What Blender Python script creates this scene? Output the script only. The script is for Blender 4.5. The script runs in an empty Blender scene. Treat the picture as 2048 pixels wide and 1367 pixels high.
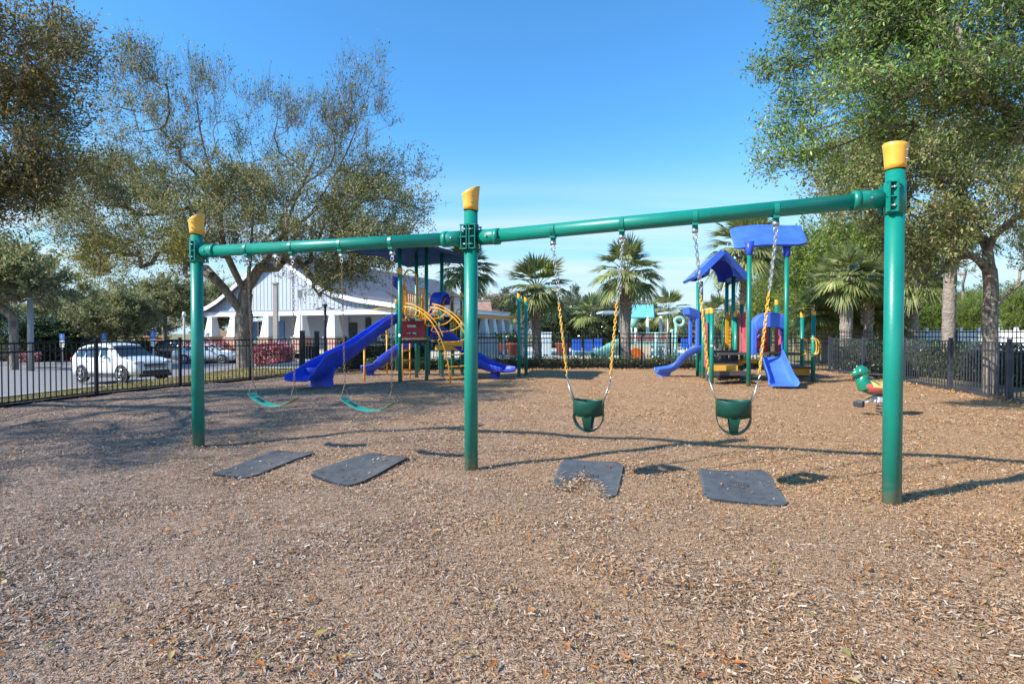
import bpy, math, random
import numpy as np
from mathutils import Vector, Matrix
R = math.radians
SC = bpy.context.scene
COL = SC.collection

# ------------------------------------------------------------------ camera, sky, sun, exposure
F, CX, CY, CAMH, PITCH = 1100.0, 1024.0, 683.5, 1.42, R(0.911)
cam_d = bpy.data.cameras.new('camera'); cam = bpy.data.objects.new('camera', cam_d); COL.objects.link(cam)
cam_d.sensor_width = 36; cam_d.lens = 36*F/2048; cam_d.clip_end = 2000; cam_d.clip_start = 0.05
cam.location = (0, 0, CAMH); cam.rotation_euler = (R(90)-PITCH, 0, 0)
SC.camera = cam
SUN_DIR = Vector((-3.49, -1.60, 2.95)).normalized()      # towards the sun
SUN_EL = math.asin(SUN_DIR.z)
SUN_AZ = math.atan2(SUN_DIR.x, SUN_DIR.y)                # from +Y clockwise
world = bpy.data.worlds.new('World'); SC.world = world; world.use_nodes = True
wn, wl = world.node_tree.nodes, world.node_tree.links
wn.clear()
w_out = wn.new('ShaderNodeOutputWorld'); w_bg = wn.new('ShaderNodeBackground'); sky = wn.new('ShaderNodeTexSky')
sky.sky_type = 'NISHITA'; sky.sun_disc = False; sky.sun_elevation = SUN_EL; sky.sun_rotation = SUN_AZ
sky.altitude = 0; sky.air_density = 1.0; sky.dust_density = 0.35; sky.ozone_density = 3.0
w_bg.inputs['Strength'].default_value = 0.122
tc = wn.new('ShaderNodeTexCoord'); sp = wn.new('ShaderNodeSeparateXYZ'); wl.new(tc.outputs['Generated'], sp.inputs[0])
def wmath(op, a, b=None, clamp=False):
    n = wn.new('ShaderNodeMath'); n.operation = op; n.use_clamp = clamp
    for i, v in enumerate((a, b)):
        if v is None: continue
        if isinstance(v, (int, float)): n.inputs[i].default_value = v
        else: wl.new(v, n.inputs[i])
    return n.outputs[0]
zc = wmath('MAXIMUM', sp.outputs['Z'], 0.02)
cu = wmath('DIVIDE', sp.outputs['X'], wmath('ADD', zc, 0.12)); cv = wmath('DIVIDE', sp.outputs['Y'], wmath('ADD', zc, 0.12))
cmb = wn.new('ShaderNodeCombineXYZ'); wl.new(wmath('MULTIPLY', cu, 0.28), cmb.inputs[0]); wl.new(wmath('MULTIPLY', cv, 1.5), cmb.inputs[1])
cn = wn.new('ShaderNodeTexNoise'); cn.inputs['Scale'].default_value = 1.0; cn.inputs['Detail'].default_value = 7; cn.inputs['Roughness'].default_value = 0.56
wl.new(cmb.outputs[0], cn.inputs['Vector'])
cr = wn.new('ShaderNodeMapRange'); cr.inputs[1].default_value = 0.38; cr.inputs[2].default_value = 0.58; wl.new(cn.outputs['Fac'], cr.inputs[0])
band = wn.new('ShaderNodeMapRange'); band.inputs[1].default_value = 0.30; band.inputs[2].default_value = 0.12; band.interpolation_type = 'SMOOTHSTEP'; wl.new(sp.outputs['Z'], band.inputs[0])
cmask = wmath('MULTIPLY', wmath('MULTIPLY', cr.outputs[0], band.outputs[0]), 0.8, True)
hz = wn.new('ShaderNodeMapRange'); hz.inputs[1].default_value = 0.36; hz.inputs[2].default_value = 0.0; hz.inputs[3].default_value = 0.0; hz.inputs[4].default_value = 0.92; hz.interpolation_type = 'SMOOTHSTEP'; wl.new(sp.outputs['Z'], hz.inputs[0])
tint = wn.new('ShaderNodeMixRGB'); tint.blend_type = 'MULTIPLY'; tint.inputs[0].default_value = 1; tint.inputs[2].default_value = (0.54, 1.10, 1.40, 1)
wl.new(sky.outputs[0], tint.inputs[1])
m0 = wn.new('ShaderNodeMixRGB'); m0.inputs[2].default_value = (2.7, 4.1, 5.05, 1); wl.new(hz.outputs[0], m0.inputs[0]); wl.new(tint.outputs[0], m0.inputs[1])
m1 = wn.new('ShaderNodeMixRGB'); m1.inputs[2].default_value = (3.9, 4.75, 5.1, 1)
wl.new(cmask, m1.inputs[0]); wl.new(m0.outputs[0], m1.inputs[1]); wl.new(m1.outputs[0], w_bg.inputs[0]); wl.new(w_bg.outputs[0], w_out.inputs[0])
sun_d = bpy.data.lights.new('sun', 'SUN'); sun_d.energy = 4.6; sun_d.angle = R(0.53); sun_d.color = (1.0, 0.94, 0.85)
sun = bpy.data.objects.new('sun', sun_d); COL.objects.link(sun); sun.location = (-20, -10, 30)
sun.rotation_euler = SUN_DIR.to_track_quat('Z', 'Y').to_euler()
SC.view_settings.view_transform = 'Standard'; SC.view_settings.look = 'None'; SC.view_settings.exposure = 0.76; SC.view_settings.gamma = 1
SC.view_settings.use_curve_mapping = False
SC.render.engine = 'CYCLES'; SC.cycles.max_bounces = 5; SC.cycles.transparent_max_bounces = 6

# ------------------------------------------------------------------ measured points
def ray(px, py):
    x, y, z = (px-CX)/F, 1.0, -(py-CY)/F
    c, s = math.cos(PITCH), math.sin(PITCH)
    return x, y*c + z*s, z*c - y*s
def at(px, py, Y):
    x, y, z = ray(px, py); k = Y/y
    return Vector((x*k, Y, CAMH+z*k))
def atz(px, py, zz):
    x, y, z = ray(px, py); k = (zz-CAMH)/z
    return Vector((x*k, y*k, zz))
def sst(a, b, x):
    t = min(1.0, max(0.0, (x-a)/(b-a))); return t*t*(3-2*t)
def nsst(a, b, x):
    t = np.clip((x-a)/(b-a), 0, 1); return t*t*(3-2*t)
def hland(X, Y):            # lie of the land outside the playground
    return -0.85*nsst(-10.2, -16.5, np.asarray(X, float))*(1-nsst(40, 56, np.asarray(Y, float)))
DIPS = [(-2.75, 5.45, .95, .075), (-1.65, 5.15, .95, .075), (0.62, 4.95, .85, .06), (1.98, 4.55, .85, .055)]
MOUNDS = [(-1.9, 7.2, 1.1, .05), (-4.6, 6.2, 1.3, .03), (1.3, 6.6, 1.6, .025), (3.6, 4.3, .7, .02)]
def hm(X, Y):               # surface of the wood mulch
    X = np.asarray(X, float); Y = np.asarray(Y, float); z = np.zeros_like(X+Y)
    for x, y, r, d in DIPS: z = z - d*np.exp(-((X-x)**2+(Y-y)**2*1.3)/(r*r)*1.6)
    for x, y, r, d in MOUNDS: z = z + d*np.exp(-((X-x)**2+(Y-y)**2)/(r*r))
    z = z + 0.012*np.sin(X*1.9+1.3)*np.cos(Y*2.3) + 0.007*np.sin(X*5.1+Y*3.3) + 0.006*np.cos(Y*6.7-X*2.1)
    return z
def on_mulch(px, py):
    z = 0.0
    for _ in range(5):
        p = atz(px, py, z); z = float(hm(p.x, p.y))
    return Vector((p.x, p.y, z))

# ------------------------------------------------------------------ mesh builder
class MB:
    def __init__(s): s.v = []; s.f = []; s.m = []; s.sm = []
    def add(s, vs, fs, mi=0, smooth=False):
        n = len(s.v); s.v.extend([tuple(v) for v in vs]); s.f.extend([tuple(i+n for i in f) for f in fs])
        s.m.extend([mi]*len(fs)); s.sm.extend([smooth]*len(fs)); return s
    def box(s, c, sz, rz=0, mi=0, M=None, taper=1.0):
        hx, hy, hz_ = sz[0]/2, sz[1]/2, sz[2]/2; cs, sn = math.cos(rz), math.sin(rz); vs = []
        for k in (-1, 1):
            t = taper if k == 1 else 1.0
            for i, j in ((-1, -1), (1, -1), (1, 1), (-1, 1)):
                p = Vector((i*hx*t, j*hy*t, k*hz_))
                p = (M @ p) if M is not None else Vector((p.x*cs-p.y*sn, p.x*sn+p.y*cs, p.z))
                vs.append(p+Vector(c))
        return s.add(vs, [(3, 2, 1, 0), (4, 5, 6, 7), (0, 1, 5, 4), (1, 2, 6, 5), (2, 3, 7, 6), (3, 0, 4, 7)], mi)
    def beam(s, p0, p1, w, h, mi=0):       # box between two points, w sideways, h upwards
        p0, p1 = Vector(p0), Vector(p1); d = (p1-p0); L = d.length; d.normalize()
        up = Vector((0, 0, 1)) if abs(d.z) < .98 else Vector((0, 1, 0)); sd = d.cross(up).normalized(); up = sd.cross(d)
        M = Matrix((sd, d, up)).transposed()
        return s.box((p0+p1)/2, (w, L, h), M=M, mi=mi)
    def tube(s, pts, r, n=10, mi=0, caps=True, closed=False):
        pts = [Vector(p) for p in pts]; N = len(pts)
        rs = r if isinstance(r, (list, tuple)) else [r]*N
        vs = []; fs = []; ref = None
        for i, p in enumerate(pts):
            if closed: t = pts[(i+1) % N]-pts[i-1]
            else: t = pts[min(i+1, N-1)]-pts[max(i-1, 0)]
            if t.length < 1e-9: t = Vector((0, 0, 1))
            t.normalize()
            if ref is None:
                ref = Vector((1, 0, 0)) if abs(t.x) < .8 else Vector((0, 1, 0))
            a = (ref-t*ref.dot(t))
            if a.length < 1e-6: a = t.orthogonal()
            a.normalize(); ref = a; b = t.cross(a)
            for k in range(n):
                th = 2*math.pi*k/n; vs.append(p+(a*math.cos(th)+b*math.sin(th))*rs[i])
        M = N if closed else N-1
        for i in range(M):
            j = (i+1) % N
            for k in range(n):
                k2 = (k+1) % n; fs.append((i*n+k, i*n+k2, j*n+k2, j*n+k))
        s.add(vs, fs, mi, True)
        if caps and not closed:
            m = len(s.v)-len(vs)
            s.f.append(tuple(m+k for k in range(n))[::-1]); s.f.append(tuple(m+(N-1)*n+k for k in range(n))); s.m += [mi, mi]; s.sm += [False, False]
        return s
    def cyl(s, p0, p1, r, r1=None, n=20, mi=0, caps=True): return s.tube([p0, p1], [r, r if r1 is None else r1], n, mi, caps)
    def lathe(s, prof, c=(0, 0, 0), n=24, mi=0, sx=1, sy=1):     # prof: (r, z)
        vs = []; fs = []
        for r, z in prof:
            for k in range(n):
                th = 2*math.pi*k/n; vs.append((c[0]+r*math.cos(th)*sx, c[1]+r*math.sin(th)*sy, c[2]+z))
        for i in range(len(prof)-1):
            for k in range(n):
                k2 = (k+1) % n; fs.append((i*n+k, i*n+k2, (i+1)*n+k2, (i+1)*n+k))
        return s.add(vs, fs, mi, True)
    def ball(s, c, r, mi=0, n=14, m=8, M=None):
        rx = r if isinstance(r, (tuple, list)) else (r, r, r); vs = []; fs = []
        for i in range(m+1):
            ph = math.pi*i/m
            for k in range(n):
                th = 2*math.pi*k/n; p = Vector((rx[0]*math.sin(ph)*math.cos(th), rx[1]*math.sin(ph)*math.sin(th), -rx[2]*math.cos(ph)))
                if M is not None: p = M @ p
                vs.append(p+Vector(c))
        for i in range(m):
            for k in range(n):
                k2 = (k+1) % n; fs.append((i*n+k, i*n+k2, (i+1)*n+k2, (i+1)*n+k))
        return s.add(vs, fs, mi, True)
    def loft(s, rings, mi=0, smooth=True, close=True, caps=True):
        n = len(rings[0]); vs = [p for r_ in rings for p in r_]; fs = []
        for i in range(len(rings)-1):
            for k in range(n if close else n-1):
                k2 = (k+1) % n; fs.append((i*n+k, i*n+k2, (i+1)*n+k2, (i+1)*n+k))
        if caps and close:
            fs.append(tuple(range(n))[::-1]); fs.append(tuple((len(rings)-1)*n+k for k in range(n)))
        return s.add(vs, fs, mi, smooth)
    def poly(s, pts, d, mi=0):      # flat polygon extruded by vector d
        n = len(pts); pts = [Vector(p) for p in pts]; d = Vector(d)
        return s.add(pts+[p+d for p in pts], [tuple(range(n))[::-1], tuple(range(n, 2*n))]+[(k, (k+1) % n, (k+1) % n+n, k+n) for k in range(n)], mi)
    def build(s, name, mat, parent=None, base=None, bevel=0, subsurf=0, autosm=None):
        root = parent; org = Vector((0, 0, 0))
        while root is not None and root.parent is not None: root = root.parent
        if root is not None: org = Vector(root.location)
        elif base is not None: org = Vector(base)
        me = bpy.data.meshes.new(name)
        me.from_pydata([(v[0]-org.x, v[1]-org.y, v[2]-org.z) for v in s.v], [], s.f)
        for m_ in (mat if isinstance(mat, (list, tuple)) else [mat]): me.materials.append(m_)
        me.polygons.foreach_set('material_index', s.m); me.polygons.foreach_set('use_smooth', s.sm); me.update()
        o = bpy.data.objects.new(name, me); COL.objects.link(o)
        if parent is not None: o.parent = parent
        elif base is not None: o.location = org
        if bevel:
            b = o.modifiers.new('bevel', 'BEVEL'); b.width = bevel; b.segments = 2; b.limit_method = 'ANGLE'; b.angle_limit = R(40)
        if subsurf:
            b = o.modifiers.new('subsurf', 'SUBSURF'); b.levels = b.render_levels = subsurf
        return o
def tag(o, label=None, cat=None, group=None, kind=None):
    if label: o['label'] = label
    if cat: o['category'] = cat
    if group: o['group'] = group
    if kind: o['kind'] = kind
    return o
def thing(name, loc, label, cat, group=None, rz=0):
    o = bpy.data.objects.new(name, None); COL.objects.link(o); o.location = loc; o.rotation_euler = (0, 0, rz); o.empty_display_size = .2
    return tag(o, label, cat, group)
def npmesh(name, verts, faces, mat, parent=None, base=None, smooth=False, loc_sub=True):
    """verts (n,3) array, faces (m,k) array of one size"""
    org = np.zeros(3)
    root = parent
    while root is not None and root.parent is not None: root = root.parent
    if root is not None: org = np.array(root.location)
    elif base is not None: org = np.array(base)
    v = (verts-org) if loc_sub else verts
    me = bpy.data.meshes.new(name); n, k = faces.shape
    me.vertices.add(len(v)); me.vertices.foreach_set('co', np.ascontiguousarray(v, dtype=np.float32).ravel())
    me.loops.add(n*k); me.loops.foreach_set('vertex_index', np.ascontiguousarray(faces, dtype=np.int32).ravel())
    me.polygons.add(n); me.polygons.foreach_set('loop_start', np.arange(0, n*k, k, dtype=np.int32))
    if smooth: me.polygons.foreach_set('use_smooth', np.ones(n, dtype=bool))
    me.update(calc_edges=True)
    me.materials.append(mat)
    o = bpy.data.objects.new(name, me); COL.objects.link(o)
    if parent is not None: o.parent = parent
    elif base is not None: o.location = tuple(org)
    return o
def copy_tree(o, parent=None):
    kids = list(o.children); c = o.copy(); COL.objects.link(c); c.parent = parent
    for ch in kids: copy_tree(ch, c)
    return c

# ------------------------------------------------------------------ materials
def mat(name, col, rough=0.5, metal=0, var=0.0, vscale=3.0, bump=0.0, bscale=40.0, spec=0.5, col2=None, coat=0.0, detail=4, stretch=None, dirt=None):
    m = bpy.data.materials.new(name); m.use_nodes = True; nt = m.node_tree; N, L = nt.nodes, nt.links
    b = N['Principled BSDF']; b.inputs['Roughness'].default_value = rough; b.inputs['Metallic'].default_value = metal
    b.inputs['Specular IOR Level'].default_value = spec; b.inputs['Coat Weight'].default_value = coat
    c1 = (*col, 1); b.inputs['Base Color'].default_value = c1
    tcn = N.new('ShaderNodeTexCoord'); vec = tcn.outputs['Object']
    if stretch:
        mp = N.new('ShaderNodeMapping'); mp.inputs['Scale'].default_value = stretch; L.new(vec, mp.inputs[0]); vec = mp.outputs[0]
    if var or col2:
        n = N.new('ShaderNodeTexNoise'); n.inputs['Scale'].default_value = vscale; n.inputs['Detail'].default_value = detail; n.inputs['Roughness'].default_value = .65
        L.new(vec, n.inputs['Vector']); mr = N.new('ShaderNodeMapRange'); mr.inputs[1].default_value = .3; mr.inputs[2].default_value = .7; L.new(n.outputs['Fac'], mr.inputs[0])
        mx = N.new('ShaderNodeMixRGB'); L.new(mr.outputs[0], mx.inputs[0])
        mx.inputs[1].default_value = tuple(max(0, x*(1-var)) for x in col)+(1,)
        mx.inputs[2].default_value = (*(col2 or tuple(min(1, x*(1+var)) for x in col)), 1); L.new(mx.outputs[0], b.inputs['Base Color'])
        out = mx.outputs[0]
        if dirt:
            n2 = N.new('ShaderNodeTexNoise'); n2.inputs['Scale'].default_value = dirt[1]; n2.inputs['Detail'].default_value = 8; n2.inputs['Roughness'].default_value = .7; L.new(tcn.outputs['Object'], n2.inputs['Vector'])
            r2 = N.new('ShaderNodeMapRange'); r2.inputs[1].default_value = dirt[2]; r2.inputs[2].default_value = dirt[2]+.1; r2.inputs[4].default_value = dirt[3]; L.new(n2.outputs['Fac'], r2.inputs[0])
            m2 = N.new('ShaderNodeMixRGB'); m2.inputs[2].default_value = (*dirt[0], 1); L.new(r2.outputs[0], m2.inputs[0]); L.new(out, m2.inputs[1]); L.new(m2.outputs[0], b.inputs['Base Color'])
    if bump:
        n = N.new('ShaderNodeTexNoise'); n.inputs['Scale'].default_value = bscale; n.inputs['Detail'].default_value = 5; L.new(vec, n.inputs['Vector'])
        bp = N.new('ShaderNodeBump'); bp.inputs['Strength'].default_value = bump; bp.inputs['Distance'].default_value = .06 if bump >= .9 else .02; L.new(n.outputs['Fac'], bp.inputs['Height']); L.new(bp.outputs[0], b.inputs['Normal'])
    return m
def ramp(N, stops, interp='LINEAR'):
    r = N.new('ShaderNodeValToRGB'); e = r.color_ramp.elements; r.color_ramp.interpolation = interp
    while len(e) > 1: e.remove(e[0])
    e[0].position = stops[0][0]; e[0].color = (*stops[0][1], 1)
    for p, c in stops[1:]:
        x = e.new(p); x.color = (*c, 1)
    return r
def leafmat(name, stops, trans=0.42, rough=.55, spec=.35, gain=1.0):
    stops = [(p, tuple(min(.8, x*gain) for x in c)) for p, c in stops]
    m = bpy.data.materials.new(name); m.use_nodes = True; nt = m.node_tree; N, L = nt.nodes, nt.links
    b = N['Principled BSDF']; b.inputs['Roughness'].default_value = rough; b.inputs['Specular IOR Level'].default_value = spec
    g = N.new('ShaderNodeNewGeometry'); r = ramp(N, stops); L.new(g.outputs['Random Per Island'], r.inputs[0])
    t0 = N.new('ShaderNodeTexCoord'); n = N.new('ShaderNodeTexNoise'); n.inputs['Scale'].default_value = .55; n.inputs['Detail'].default_value = 3; L.new(t0.outputs['Object'], n.inputs['Vector'])
    mr = N.new('ShaderNodeMapRange'); mr.inputs[1].default_value = .3; mr.inputs[2].default_value = .7; mr.inputs[3].default_value = .72; mr.inputs[4].default_value = 1.25; L.new(n.outputs['Fac'], mr.inputs[0])
    mu = N.new('ShaderNodeMixRGB'); mu.blend_type = 'MULTIPLY'; mu.inputs[0].default_value = 1; L.new(r.outputs[0], mu.inputs[1]); L.new(mr.outputs[0], mu.inputs[2])
    L.new(mu.outputs[0], b.inputs['Base Color'])
    if trans:
        t = N.new('ShaderNodeBsdfTranslucent'); L.new(mu.outputs[0], t.inputs[0]); mx = N.new('ShaderNodeMixShader'); mx.inputs[0].default_value = trans
        L.new(b.outputs[0], mx.inputs[1]); L.new(t.outputs[0], mx.inputs[2]); L.new(mx.outputs[0], N['Material Output'].inputs[0])
    return m
GREEN = mat('green_coated_steel', (.003, .215, .158), .38, var=.16, vscale=2.2, coat=.15, bump=.06, bscale=60, dirt=((.10, .22, .15), 26, .66, .45))
GREEN_D = mat('green_pipe_under_algae', (.003, .215, .158), .38, var=.10, vscale=5, coat=.2, dirt=((.05, .11, .07), 14, .60, .5))
ORANGE = mat('yellow_orange_plastic', (.88, .41, .045), .4, var=.08, vscale=8, coat=.1)
YELLOW = mat('yellow_coated_pipe', (.80, .36, .012), .35, var=.08, vscale=8, coat=.2)
YSLEEVE = mat('yellow_plastisol', (.80, .42, .02), .4, var=.1, vscale=10)
def dusty(m, col=(.30, .20, .13), top=.35):       # mulch dust splashed up the foot of a post
    N, L = m.node_tree.nodes, m.node_tree.links; b = N['Principled BSDF']; src = b.inputs['Base Color'].links[0].from_socket
    t = N.new('ShaderNodeTexCoord'); s = N.new('ShaderNodeSeparateXYZ'); L.new(t.outputs['Object'], s.inputs[0]); n = N.new('ShaderNodeTexNoise'); n.inputs['Scale'].default_value = 18; n.inputs['Detail'].default_value = 6; L.new(t.outputs['Object'], n.inputs['Vector'])
    r = N.new('ShaderNodeMapRange'); r.inputs[1].default_value = top; r.inputs[2].default_value = .0; L.new(s.outputs[2], r.inputs[0]); a = N.new('ShaderNodeMath'); a.operation = 'MULTIPLY'; L.new(r.outputs[0], a.inputs[0]); L.new(n.outputs['Fac'], a.inputs[1])
    c = N.new('ShaderNodeMapRange'); c.inputs[1].default_value = .18; c.inputs[2].default_value = .55; c.inputs[4].default_value = .7; L.new(a.outputs[0], c.inputs[0]); x = N.new('ShaderNodeMixRGB'); x.inputs[2].default_value = (*col, 1); L.new(c.outputs[0], x.inputs[0]); L.new(src, x.inputs[1]); L.new(x.outputs[0], b.inputs['Base Color'])
dusty(GREEN)
BLUE = mat('blue_slide_plastic', (.028, .072, .58), .42, var=.22, vscale=2.2, coat=.12, spec=.4, dirt=((.06, .11, .40), 9, .60, .35))
BLUEL = mat('sunlit_faded_blue_plastic', (.06, .165, .70), .46, var=.2, vscale=2.5, coat=.1, dirt=((.13, .19, .60), 8, .60, .4))  # lighter base carries the sun on the right structure; paler patches are fading
CANVAS = mat('navy_shade_fabric', (.012, .10, .30), .8, var=.35, vscale=3)  # blue raised in place of sunlight coming through the cloth
REDP = mat('red_plastic_panel', (.42, .03, .05), .45, var=.12, vscale=5)
PINKP = mat('faded_red_panel', (.55, .10, .12), .5, var=.12, vscale=5)
BLACKM = mat('black_powder_coat', (.007, .009, .014), .32, spec=.35)
BLACKF = mat('charcoal_powder_coat_glare', (.045, .050, .066), .42, spec=.5)  # charcoal raised in tone to stand in for sun glare
DECK = mat('brown_vinyl_deck', (.09, .075, .068), .55, var=.15, vscale=10)
DARKP = mat('black_perforated_steel', (.01, .011, .013), .45)
GALV = mat('galvanised_steel', (.48, .48, .47), .35, .85, var=.15, vscale=40)
RUSTY = mat('rusted_chain', (.22, .15, .115), .6, .5, var=.45, vscale=25)
RUBBER = mat('grey_rubber_mat', (.085, .087, .088), .55, var=.28, vscale=7, bump=.12, bscale=90, dirt=((.18, .15, .12), 9, .60, .35))
SEATG = mat('dark_green_bucket_plastic', (.004, .062, .042), .42, var=.15, vscale=9)
SEATT = mat('teal_belt_rubber', (.03, .30, .22), .5, var=.18, vscale=14)
SEATB = mat('tan_belt_underside', (.30, .21, .11), .65, var=.2, vscale=14)
WHITE = mat('white_paint', (.78, .78, .77), .5, var=.03, vscale=4)
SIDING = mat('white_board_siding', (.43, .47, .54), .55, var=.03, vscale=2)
SHUT = mat('blue_shutter_paint', (.16, .30, .62), .5)
METROOF = mat('grey_metal_roof', (.10, .115, .15), .55, 0, var=.12, vscale=1.5)
GLASS = mat('dark_window_glass', (.02, .03, .04), .05, spec=.8)
CONC = mat('concrete', (.42, .39, .34), .8, var=.12, vscale=6, bump=.1, bscale=60)
DARKI = mat('dark_grey_metal', (.03, .034, .038), .5)
TURQ = mat('turquoise_fabric', (.16, .55, .60), .6, var=.06)
TURQD = mat('blue_gable_fabric', (.03, .16, .50), .6)
AQUA = mat('aqua_fibreglass', (.20, .48, .38), .45, var=.12, vscale=2)
AQUAL = mat('pale_aqua_pipe', (.36, .66, .58), .4, var=.06)
def brickmat(name, c1, c2, mortar, scale):
    m = bpy.data.materials.new(name); m.use_nodes = True; N, L = m.node_tree.nodes, m.node_tree.links; b = N['Principled BSDF']; b.inputs['Roughness'].default_value = .85
    t = N.new('ShaderNodeTexCoord'); s_ = N.new('ShaderNodeSeparateXYZ'); L.new(t.outputs['Object'], s_.inputs[0]); a = N.new('ShaderNodeMath'); a.operation = 'ADD'; L.new(s_.outputs[0], a.inputs[0]); L.new(s_.outputs[1], a.inputs[1])
    c = N.new('ShaderNodeCombineXYZ'); L.new(a.outputs[0], c.inputs[0]); L.new(s_.outputs[2], c.inputs[1])
    k = N.new('ShaderNodeTexBrick'); k.inputs['Scale'].default_value = scale; k.inputs['Color1'].default_value = (*c1, 1); k.inputs['Color2'].default_value = (*c2, 1); k.inputs['Mortar'].default_value = (*mortar, 1); L.new(c.outputs[0], k.inputs[0]); L.new(k.outputs[0], b.inputs[0])
    return m
BRICK = brickmat('red_brick', (.38, .16, .10), (.55, .30, .20), (.5, .46, .42), 2.2)
ORBRICK = brickmat('orange_brick', (.50, .20, .08), (.60, .26, .12), (.5, .4, .3), 2.2)
# ------------------------------------------------------------------ the fence line (plan of the playground)
FL = [(-9.55, -6), (-9.7, 6), (-9.78, 10.48), (-9.6, 12.2), (-9.13, 14.07), (-8.4, 15.6), (-7.7, 17.2), (-7.15, 18.7)]     # left run up to the gate
FG = [(-7.15, 18.7), (-6.15, 20.3)]                                                            # short run with the gate posts
FB = [(-6.15, 20.3), (-3.5, 21.0), (-.5, 21.6), (2.7, 21.95), (7.2, 21.7), (11.9, 20.6)]        # far run
FR = [(11.9, 20.6), (11.6, 17.2), (11.3, 15.46), (10.87, 13.35), (10.3, 11.16), (9.8, 9.0), (9.4, 6.5), (8.8, 0), (8.6, -6)]   # right run
def interp(pl, t, ax):      # other coordinate on a polyline at coordinate t along axis ax
    pts = sorted(pl, key=lambda p: p[ax]); xs = [p[ax] for p in pts]; ys = [p[1-ax] for p in pts]
    return np.interp(t, xs, ys)
far_pl = FG+FB[1:]
def xl(Y): return interp(FL, Y, 1)
def xr(Y): return interp(FR, Y, 1)
# mulch sheet
NU, NV = 240, 300
uu = np.linspace(0, 1, NU); vv = np.linspace(0, 1, NV)
V = np.zeros((NV, NU, 3))
for i, v in enumerate(vv):
    Yrow = -5 + (v**0.85)*(18.7+5)
    a, b_ = xl(Yrow), xr(Yrow); X = a+(b_-a)*uu
    V[i, :, 0] = X; V[i, :, 1] = Yrow
for k in range(NU):                 # stretch the last stretch up to the far run
    xk = V[-1, k, 0]; yf = interp(far_pl, xk, 0); s = 18.7
    t = np.clip((V[:, k, 1]-12)/(18.7-12), 0, 1); V[:, k, 1] += t*(yf-s)
V[:, :, 2] = hm(V[:, :, 0], V[:, :, 1])
idx = np.arange(NU*NV).reshape(NV, NU)
FQ = np.stack([idx[:-1, :-1], idx[:-1, 1:], idx[1:, 1:], idx[1:, :-1]], -1).reshape(-1, 4)

def mulch_colour(N, L, fac_out, far=False):
    """the weathered to fresh wood colours; the mulch is fresher (more orange) towards the right of the yard"""
    grey = [(0, (.03, .02, .014)), (.1, (.08, .05, .034)), (.22, (.20, .125, .08)), (.36, (.24, .19, .165)), (.5, (.34, .235, .165)), (.62, (.33, .285, .27)), (.74, (.46, .34, .25)), (.82, (.40, .19, .08)), (.9, (.43, .38, .34)), (1, (.53, .47, .41))]
    tan = [(0, (.05, .028, .014)), (.1, (.14, .075, .036)), (.22, (.33, .165, .065)), (.36, (.42, .26, .145)), (.5, (.54, .30, .125)), (.62, (.45, .34, .24)), (.74, (.60, .38, .19)), (.82, (.50, .22, .07)), (.9, (.53, .41, .30)), (1, (.60, .48, .36))]
    r1 = ramp(N, grey); r2 = ramp(N, tan); L.new(fac_out, r1.inputs[0]); L.new(fac_out, r2.inputs[0])
    t = N.new('ShaderNodeTexCoord'); s = N.new('ShaderNodeSeparateXYZ'); L.new(t.outputs['Object'], s.inputs[0])
    n = N.new('ShaderNodeTexNoise'); n.inputs['Scale'].default_value = .45; n.inputs['Detail'].default_value = 4; n.inputs['Roughness'].default_value = .6; L.new(t.outputs['Object'], n.inputs['Vector'])
    a = N.new('ShaderNodeMath'); a.operation = 'MULTIPLY_ADD'; L.new(s.outputs[0], a.inputs[0]); a.inputs[1].default_value = .12
    b2 = N.new('ShaderNodeMath'); b2.operation = 'MULTIPLY_ADD'; L.new(s.outputs[1], b2.inputs[0]); b2.inputs[1].default_value = .028; b2.inputs[2].default_value = -.14; L.new(b2.outputs[0], a.inputs[2])
    c = N.new('ShaderNodeMath'); c.operation = 'MULTIPLY_ADD'; L.new(n.outputs['Fac'], c.inputs[0]); c.inputs[1].default_value = 1.1; L.new(a.outputs[0], c.inputs[2]); c.use_clamp = True
    m = N.new('ShaderNodeMixRGB'); L.new(c.outputs[0], m.inputs[0]); L.new(r1.outputs[0], m.inputs[1]); L.new(r2.outputs[0], m.inputs[2])
    return m.outputs[0]
mm = bpy.data.materials.new('wood_mulch_bed'); mm.use_nodes = True; N, L = mm.node_tree.nodes, mm.node_tree.links; b = N['Principled BSDF']; b.inputs['Roughness'].default_value = .9; b.inputs['Specular IOR Level'].default_value = .2
t = N.new('ShaderNodeTexCoord')
def vor(scale, sx, sy, rot):
    mp = N.new('ShaderNodeMapping'); mp.inputs['Scale'].default_value = (sx, sy, 1); mp.inputs['Rotation'].default_value = (0, 0, R(rot)); L.new(t.outputs['Object'], mp.inputs[0])
    nz = N.new('ShaderNodeTexNoise'); nz.inputs['Scale'].default_value = 9; L.new(t.outputs['Object'], nz.inputs['Vector'])
    ad = N.new('ShaderNodeMixRGB'); ad.blend_type = 'ADD'; ad.inputs[0].default_value = .25; L.new(mp.outputs[0], ad.inputs[1]); L.new(nz.outputs['Color'], ad.inputs[2])
    v = N.new('ShaderNodeTexVoronoi'); v.inputs['Scale'].default_value = scale; L.new(ad.outputs[0], v.inputs['Vector']); return v
v1 = vor(60, 1, .35, 25); v2 = vor(45, .3, 1, -15); sc_ = N.new('ShaderNodeSeparateColor'); L.new(v1.outputs['Color'], sc_.inputs[0]); sc2 = N.new('ShaderNodeSeparateColor'); L.new(v2.outputs['Color'], sc2.inputs[0])
mx = N.new('ShaderNodeMath'); mx.operation = 'MULTIPLY_ADD'; L.new(sc_.outputs[0], mx.inputs[0]); mx.inputs[1].default_value = .55
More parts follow.
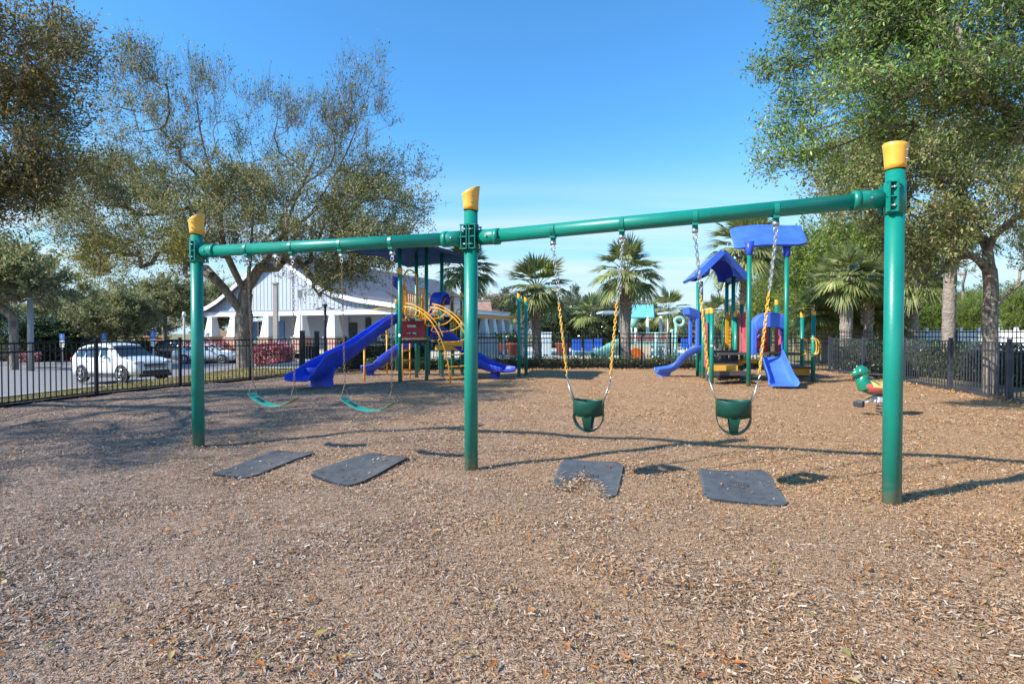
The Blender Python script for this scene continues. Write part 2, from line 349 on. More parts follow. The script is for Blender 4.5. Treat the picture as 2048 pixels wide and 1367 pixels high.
m2 = N.new('ShaderNodeMath'); m2.operation = 'MULTIPLY'; L.new(sc2.outputs[1], m2.inputs[0]); m2.inputs[1].default_value = .45; L.new(m2.outputs[0], mx.inputs[2])
dk = N.new('ShaderNodeMixRGB'); dk.blend_type = 'MULTIPLY'; dk.inputs[0].default_value = 1; dk.inputs[2].default_value = (.80, .78, .76, 1); L.new(mulch_colour(N, L, mx.outputs[0]), dk.inputs[1]); L.new(dk.outputs[0], b.inputs['Base Color'])  # bed colour darkened to stand in for the deep shade between chips
bp = N.new('ShaderNodeBump'); bp.inputs['Strength'].default_value = .7; bp.inputs['Distance'].default_value = .012; L.new(v1.outputs['Distance'], bp.inputs['Height']); L.new(bp.outputs[0], b.inputs['Normal'])
o = npmesh('mulch_ground', V.reshape(-1, 3), FQ, mm, smooth=True); tag(o, kind='structure')

# loose chips lying on the mulch
rng = np.random.default_rng(7)
def scatter(n, y0, y1):      # evenly thick near by, thinning steadily with distance
    g_ = np.linspace(y0, y1, 400); dens = g_*1.9/(1+(g_/4.8)**2.4); c_ = np.cumsum(dens); c_ /= c_[-1]; Y = np.interp(rng.random(n), c_, g_); X = (rng.random(n)*2-1)*(1.0*Y+1.3); return X, Y
parts_ = [scatter(900000, 1.6, 19.0)]
X = np.concatenate([p[0] for p in parts_]); Y = np.concatenate([p[1] for p in parts_])
MATC = [[(418, 951), (500, 957), (636, 908), (548, 903)], [(614, 950), (700, 976), (822, 918), (742, 909)], [(1103, 976), (1232, 999), (1248, 929), (1128, 920)], [(1408, 1000), (1582, 1015), (1532, 943), (1396, 940)]]
def in_quad(X, Y, pxs, grow=1.0):
    c = [on_mulch(*p) for p in pxs]; mx_, my_ = sum(p.x for p in c)/len(c), sum(p.y for p in c)/len(c); ok = np.ones(len(X), bool)
    for i in range(len(c)):
        a, b_ = c[i], c[(i+1) % len(c)]; ax, ay, bx, by = [m_+(q-m_)*grow for q, m_ in ((a.x, mx_), (a.y, my_), (b_.x, mx_), (b_.y, my_))]
        ok &= ((bx-ax)*(Y-ay)-(by-ay)*(X-ax))*((bx-ax)*(my_-ay)-(by-ay)*(mx_-ax)) > 0
    return ok
keep = (X > xl(Y)+.12) & (X < xr(Y)-.12)
for i_, q_ in enumerate(MATC):
    ins_ = in_quad(X, Y, q_, .97) & (rng.random(len(X)) > (.10 if i_ < 2 else .015))
    if i_ == 2: ins_ &= ~in_quad(X, Y, [(1128, 992), (1205, 1010), (1200, 962), (1150, 955)])
    keep &= ~ins_
X, Y = X[keep], Y[keep]; n = len(X)
Z = hm(X, Y)
clump = .75+.5*np.clip(np.sin(X*3.1+2*np.sin(Y*2.3))*np.cos(Y*2.7+1.5*np.sin(X*1.7))+.5, 0, 1); ln = (rng.gamma(2.2, .0050, n)+.0062)*clump; ln = np.minimum(ln, .045); ln *= np.clip(.95+(Y-5)*.045, .95, 1.5); wd = ln*(.13+.19*rng.random(n)); wd = np.maximum(wd, .003)
th = rng.random(n)*np.pi*2; pit = rng.normal(0, .24, n); rol = rng.normal(0, .36, n)
d = np.stack([np.cos(th)*np.cos(pit), np.sin(th)*np.cos(pit), np.sin(pit)], -1)
s = np.stack([-np.sin(th), np.cos(th), np.zeros(n)], -1); u = np.cross(d, s); s = s*np.cos(rol)[:, None]+u*np.sin(rol)[:, None]
c = np.stack([X, Y, Z+.004+np.abs(np.sin(pit))*ln*.5+rng.random(n)*.011], -1)
a1 = (rng.random(n)*.5+.5)[:, None]; a2 = (rng.random(n)*.5+.5)[:, None]
L2 = (ln/2)[:, None]; W2 = (wd/2)[:, None]
VV = np.stack([c-d*L2-s*W2*a1, c-d*L2*.9+s*W2*a1, c+d*L2+s*W2*a2, c+d*L2*.85-s*W2], 1).reshape(-1, 3)
cm = bpy.data.materials.new('loose_wood_chips'); cm.use_nodes = True; N, L = cm.node_tree.nodes, cm.node_tree.links; b = N['Principled BSDF']; b.inputs['Roughness'].default_value = .8; b.inputs['Specular IOR Level'].default_value = .25
g = N.new('ShaderNodeNewGeometry'); L.new(mulch_colour(N, L, g.outputs['Random Per Island']), b.inputs['Base Color'])
o = npmesh('wood_chips', VV, np.arange(4*n).reshape(-1, 4), cm); tag(o, 'shredded grey and tan wood chips covering the playground', 'wood chips', kind='stuff')
# fallen leaves
n = 900; Y = 1.9+9*rng.random(n)**1.5; X = (rng.random(n)*2-1)*(Y+.3)-.05*Y; keep = (X > xl(Y)+.2) & (X < xr(Y)-.2); X, Y = X[keep], Y[keep]; n = len(X)
ln = .032+.036*rng.random(n); wd = ln*(.28+.14*rng.random(n)); th = rng.random(n)*6.28; pit = rng.normal(0, .15, n)
d = np.stack([np.cos(th)*np.cos(pit), np.sin(th)*np.cos(pit), np.sin(pit)], -1); s = np.stack([-np.sin(th), np.cos(th), rng.normal(0, .2, n)], -1)
c = np.stack([X, Y, hm(X, Y)+.028], -1); L2 = (ln/2)[:, None]; W2 = (wd/2)[:, None]; up = np.array([0, 0, .006])
VV = np.stack([c-d*L2, c-d*L2*.3-s*W2+up, c+d*L2*.4-s*W2*.8+up, c+d*L2, c+d*L2*.4+s*W2*.8+up, c-d*L2*.3+s*W2+up], 1).reshape(-1, 3); k = np.arange(n)[:, None]*6
FF = np.concatenate([k+np.array([0, 1, 2, 3]), k+np.array([0, 3, 4, 5])])
LITTER = leafmat('fallen_leaf_mix', [(0, (.30, .10, .02)), (.4, (.44, .16, .03)), (.6, (.24, .09, .03)), (.8, (.36, .26, .13)), (.96, (.38, .28, .07)), (1, (.12, .20, .04))], .05, .5)
o = npmesh('fallen_leaves', VV, FF, LITTER); tag(o, 'rust orange and yellow oak leaves scattered over the wood chips', 'leaves', kind='stuff')

# land outside: one sheet to the horizon
gx = np.concatenate([-np.geomspace(600, 32, 16), np.linspace(-30, 30, 61), np.geomspace(32, 600, 16)])
gy = np.concatenate([[-300, -100, -40, -20], np.linspace(-10, 62, 73), np.geomspace(66, 900, 18)])
GX, GY = np.meshgrid(gx, gy); GZ = hland(GX, GY)-.03
ins = (GX > xl(GY)+.6) & (GX < xr(GY)-.6) & (GY < 20) & (GY > -5)
GZ = np.where(ins, -.2, GZ); idx = np.arange(GX.size).reshape(GX.shape)
FQ = np.stack([idx[:-1, :-1], idx[:-1, 1:], idx[1:, 1:], idx[1:, :-1]], -1).reshape(-1, 4)
GR = mat('dormant_lawn', (.14, .14, .045), .9, vscale=5, var=.35, col2=(.30, .24, .10), bump=.5, bscale=80, detail=8)
o = npmesh('ground', np.stack([GX, GY, GZ], -1).reshape(-1, 3), FQ, GR, smooth=True); tag(o, kind='structure')
def sheet(name, outline, m, dz, nx=60, ny=60, kind='structure', h=hland):
    """flat ground cover that follows the land: outline given as left and right polylines over Y"""
    le, ri = outline; y0, y1 = le[0][1], le[-1][1]; vs = []
    for j in range(ny+1):
        Yv = y0+(y1-y0)*j/ny; a = np.interp(Yv, [p[1] for p in le], [p[0] for p in le]); c_ = np.interp(Yv, [p[1] for p in ri], [p[0] for p in ri])
        X = np.linspace(a, c_, nx+1); vs.append(np.stack([X, np.full_like(X, Yv), h(X, np.full_like(X, Yv))+dz], -1))
    v = np.concatenate(vs); i = np.arange((nx+1)*(ny+1)).reshape(ny+1, nx+1)
    o = npmesh(name, v, np.stack([i[:-1, :-1], i[:-1, 1:], i[1:, 1:], i[1:, :-1]], -1).reshape(-1, 4), m, smooth=True)
    return tag(o, kind=kind)
ASPH = mat('sun_bleached_asphalt', (.20, .195, .20), .85, var=.12, vscale=6, bump=.15, bscale=120)
sheet('road', ([(-75, 4), (-75, 46)], [(-18.3, 4), (-17.9, 14), (-17.6, 18), (-17.3, 21.6), (-16.3, 26), (-15.3, 30), (-13.5, 46)]), ASPH, .012)
# kerb along the road
kp = [(-18.3, 4), (-17.9, 14), (-17.6, 18), (-17.3, 21.6), (-16.3, 26), (-15.3, 30), (-13.5, 46)]
kb = MB()
kk = []
for (x0, y0), (x1, y1) in zip(kp[:-1], kp[1:]):
    for q in range(8): kk.append((x0+(x1-x0)*q/8, y0+(y1-y0)*q/8))
kk.append(kp[-1]); rings = []
for x, y in kk:
    z = float(hland(x, y)); rings.append([(x-.45, y, z-.1), (x-.45, y, z+.02), (x-.02, y, z+.03), (x+.03, y, z+.12), (x+.2, y, z+.12), (x+.2, y, z-.1)])
kb.loft(rings, smooth=False); tag(kb.build('kerb', CONC, None, (-17, 20, 0)), kind='structure')
# far kerb and planting bed beyond the road
b2 = MB(); rings = []
for q in range(30):
    x = -42+q*.75; y = 36+(q*.75)*.33; z = float(hland(x, y)); rings.append([(x, y, z-.1), (x, y, z+.14), (x, y+.25, z+.14), (x, y+.25, z-.1)])
b2.loft(rings, smooth=False); tag(b2.build('kerb', CONC, None, (-30, 40, 0)), kind='structure')
sheet('path', ([(-14.2, 22.0), (-13.2, 34)], [(-6.6, 23.0), (-7.5, 34)]), CONC, .015, 20, 20)
# pool deck and water
PDECK = mat('beige_pool_deck', (.55, .47, .36), .8, var=.08, vscale=4)
sheet('pool_deck', ([(-6.5, 25.4), (-7, 62)], [(13.5, 25.4), (22, 62)]), PDECK, .012, 20, 20)
WATER = mat('pool_water', (.08, .32, .42), .08, spec=.6, bump=.25, bscale=4)
w = MB(); w.box((4.5, 38, .03), (16, 11, .02)); tag(w.build('water', WATER, None, (4.5, 38, .03)), kind='structure')
cp = MB()
for c_, s_ in (((4.5, 32.3, .05), (16.8, .4, .1)), ((4.5, 43.7, .05), (16.8, .4, .1)), ((-3.7, 38, .05), (.4, 11, .1)), ((12.7, 38, .05), (.4, 11, .1))): cp.box(c_, s_)
tag(cp.build('pool_coping', WHITE, None, (4.5, 32, 0)), 'white coping stone edge around the swimming pool water', 'pool edge')
sheet('soil', ([(10.6, 7), (11.7, 14), (12.1, 25)], [(26, 7), (26, 14), (26, 25)]), mat('pine_straw_soil', (.22, .15, .09), .95, var=.4, vscale=9, col2=(.36, .27, .13), bump=.6, bscale=60), -.005, 30, 30)

# ------------------------------------------------------------------ swing set
P0, P1, P2 = Vector((-3.90, 6.82, 0)), Vector((-.423, 5.68, 0)), Vector((3.168, 4.568, 0))
PR, BR = .070, .068
BZS = [2.425, 2.40, 2.535]
def bz(c):
    return float(np.interp(c.x, [P0.x, P1.x, P2.x], BZS))
base = P1.copy(); st = thing('swing_frame', base, 'green steel swing frame with two long beams and three yellow capped posts', 'swing frame')
caps_z = [2.83, 2.87, 2.96]
for i, P in enumerate((P0, P1, P2)):
    top = P + Vector((0, 0, caps_z[i]))
    m = MB(); m.cyl(P+Vector((0, 0, -.25)), P+Vector((0, 0, caps_z[i]-.2)), PR, n=40); po = m.build('post', GREEN, st)
    # flared cap, cut aslant at the top and the bottom
    m = MB(); rings = []; n = 36; slope = [.55, .45, -.12][i]; sdir = [0, 0, 0][i]
    for k, (r, z, sl) in enumerate(((.074, -.19, .25), (.077, -.19, .25), (.078, -.15, .1), (.082, -.09, .2), (.089, -.02, .6), (.095, .01, 1), (.090, .015, 1), (.0, .0, 1))):
        ring = []
        for q in range(n):
            a = 2*math.pi*q/n; x, y = r*math.cos(a), r*math.sin(a)
            zz = z + sl*slope*x*(1 if k > 2 else -.8)
            ring.append(top+Vector((x, y, zz-.0)))
        rings.append(ring)
    m.loft(rings, caps=False); cp_ = m.build('cap', ORANGE, po)
    m = MB(); a = R(-100+20*i); d = Vector((math.cos(a), math.sin(a), 0))
    for zz in (-.05, -.12): m = MB(); m.cyl(top+d*.078+Vector((0, 0, zz)), top+d*.096+Vector((0, 0, zz)), .008, n=10); m.build('cap_bolt', GALV, cp_)
for i, (A, B) in enumerate(((P0, P1), (P1, P2))):
    d = (B-A).normalized(); sd = d.cross(Vector((0, 0, 1)))
    m = MB(); m.cyl(A+Vector((0, 0, BZS[i]))+d*.09, B+Vector((0, 0, BZS[i+1]))-d*.09, BR, n=40); bm_ = m.build('beam', GREEN_D if i else GREEN, st)
    for E, s_ in ((A, 1), (B, -1)):
        dd = d*s_; m = MB(); c0 = E+Vector((0, 0, bz(E)))
        m.tube([c0+dd*.10, c0+dd*.26, c0+dd*.30, c0+dd*.305], [.079, .079, .079, .070], 36)
        m.tube([c0+dd*.255, c0+dd*.31], [.083, .083], 36)
        # split clamp round the post with ribbed flanges
        m.tube([c0+Vector((0, 0, -.135)), c0+Vector((0, 0, .135))], [.079, .079], 36)
        for side in (-1, 1):
            fx = c0+sd*side*.079
            for off in (.014, .075):
                cc = fx+sd*side*.008+dd*off
                m.beam(cc+Vector((0, 0, -.125)), cc+Vector((0, 0, .125)), .010, .045)
            for zz in (-.12, 0, .12):
                cc = fx+sd*side*.006+Vector((0, 0, zz)); m.beam(cc+dd*.012, cc+dd*.085, .036, .010)
        clp = m.build('clamp', GREEN, st)
        for side in (-1, 1):
            for zz in (-.075, .075):
                cc = c0+sd*side*.094+Vector((0, 0, zz)); m = MB(); m.tube([cc-dd*.01, cc+dd*.021, cc+dd*.022, cc+dd*.038, cc+dd*.039, cc+dd*.055], [.007, .007, .012, .012, .007, .007], 8); m.build('clamp_bolt', GALV, clp)
            cc = c0+dd*.19+sd*side*.078; m = MB(); m.cyl(cc, cc+sd*side*.014, .009, n=8); m.build('collar_bolt', GALV, clp)
def link(m, c, ax, side, l, w, r, mi=0):
    """one oval chain link centred on c; ax its long axis, side its flat axis"""
    pts = []; h = l/2-w/2
    for k in range(6): a = math.pi*k/5; pts.append(c+ax*(h+math.sin(a)*w/2)+side*math.cos(a)*w/2)
    for k in range(6): a = math.pi*k/5; pts.append(c-ax*(h+math.sin(a)*w/2)-side*math.cos(a)*w/2)
    m.tube(pts, r, 5, mi, closed=True)
def chain(m, p, q, l=.042, w=.019, r=.003, mi=0):
    p, q = Vector(p), Vector(q); d = q-p; L_ = d.length; d.normalize(); s0 = d.cross(Vector((0, 1, 0))).normalized(); s1 = d.cross(s0); k = max(1, round(L_/(l-2*r*1.1)))
    for i in range(k): link(m, p+d*(L_*(i+.5)/k), d, s0 if i % 2 else s1, l, w, r, mi)
def along(A, B, px):
    r_ = (px-CX)/F; t_ = (r_*A.y-A.x)/((B.x-A.x)-r_*(B.y-A.y)); return A+(B-A)*t_
def hanger(A, B, px, mt):
    d = (B-A).normalized(); sd = d.cross(Vector((0, 0, 1))); c = along(A, B, px); c = c+Vector((0, 0, bz(c)))
    m = MB(); rings = []
    for k in range(17):
        a = R(-40)+R(260)*k/16; rings.append([c+d*x+(sd*math.cos(a)+Vector((0, 0, -math.sin(a))))*r_ for x, r_ in ((-.02, .069), (-.02, .075), (.02, .075), (.02, .069))])
    m.loft(rings, smooth=False)
    m.beam(c+Vector((0, 0, -.072)), c+Vector((0, 0, -.108)), .05, .012); m.box(c+Vector((0, 0, -.066)), (.05, .09, .03), rz=math.atan2(d.y, d.x))
    hg = m.build('hanger_bracket', GREEN, st)
    m = MB(); b0 = c+Vector((0, 0, -.125)); m.cyl(b0-d*.026, b0+d*.026, .022, n=16); m.tube([b0+d*.02+Vector((0, 0, .03)), b0+d*.022+Vector((0, 0, -.01)), b0+Vector((0, 0, -.035)), b0-d*.022+Vector((0, 0, -.01)), b0-d*.02+Vector((0, 0, .03))], .007, 8)
    link(m, b0+Vector((0, 0, -.055)), Vector((0, 0, 1)), d, .045, .034, .006); m.build('pivot', mt, hg)
    return b0+Vector((0, 0, -.08))
# belt swings
def belt(pxs, seat_px, label):
    tops = [hanger(P0, P1, p, GALV) for p in pxs]; d = (P1-P0).normalized(); sd = d.cross(Vector((0, 0, 1)))
    mid = (tops[0]+tops[1])/2; ends = [tops[0]+d*(.035+seat_px), tops[1]+d*(-.01+seat_px)]; zb = .845
    ends = [Vector((e.x, e.y, zb-.035*k)) for k, e in enumerate(ends)]
    root = thing('belt_swing', (mid.x, mid.y, 0), label, 'belt swing', 'belt swings on the left beam')
    for a, b_ in zip(tops, ends):
        m = MB(); chain(m, a, b_); m.build('chain', RUSTY, root)
        m = MB(); w = .062; m.tube([b_+Vector((0, 0, .005)), b_+sd*w*.55+Vector((0, 0, -.06)), b_+sd*w+Vector((0, 0, -.145)), b_+sd*w*.8+Vector((0, 0, -.16)), b_-sd*w*.8+Vector((0, 0, -.16)), b_-sd*w+Vector((0, 0, -.145)), b_-sd*w*.55+Vector((0, 0, -.06))], .0045, 6, closed=True); m.build('triangle_ring', RUSTY, root)
    e0, e1 = ends[0]+Vector((0, 0, -.155)), ends[1]+Vector((0, 0, -.155)); w = .07; top = []; rings = []
    for k in range(25):
        t_ = -0.05+1.1*k/24; p = e0+(e1-e0)*t_+Vector((0, 0, -.10*math.sin(math.pi*max(0, min(1, t_)))**.8 + (.02 if k in (0, 24) else 0)))
        ww = w*(1 if 1 < k < 23 else .85); rings.append([p-sd*ww, p+sd*ww, p+sd*ww-Vector((0, 0, .007)), p-sd*ww-Vector((0, 0, .007))])
    m = MB(); m.loft(rings, smooth=False); s0 = len(m.f)
    m.m = [1 if (i % 4 == 2 and i < (s0-2)) else 0 for i in range(s0)]
    seat = m.build('seat', [SEATT, SEATB], root)
    for t_, sg in ((.1, 1), (.9, -1)):
        m = MB()
        p = e0+(e1-e0)*t_+Vector((0, 0, -.10*math.sin(math.pi*t_)**.8+.004)); q = e0+(e1-e0)*(t_+sg*.14)+Vector((0, 0, -.10*math.sin(math.pi*(t_+sg*.14))**.8+.005)); m.beam(p, q, .055, .008); m.build('rivet_plate', DARKI, seat)
belt((497, 586), .025, 'teal belt swing on rusty chains nearest the left post')
belt((684, 785), 0, 'teal belt swing on rusty chains nearest the middle post')
# bucket swings
def bucket(pxs, zrim, label, dx):
    tops = [hanger(P1, P2, p, GALV) for p in pxs]; d = (P2-P1).normalized(); sd = d.cross(Vector((0, 0, 1))); mid = (tops[0]+tops[1])/2
    root = thing('bucket_swing', (mid.x+dx, mid.y, 0), label, 'bucket swing', 'green toddler bucket swings on the right beam')
    C = Vector((mid.x+dx, mid.y, 0)); Rx, Ry = .150, .118
    m = MB(); rings = []; n = 40           # band
    for r_, z in ((1, zrim), (1.015, zrim-.006), (1.0, zrim-.15), (.96, zrim-.15), (.955, zrim-.01), (.98, zrim)):
        rings.append([C+d*(Rx*r_*math.cos(2*math.pi*k/n))+sd*(Ry*r_*math.sin(2*math.pi*k/n))+Vector((0, 0, z+(0.008*math.cos(4*math.pi*k/n)))) for k in range(n)])
    rings.append(rings[0]); m.loft(rings, caps=False); seat = m.build('seat', SEATG, root)
    for axis, other, RR, w in ((sd, d, Ry, .034), (d, sd, Rx, .042)):
        rings = []; m = MB()
        for k in range(21):
            a = math.pi*k/20; c_, s_ = math.cos(a), math.sin(a); ww = w*(1+.35*abs(c_)**10)
            for rr in (1,): rings.append([C+axis*(RR*.985*c_)*1.0+other*ww+Vector((0, 0, zrim-.145-s_*.165)), C+axis*(RR*.985*c_)-other*ww+Vector((0, 0, zrim-.145-s_*.165)), C+axis*(RR*.93*c_)-other*ww+Vector((0, 0, zrim-.145-s_*.152)), C+axis*(RR*.93*c_)+other*ww+Vector((0, 0, zrim-.145-s_*.152))])
        m.loft(rings, smooth=False); m.build('leg_strap', SEATG, seat)
    m = MB()                # moulded lettering bars on the front of the band
    fr = -1 if sd.y > 0 else 1
    for j, (w_, zz) in enumerate(((.05, -.035), (.075, -.052), (.045, -.067), (.08, -.085), (.06, -.10))):
        for q in range(int(w_*200)):
            a = math.pi/2*fr + (q/(w_*200)-.5)*w_*2/.15*.6; p = C+d*(Rx*1.012*math.cos(a))+sd*(Ry*1.012*math.sin(a)); m.box(p+Vector((0, 0, zrim+zz)), (.0045, .002, .006), rz=math.atan2(d.y, d.x))
    m.build('moulded_lettering', SEATG, seat)
    for sgn, tp in ((-1, tops[0]), (1, tops[1])):
        e = C+d*sgn*(Rx+.062)+Vector((0, 0, zrim+.235)); k = .42
        p = tp+(e-tp)*k; m = MB(); chain(m, tp, p+(e-tp).normalized()*.02, .044, .020, .0031); off = Vector((.013, .012, 0)); chain(m, tp+off, tp+(e-tp)*(k*.93)+off*2.2+Vector((0, .02, 0)), .044, .020, .0031)
        chain(m, p, e, .040, .016, .0028); m.build('chain', GALV, root)
        m = MB(); chain(m, p, e+Vector((0, 0, .01)), .047, .021, .0050); m.build('chain_sleeve', YSLEEVE, root)
        m = MB(); link(m, e+Vector((0, 0, -.02)), Vector((sgn*.4, 0, 1)).normalized(), sd, .055, .03, .0045)
        e2 = e+Vector((0, 0, -.045))
        for s2 in (-1, 1): m.tube([e2, C+d*sgn*Rx*.90+sd*s2*Ry*.42+Vector((0, 0, zrim-.035))], .0065, 6)
        m.tube([C+d*sgn*Rx*.90-sd*Ry*.42+Vector((0, 0, zrim-.035)), C+d*sgn*Rx*.90+sd*Ry*.42+Vector((0, 0, zrim-.035))], .006, 6)
        m.build('triangle_hanger', GALV, root)
bucket((1106, 1243), .775, 'dark green bucket swing on yellow sleeved chains nearest the middle post', .02)
bucket((1389, 1550), .82, 'dark green bucket swing on yellow sleeved chains nearest the right post', .0)
# wear mats
def mat_(corners, label, notch=None, sag=.03, emblem=True):
    c = [on_mulch(*p) for p in corners]; n = 26; top = np.zeros((n+1, n+1, 3))
    ctr = (c[0]+c[1]+c[2]+c[3])/4
    for i in range(n+1):
        for j in range(n+1):
            u, v = i/n, j/n
            # rounded corners
            uu_, vv_ = 2*u-1, 2*v-1; rr = max(0, abs(uu_)+abs(vv_)-1.80)*.45; uu_ *= (1-rr); vv_ *= (1-rr); u, v = (uu_+1)/2, (vv_+1)/2
            p = c[0]*(1-u)*(1-v)+c[1]*u*(1-v)+c[2]*u*v+c[3]*(1-u)*v
            z = float(hm(p.x, p.y))+.015+sag*((2*u-1)**2)*.6+.005*math.sin(5*u+3*v)
            if notch: z -= .085*math.exp(-((u-notch[0])**2/notch[2]+(v-notch[1])**2/notch[3]))
            top[i, j] = (p.x, p.y, z)
    v = np.concatenate([top.reshape(-1, 3), (top-np.array([0, 0, .016])).reshape(-1, 3)]); N_ = (n+1)**2; ix = np.arange(N_).reshape(n+1, n+1)
    fs = [np.stack([ix[:-1, :-1], ix[1:, :-1], ix[1:, 1:], ix[:-1, 1:]], -1).reshape(-1, 4)]
    for e in (ix[0, :], ix[-1, :], ix[:, 0], ix[:, -1]): fs.append(np.stack([e[:-1], e[1:], e[1:]+N_, e[:-1]+N_], -1))
    o = npmesh('wear_mat', v, np.concatenate(fs), RUBBER, None, (ctr.x, ctr.y, ctr.z), smooth=False)
    tag(o, label, 'rubber mat', 'rubber wear mats under the swings')
    if emblem:
        d1 = (c[1]-c[0]).normalized(); m = MB(); z0 = float(hm(ctr.x, ctr.y))+.018; pts = [(ctr.x+math.cos(a)*.085, ctr.y+math.sin(a)*.085, z0+.002) for a in [2*math.pi*k/24 for k in range(24)]]
        m.tube(pts, .004, 6, closed=True)
        for q in (-.035, -.012, .012, .035): m.tube([(ctr.x+q, ctr.y-.035, z0+.002), (ctr.x+q, ctr.y+.035, z0+.002)], .0045, 5)
        m.build('emblem', RUBBER, o)
    return top
mats_geo = [mat_([(418, 951), (500, 957), (636, 908), (548, 903)], 'dark rubber wear mat below the belt swing nearest the left post', sag=.02, emblem=False),
 mat_([(614, 950), (700, 976), (822, 918), (742, 909)], 'dark rubber wear mat below the belt swing nearest the middle post', sag=.03, emblem=False),
 mat_([(1103, 976), (1232, 999), (1248, 929), (1128, 920)], 'grey rubber wear mat with its near edge buried in wood chips', notch=(.46, .0, .04, .075), sag=.01),
 mat_([(1408, 1000), (1582, 1015), (1532, 943), (1396, 940)], 'grey rubber wear mat with a round emblem lying closest to the right post', sag=.01)]
# chips washed over the mats
pts = []
for g_ in mats_geo:
    flat = g_.reshape(-1, 3); k = 34
    sel = flat[rng.integers(0, len(flat), k)]+np.stack([rng.normal(0, .02, k), rng.normal(0, .02, k), np.full(k, .004)], -1); pts.append(sel)
g_ = mats_geo[2]; nn = 2600; uu2 = np.clip(rng.normal(.46, .14, nn), 0, 1); vv2 = np.abs(rng.normal(0, .16, nn)); vv2 = np.clip(vv2*(1.1+.7*np.sin(uu2*19)*.5), 0, 1)
ii = (uu2*26).astype(int); jj = (vv2*26).astype(int); sel = g_[ii, jj]+np.stack([rng.normal(0, .012, nn), rng.normal(0, .012, nn), .006+.07*np.exp(-((uu2-.46)**2/.04+vv2**2/.075))*rng.random(nn)], -1); pts.append(sel)
c = np.concatenate(pts); n = len(c); ln = rng.gamma(3, .006, n)+.008; wd = ln*.28; th = rng.random(n)*6.28; d = np.stack([np.cos(th), np.sin(th), rng.normal(0, .2, n)], -1); s = np.stack([-np.sin(th), np.cos(th), rng.normal(0, .3, n)], -1)
L2 = (ln/2)[:, None]; W2 = (wd/2)[:, None]
VV = np.stack([c-d*L2-s*W2*.7, c-d*L2+s*W2, c+d*L2+s*W2*.8, c+d*L2-s*W2], 1).reshape(-1, 3)
o = npmesh('wood_chips', VV, np.arange(4*n).reshape(-1, 4), cm); tag(o, 'wood chips kicked over the rubber wear mats', 'wood chips', kind='stuff')
# ------------------------------------------------------------------ play structures
def capped_post(root, x, y, ztop, r=.057, mat_=GREEN, cap=True, lean=0, z0=-.2, slope=(-.5, 0), name='post'):
    m = MB(); m.cyl((x, y, z0), (x, y, ztop), r, n=20); p = m.build(name, mat_, root)
    if cap:
        m = MB(); rings = []
        for q, (rr, z, sl) in enumerate(((1.12, -.02, 0), (1.16, .0, 0), (1.10, .07, .2), (1.10, .11, 1), (0, .115, 1))):
            rings.append([(x+r*rr*math.cos(a), y+r*rr*math.sin(a), ztop+z+sl*(slope[0]*r*rr*math.cos(a)+slope[1]*r*rr*math.sin(a))) for a in [2*math.pi*k/20 for k in range(20)]])
        m.loft(rings, caps=False); m.build('cap', ORANGE, p)
    return p
def bez(pts, n=24):          # Catmull-Rom through points
    P = [Vector(p) for p in pts]; P = [P[0]*2-P[1]]+P+[P[-1]*2-P[-2]]; out = []; segs = len(P)-3
    for i in range(segs):
        a, b, c, d = P[i:i+4]; k = max(2, n//segs)
        for j in range(k):
            t = j/k; out.append(.5*((2*b)+(-a+c)*t+(2*a-5*b+4*c-d)*t*t+(-a+3*b-3*c+d)*t**3))
    out.append(P[-2]); return out
def _se(v): return math.copysign(abs(v)**.6, v)
def slide(root, path, wid, wall, mat_, name='slide', n=40, thick=.035, wside=None, foot=None):
    """a moulded chute: U section swept down the path; wid/wall may be lists along the path"""
    C = bez(path, n); m = MB(); rings = []; N_ = len(C)
    f = lambda v, t: float(np.interp(t, np.linspace(0, 1, len(v)), v)) if isinstance(v, (list, tuple)) else v
    for i, c in enumerate(C):
        t = i/(N_-1); d = C[min(i+1, N_-1)]-C[max(i-1, 0)]; s = Vector((-d.y, d.x, 0)).normalized()
        if s.length == 0: s = Vector((1, 0, 0))
        u = Vector((0, 0, 1)); un = s.cross(d).normalized(); un = -un if un.z < 0 else un
        w = f(wid, t)/2; h = f(wall, t); hl, hr = (h, h) if wside is None else (h*f(wside[0], t), h*f(wside[1], t))
        e = .022; pr = []
        for sx, hh in ((-1, hl), (1, hr)):
            seg = [(sx*w*.62, 0), (sx*w*.84, .02*hh/.15), (sx*(w*.96), hh*.45), (sx*w, hh-.02), (sx*(w+.01), hh), (sx*(w+e+.012), hh+.004), (sx*(w+e+.022), hh-.015), (sx*(w+e), hh-.05 if hh > .08 else hh-.03), (sx*(w*.99+.01), -thick*.4), (sx*w*.70, -thick)]
            pr.append(seg)
        prof = pr[0][::-1]+[(0, -.004)]+pr[1]
        rings.append([c+s*x+un*y for x, y in prof])
    m.loft(rings, caps=True); o = m.build(name, mat_, root)
    if foot is not None:
        fx, fy, fz, sx, sy, rz = foot; m = MB(); rings = []
        for q, sc in ((-.03, 1.02), (0, 1.0), (.35, .92), (.7, 1.05), (1.0, 1.35)):
            rings.append([(fx+sc*(sx/2*_se(math.cos(a))*math.cos(rz)-sy/2*_se(math.sin(a))*math.sin(rz)), fy+sc*(sx/2*_se(math.cos(a))*math.sin(rz)+sy/2*_se(math.sin(a))*math.cos(rz)), q*fz) for a in [2*math.pi*k/24 for k in range(24)]])
        m.loft(rings); m.build('slide_foot', mat_, o)
    return o
def loop(root, pts, r=.02, mat_=YELLOW, name='handrail', closed=True, par=None):
    m = MB(); m.tube(pts, r, 8, closed=closed); return m.build(name, mat_, par or root)
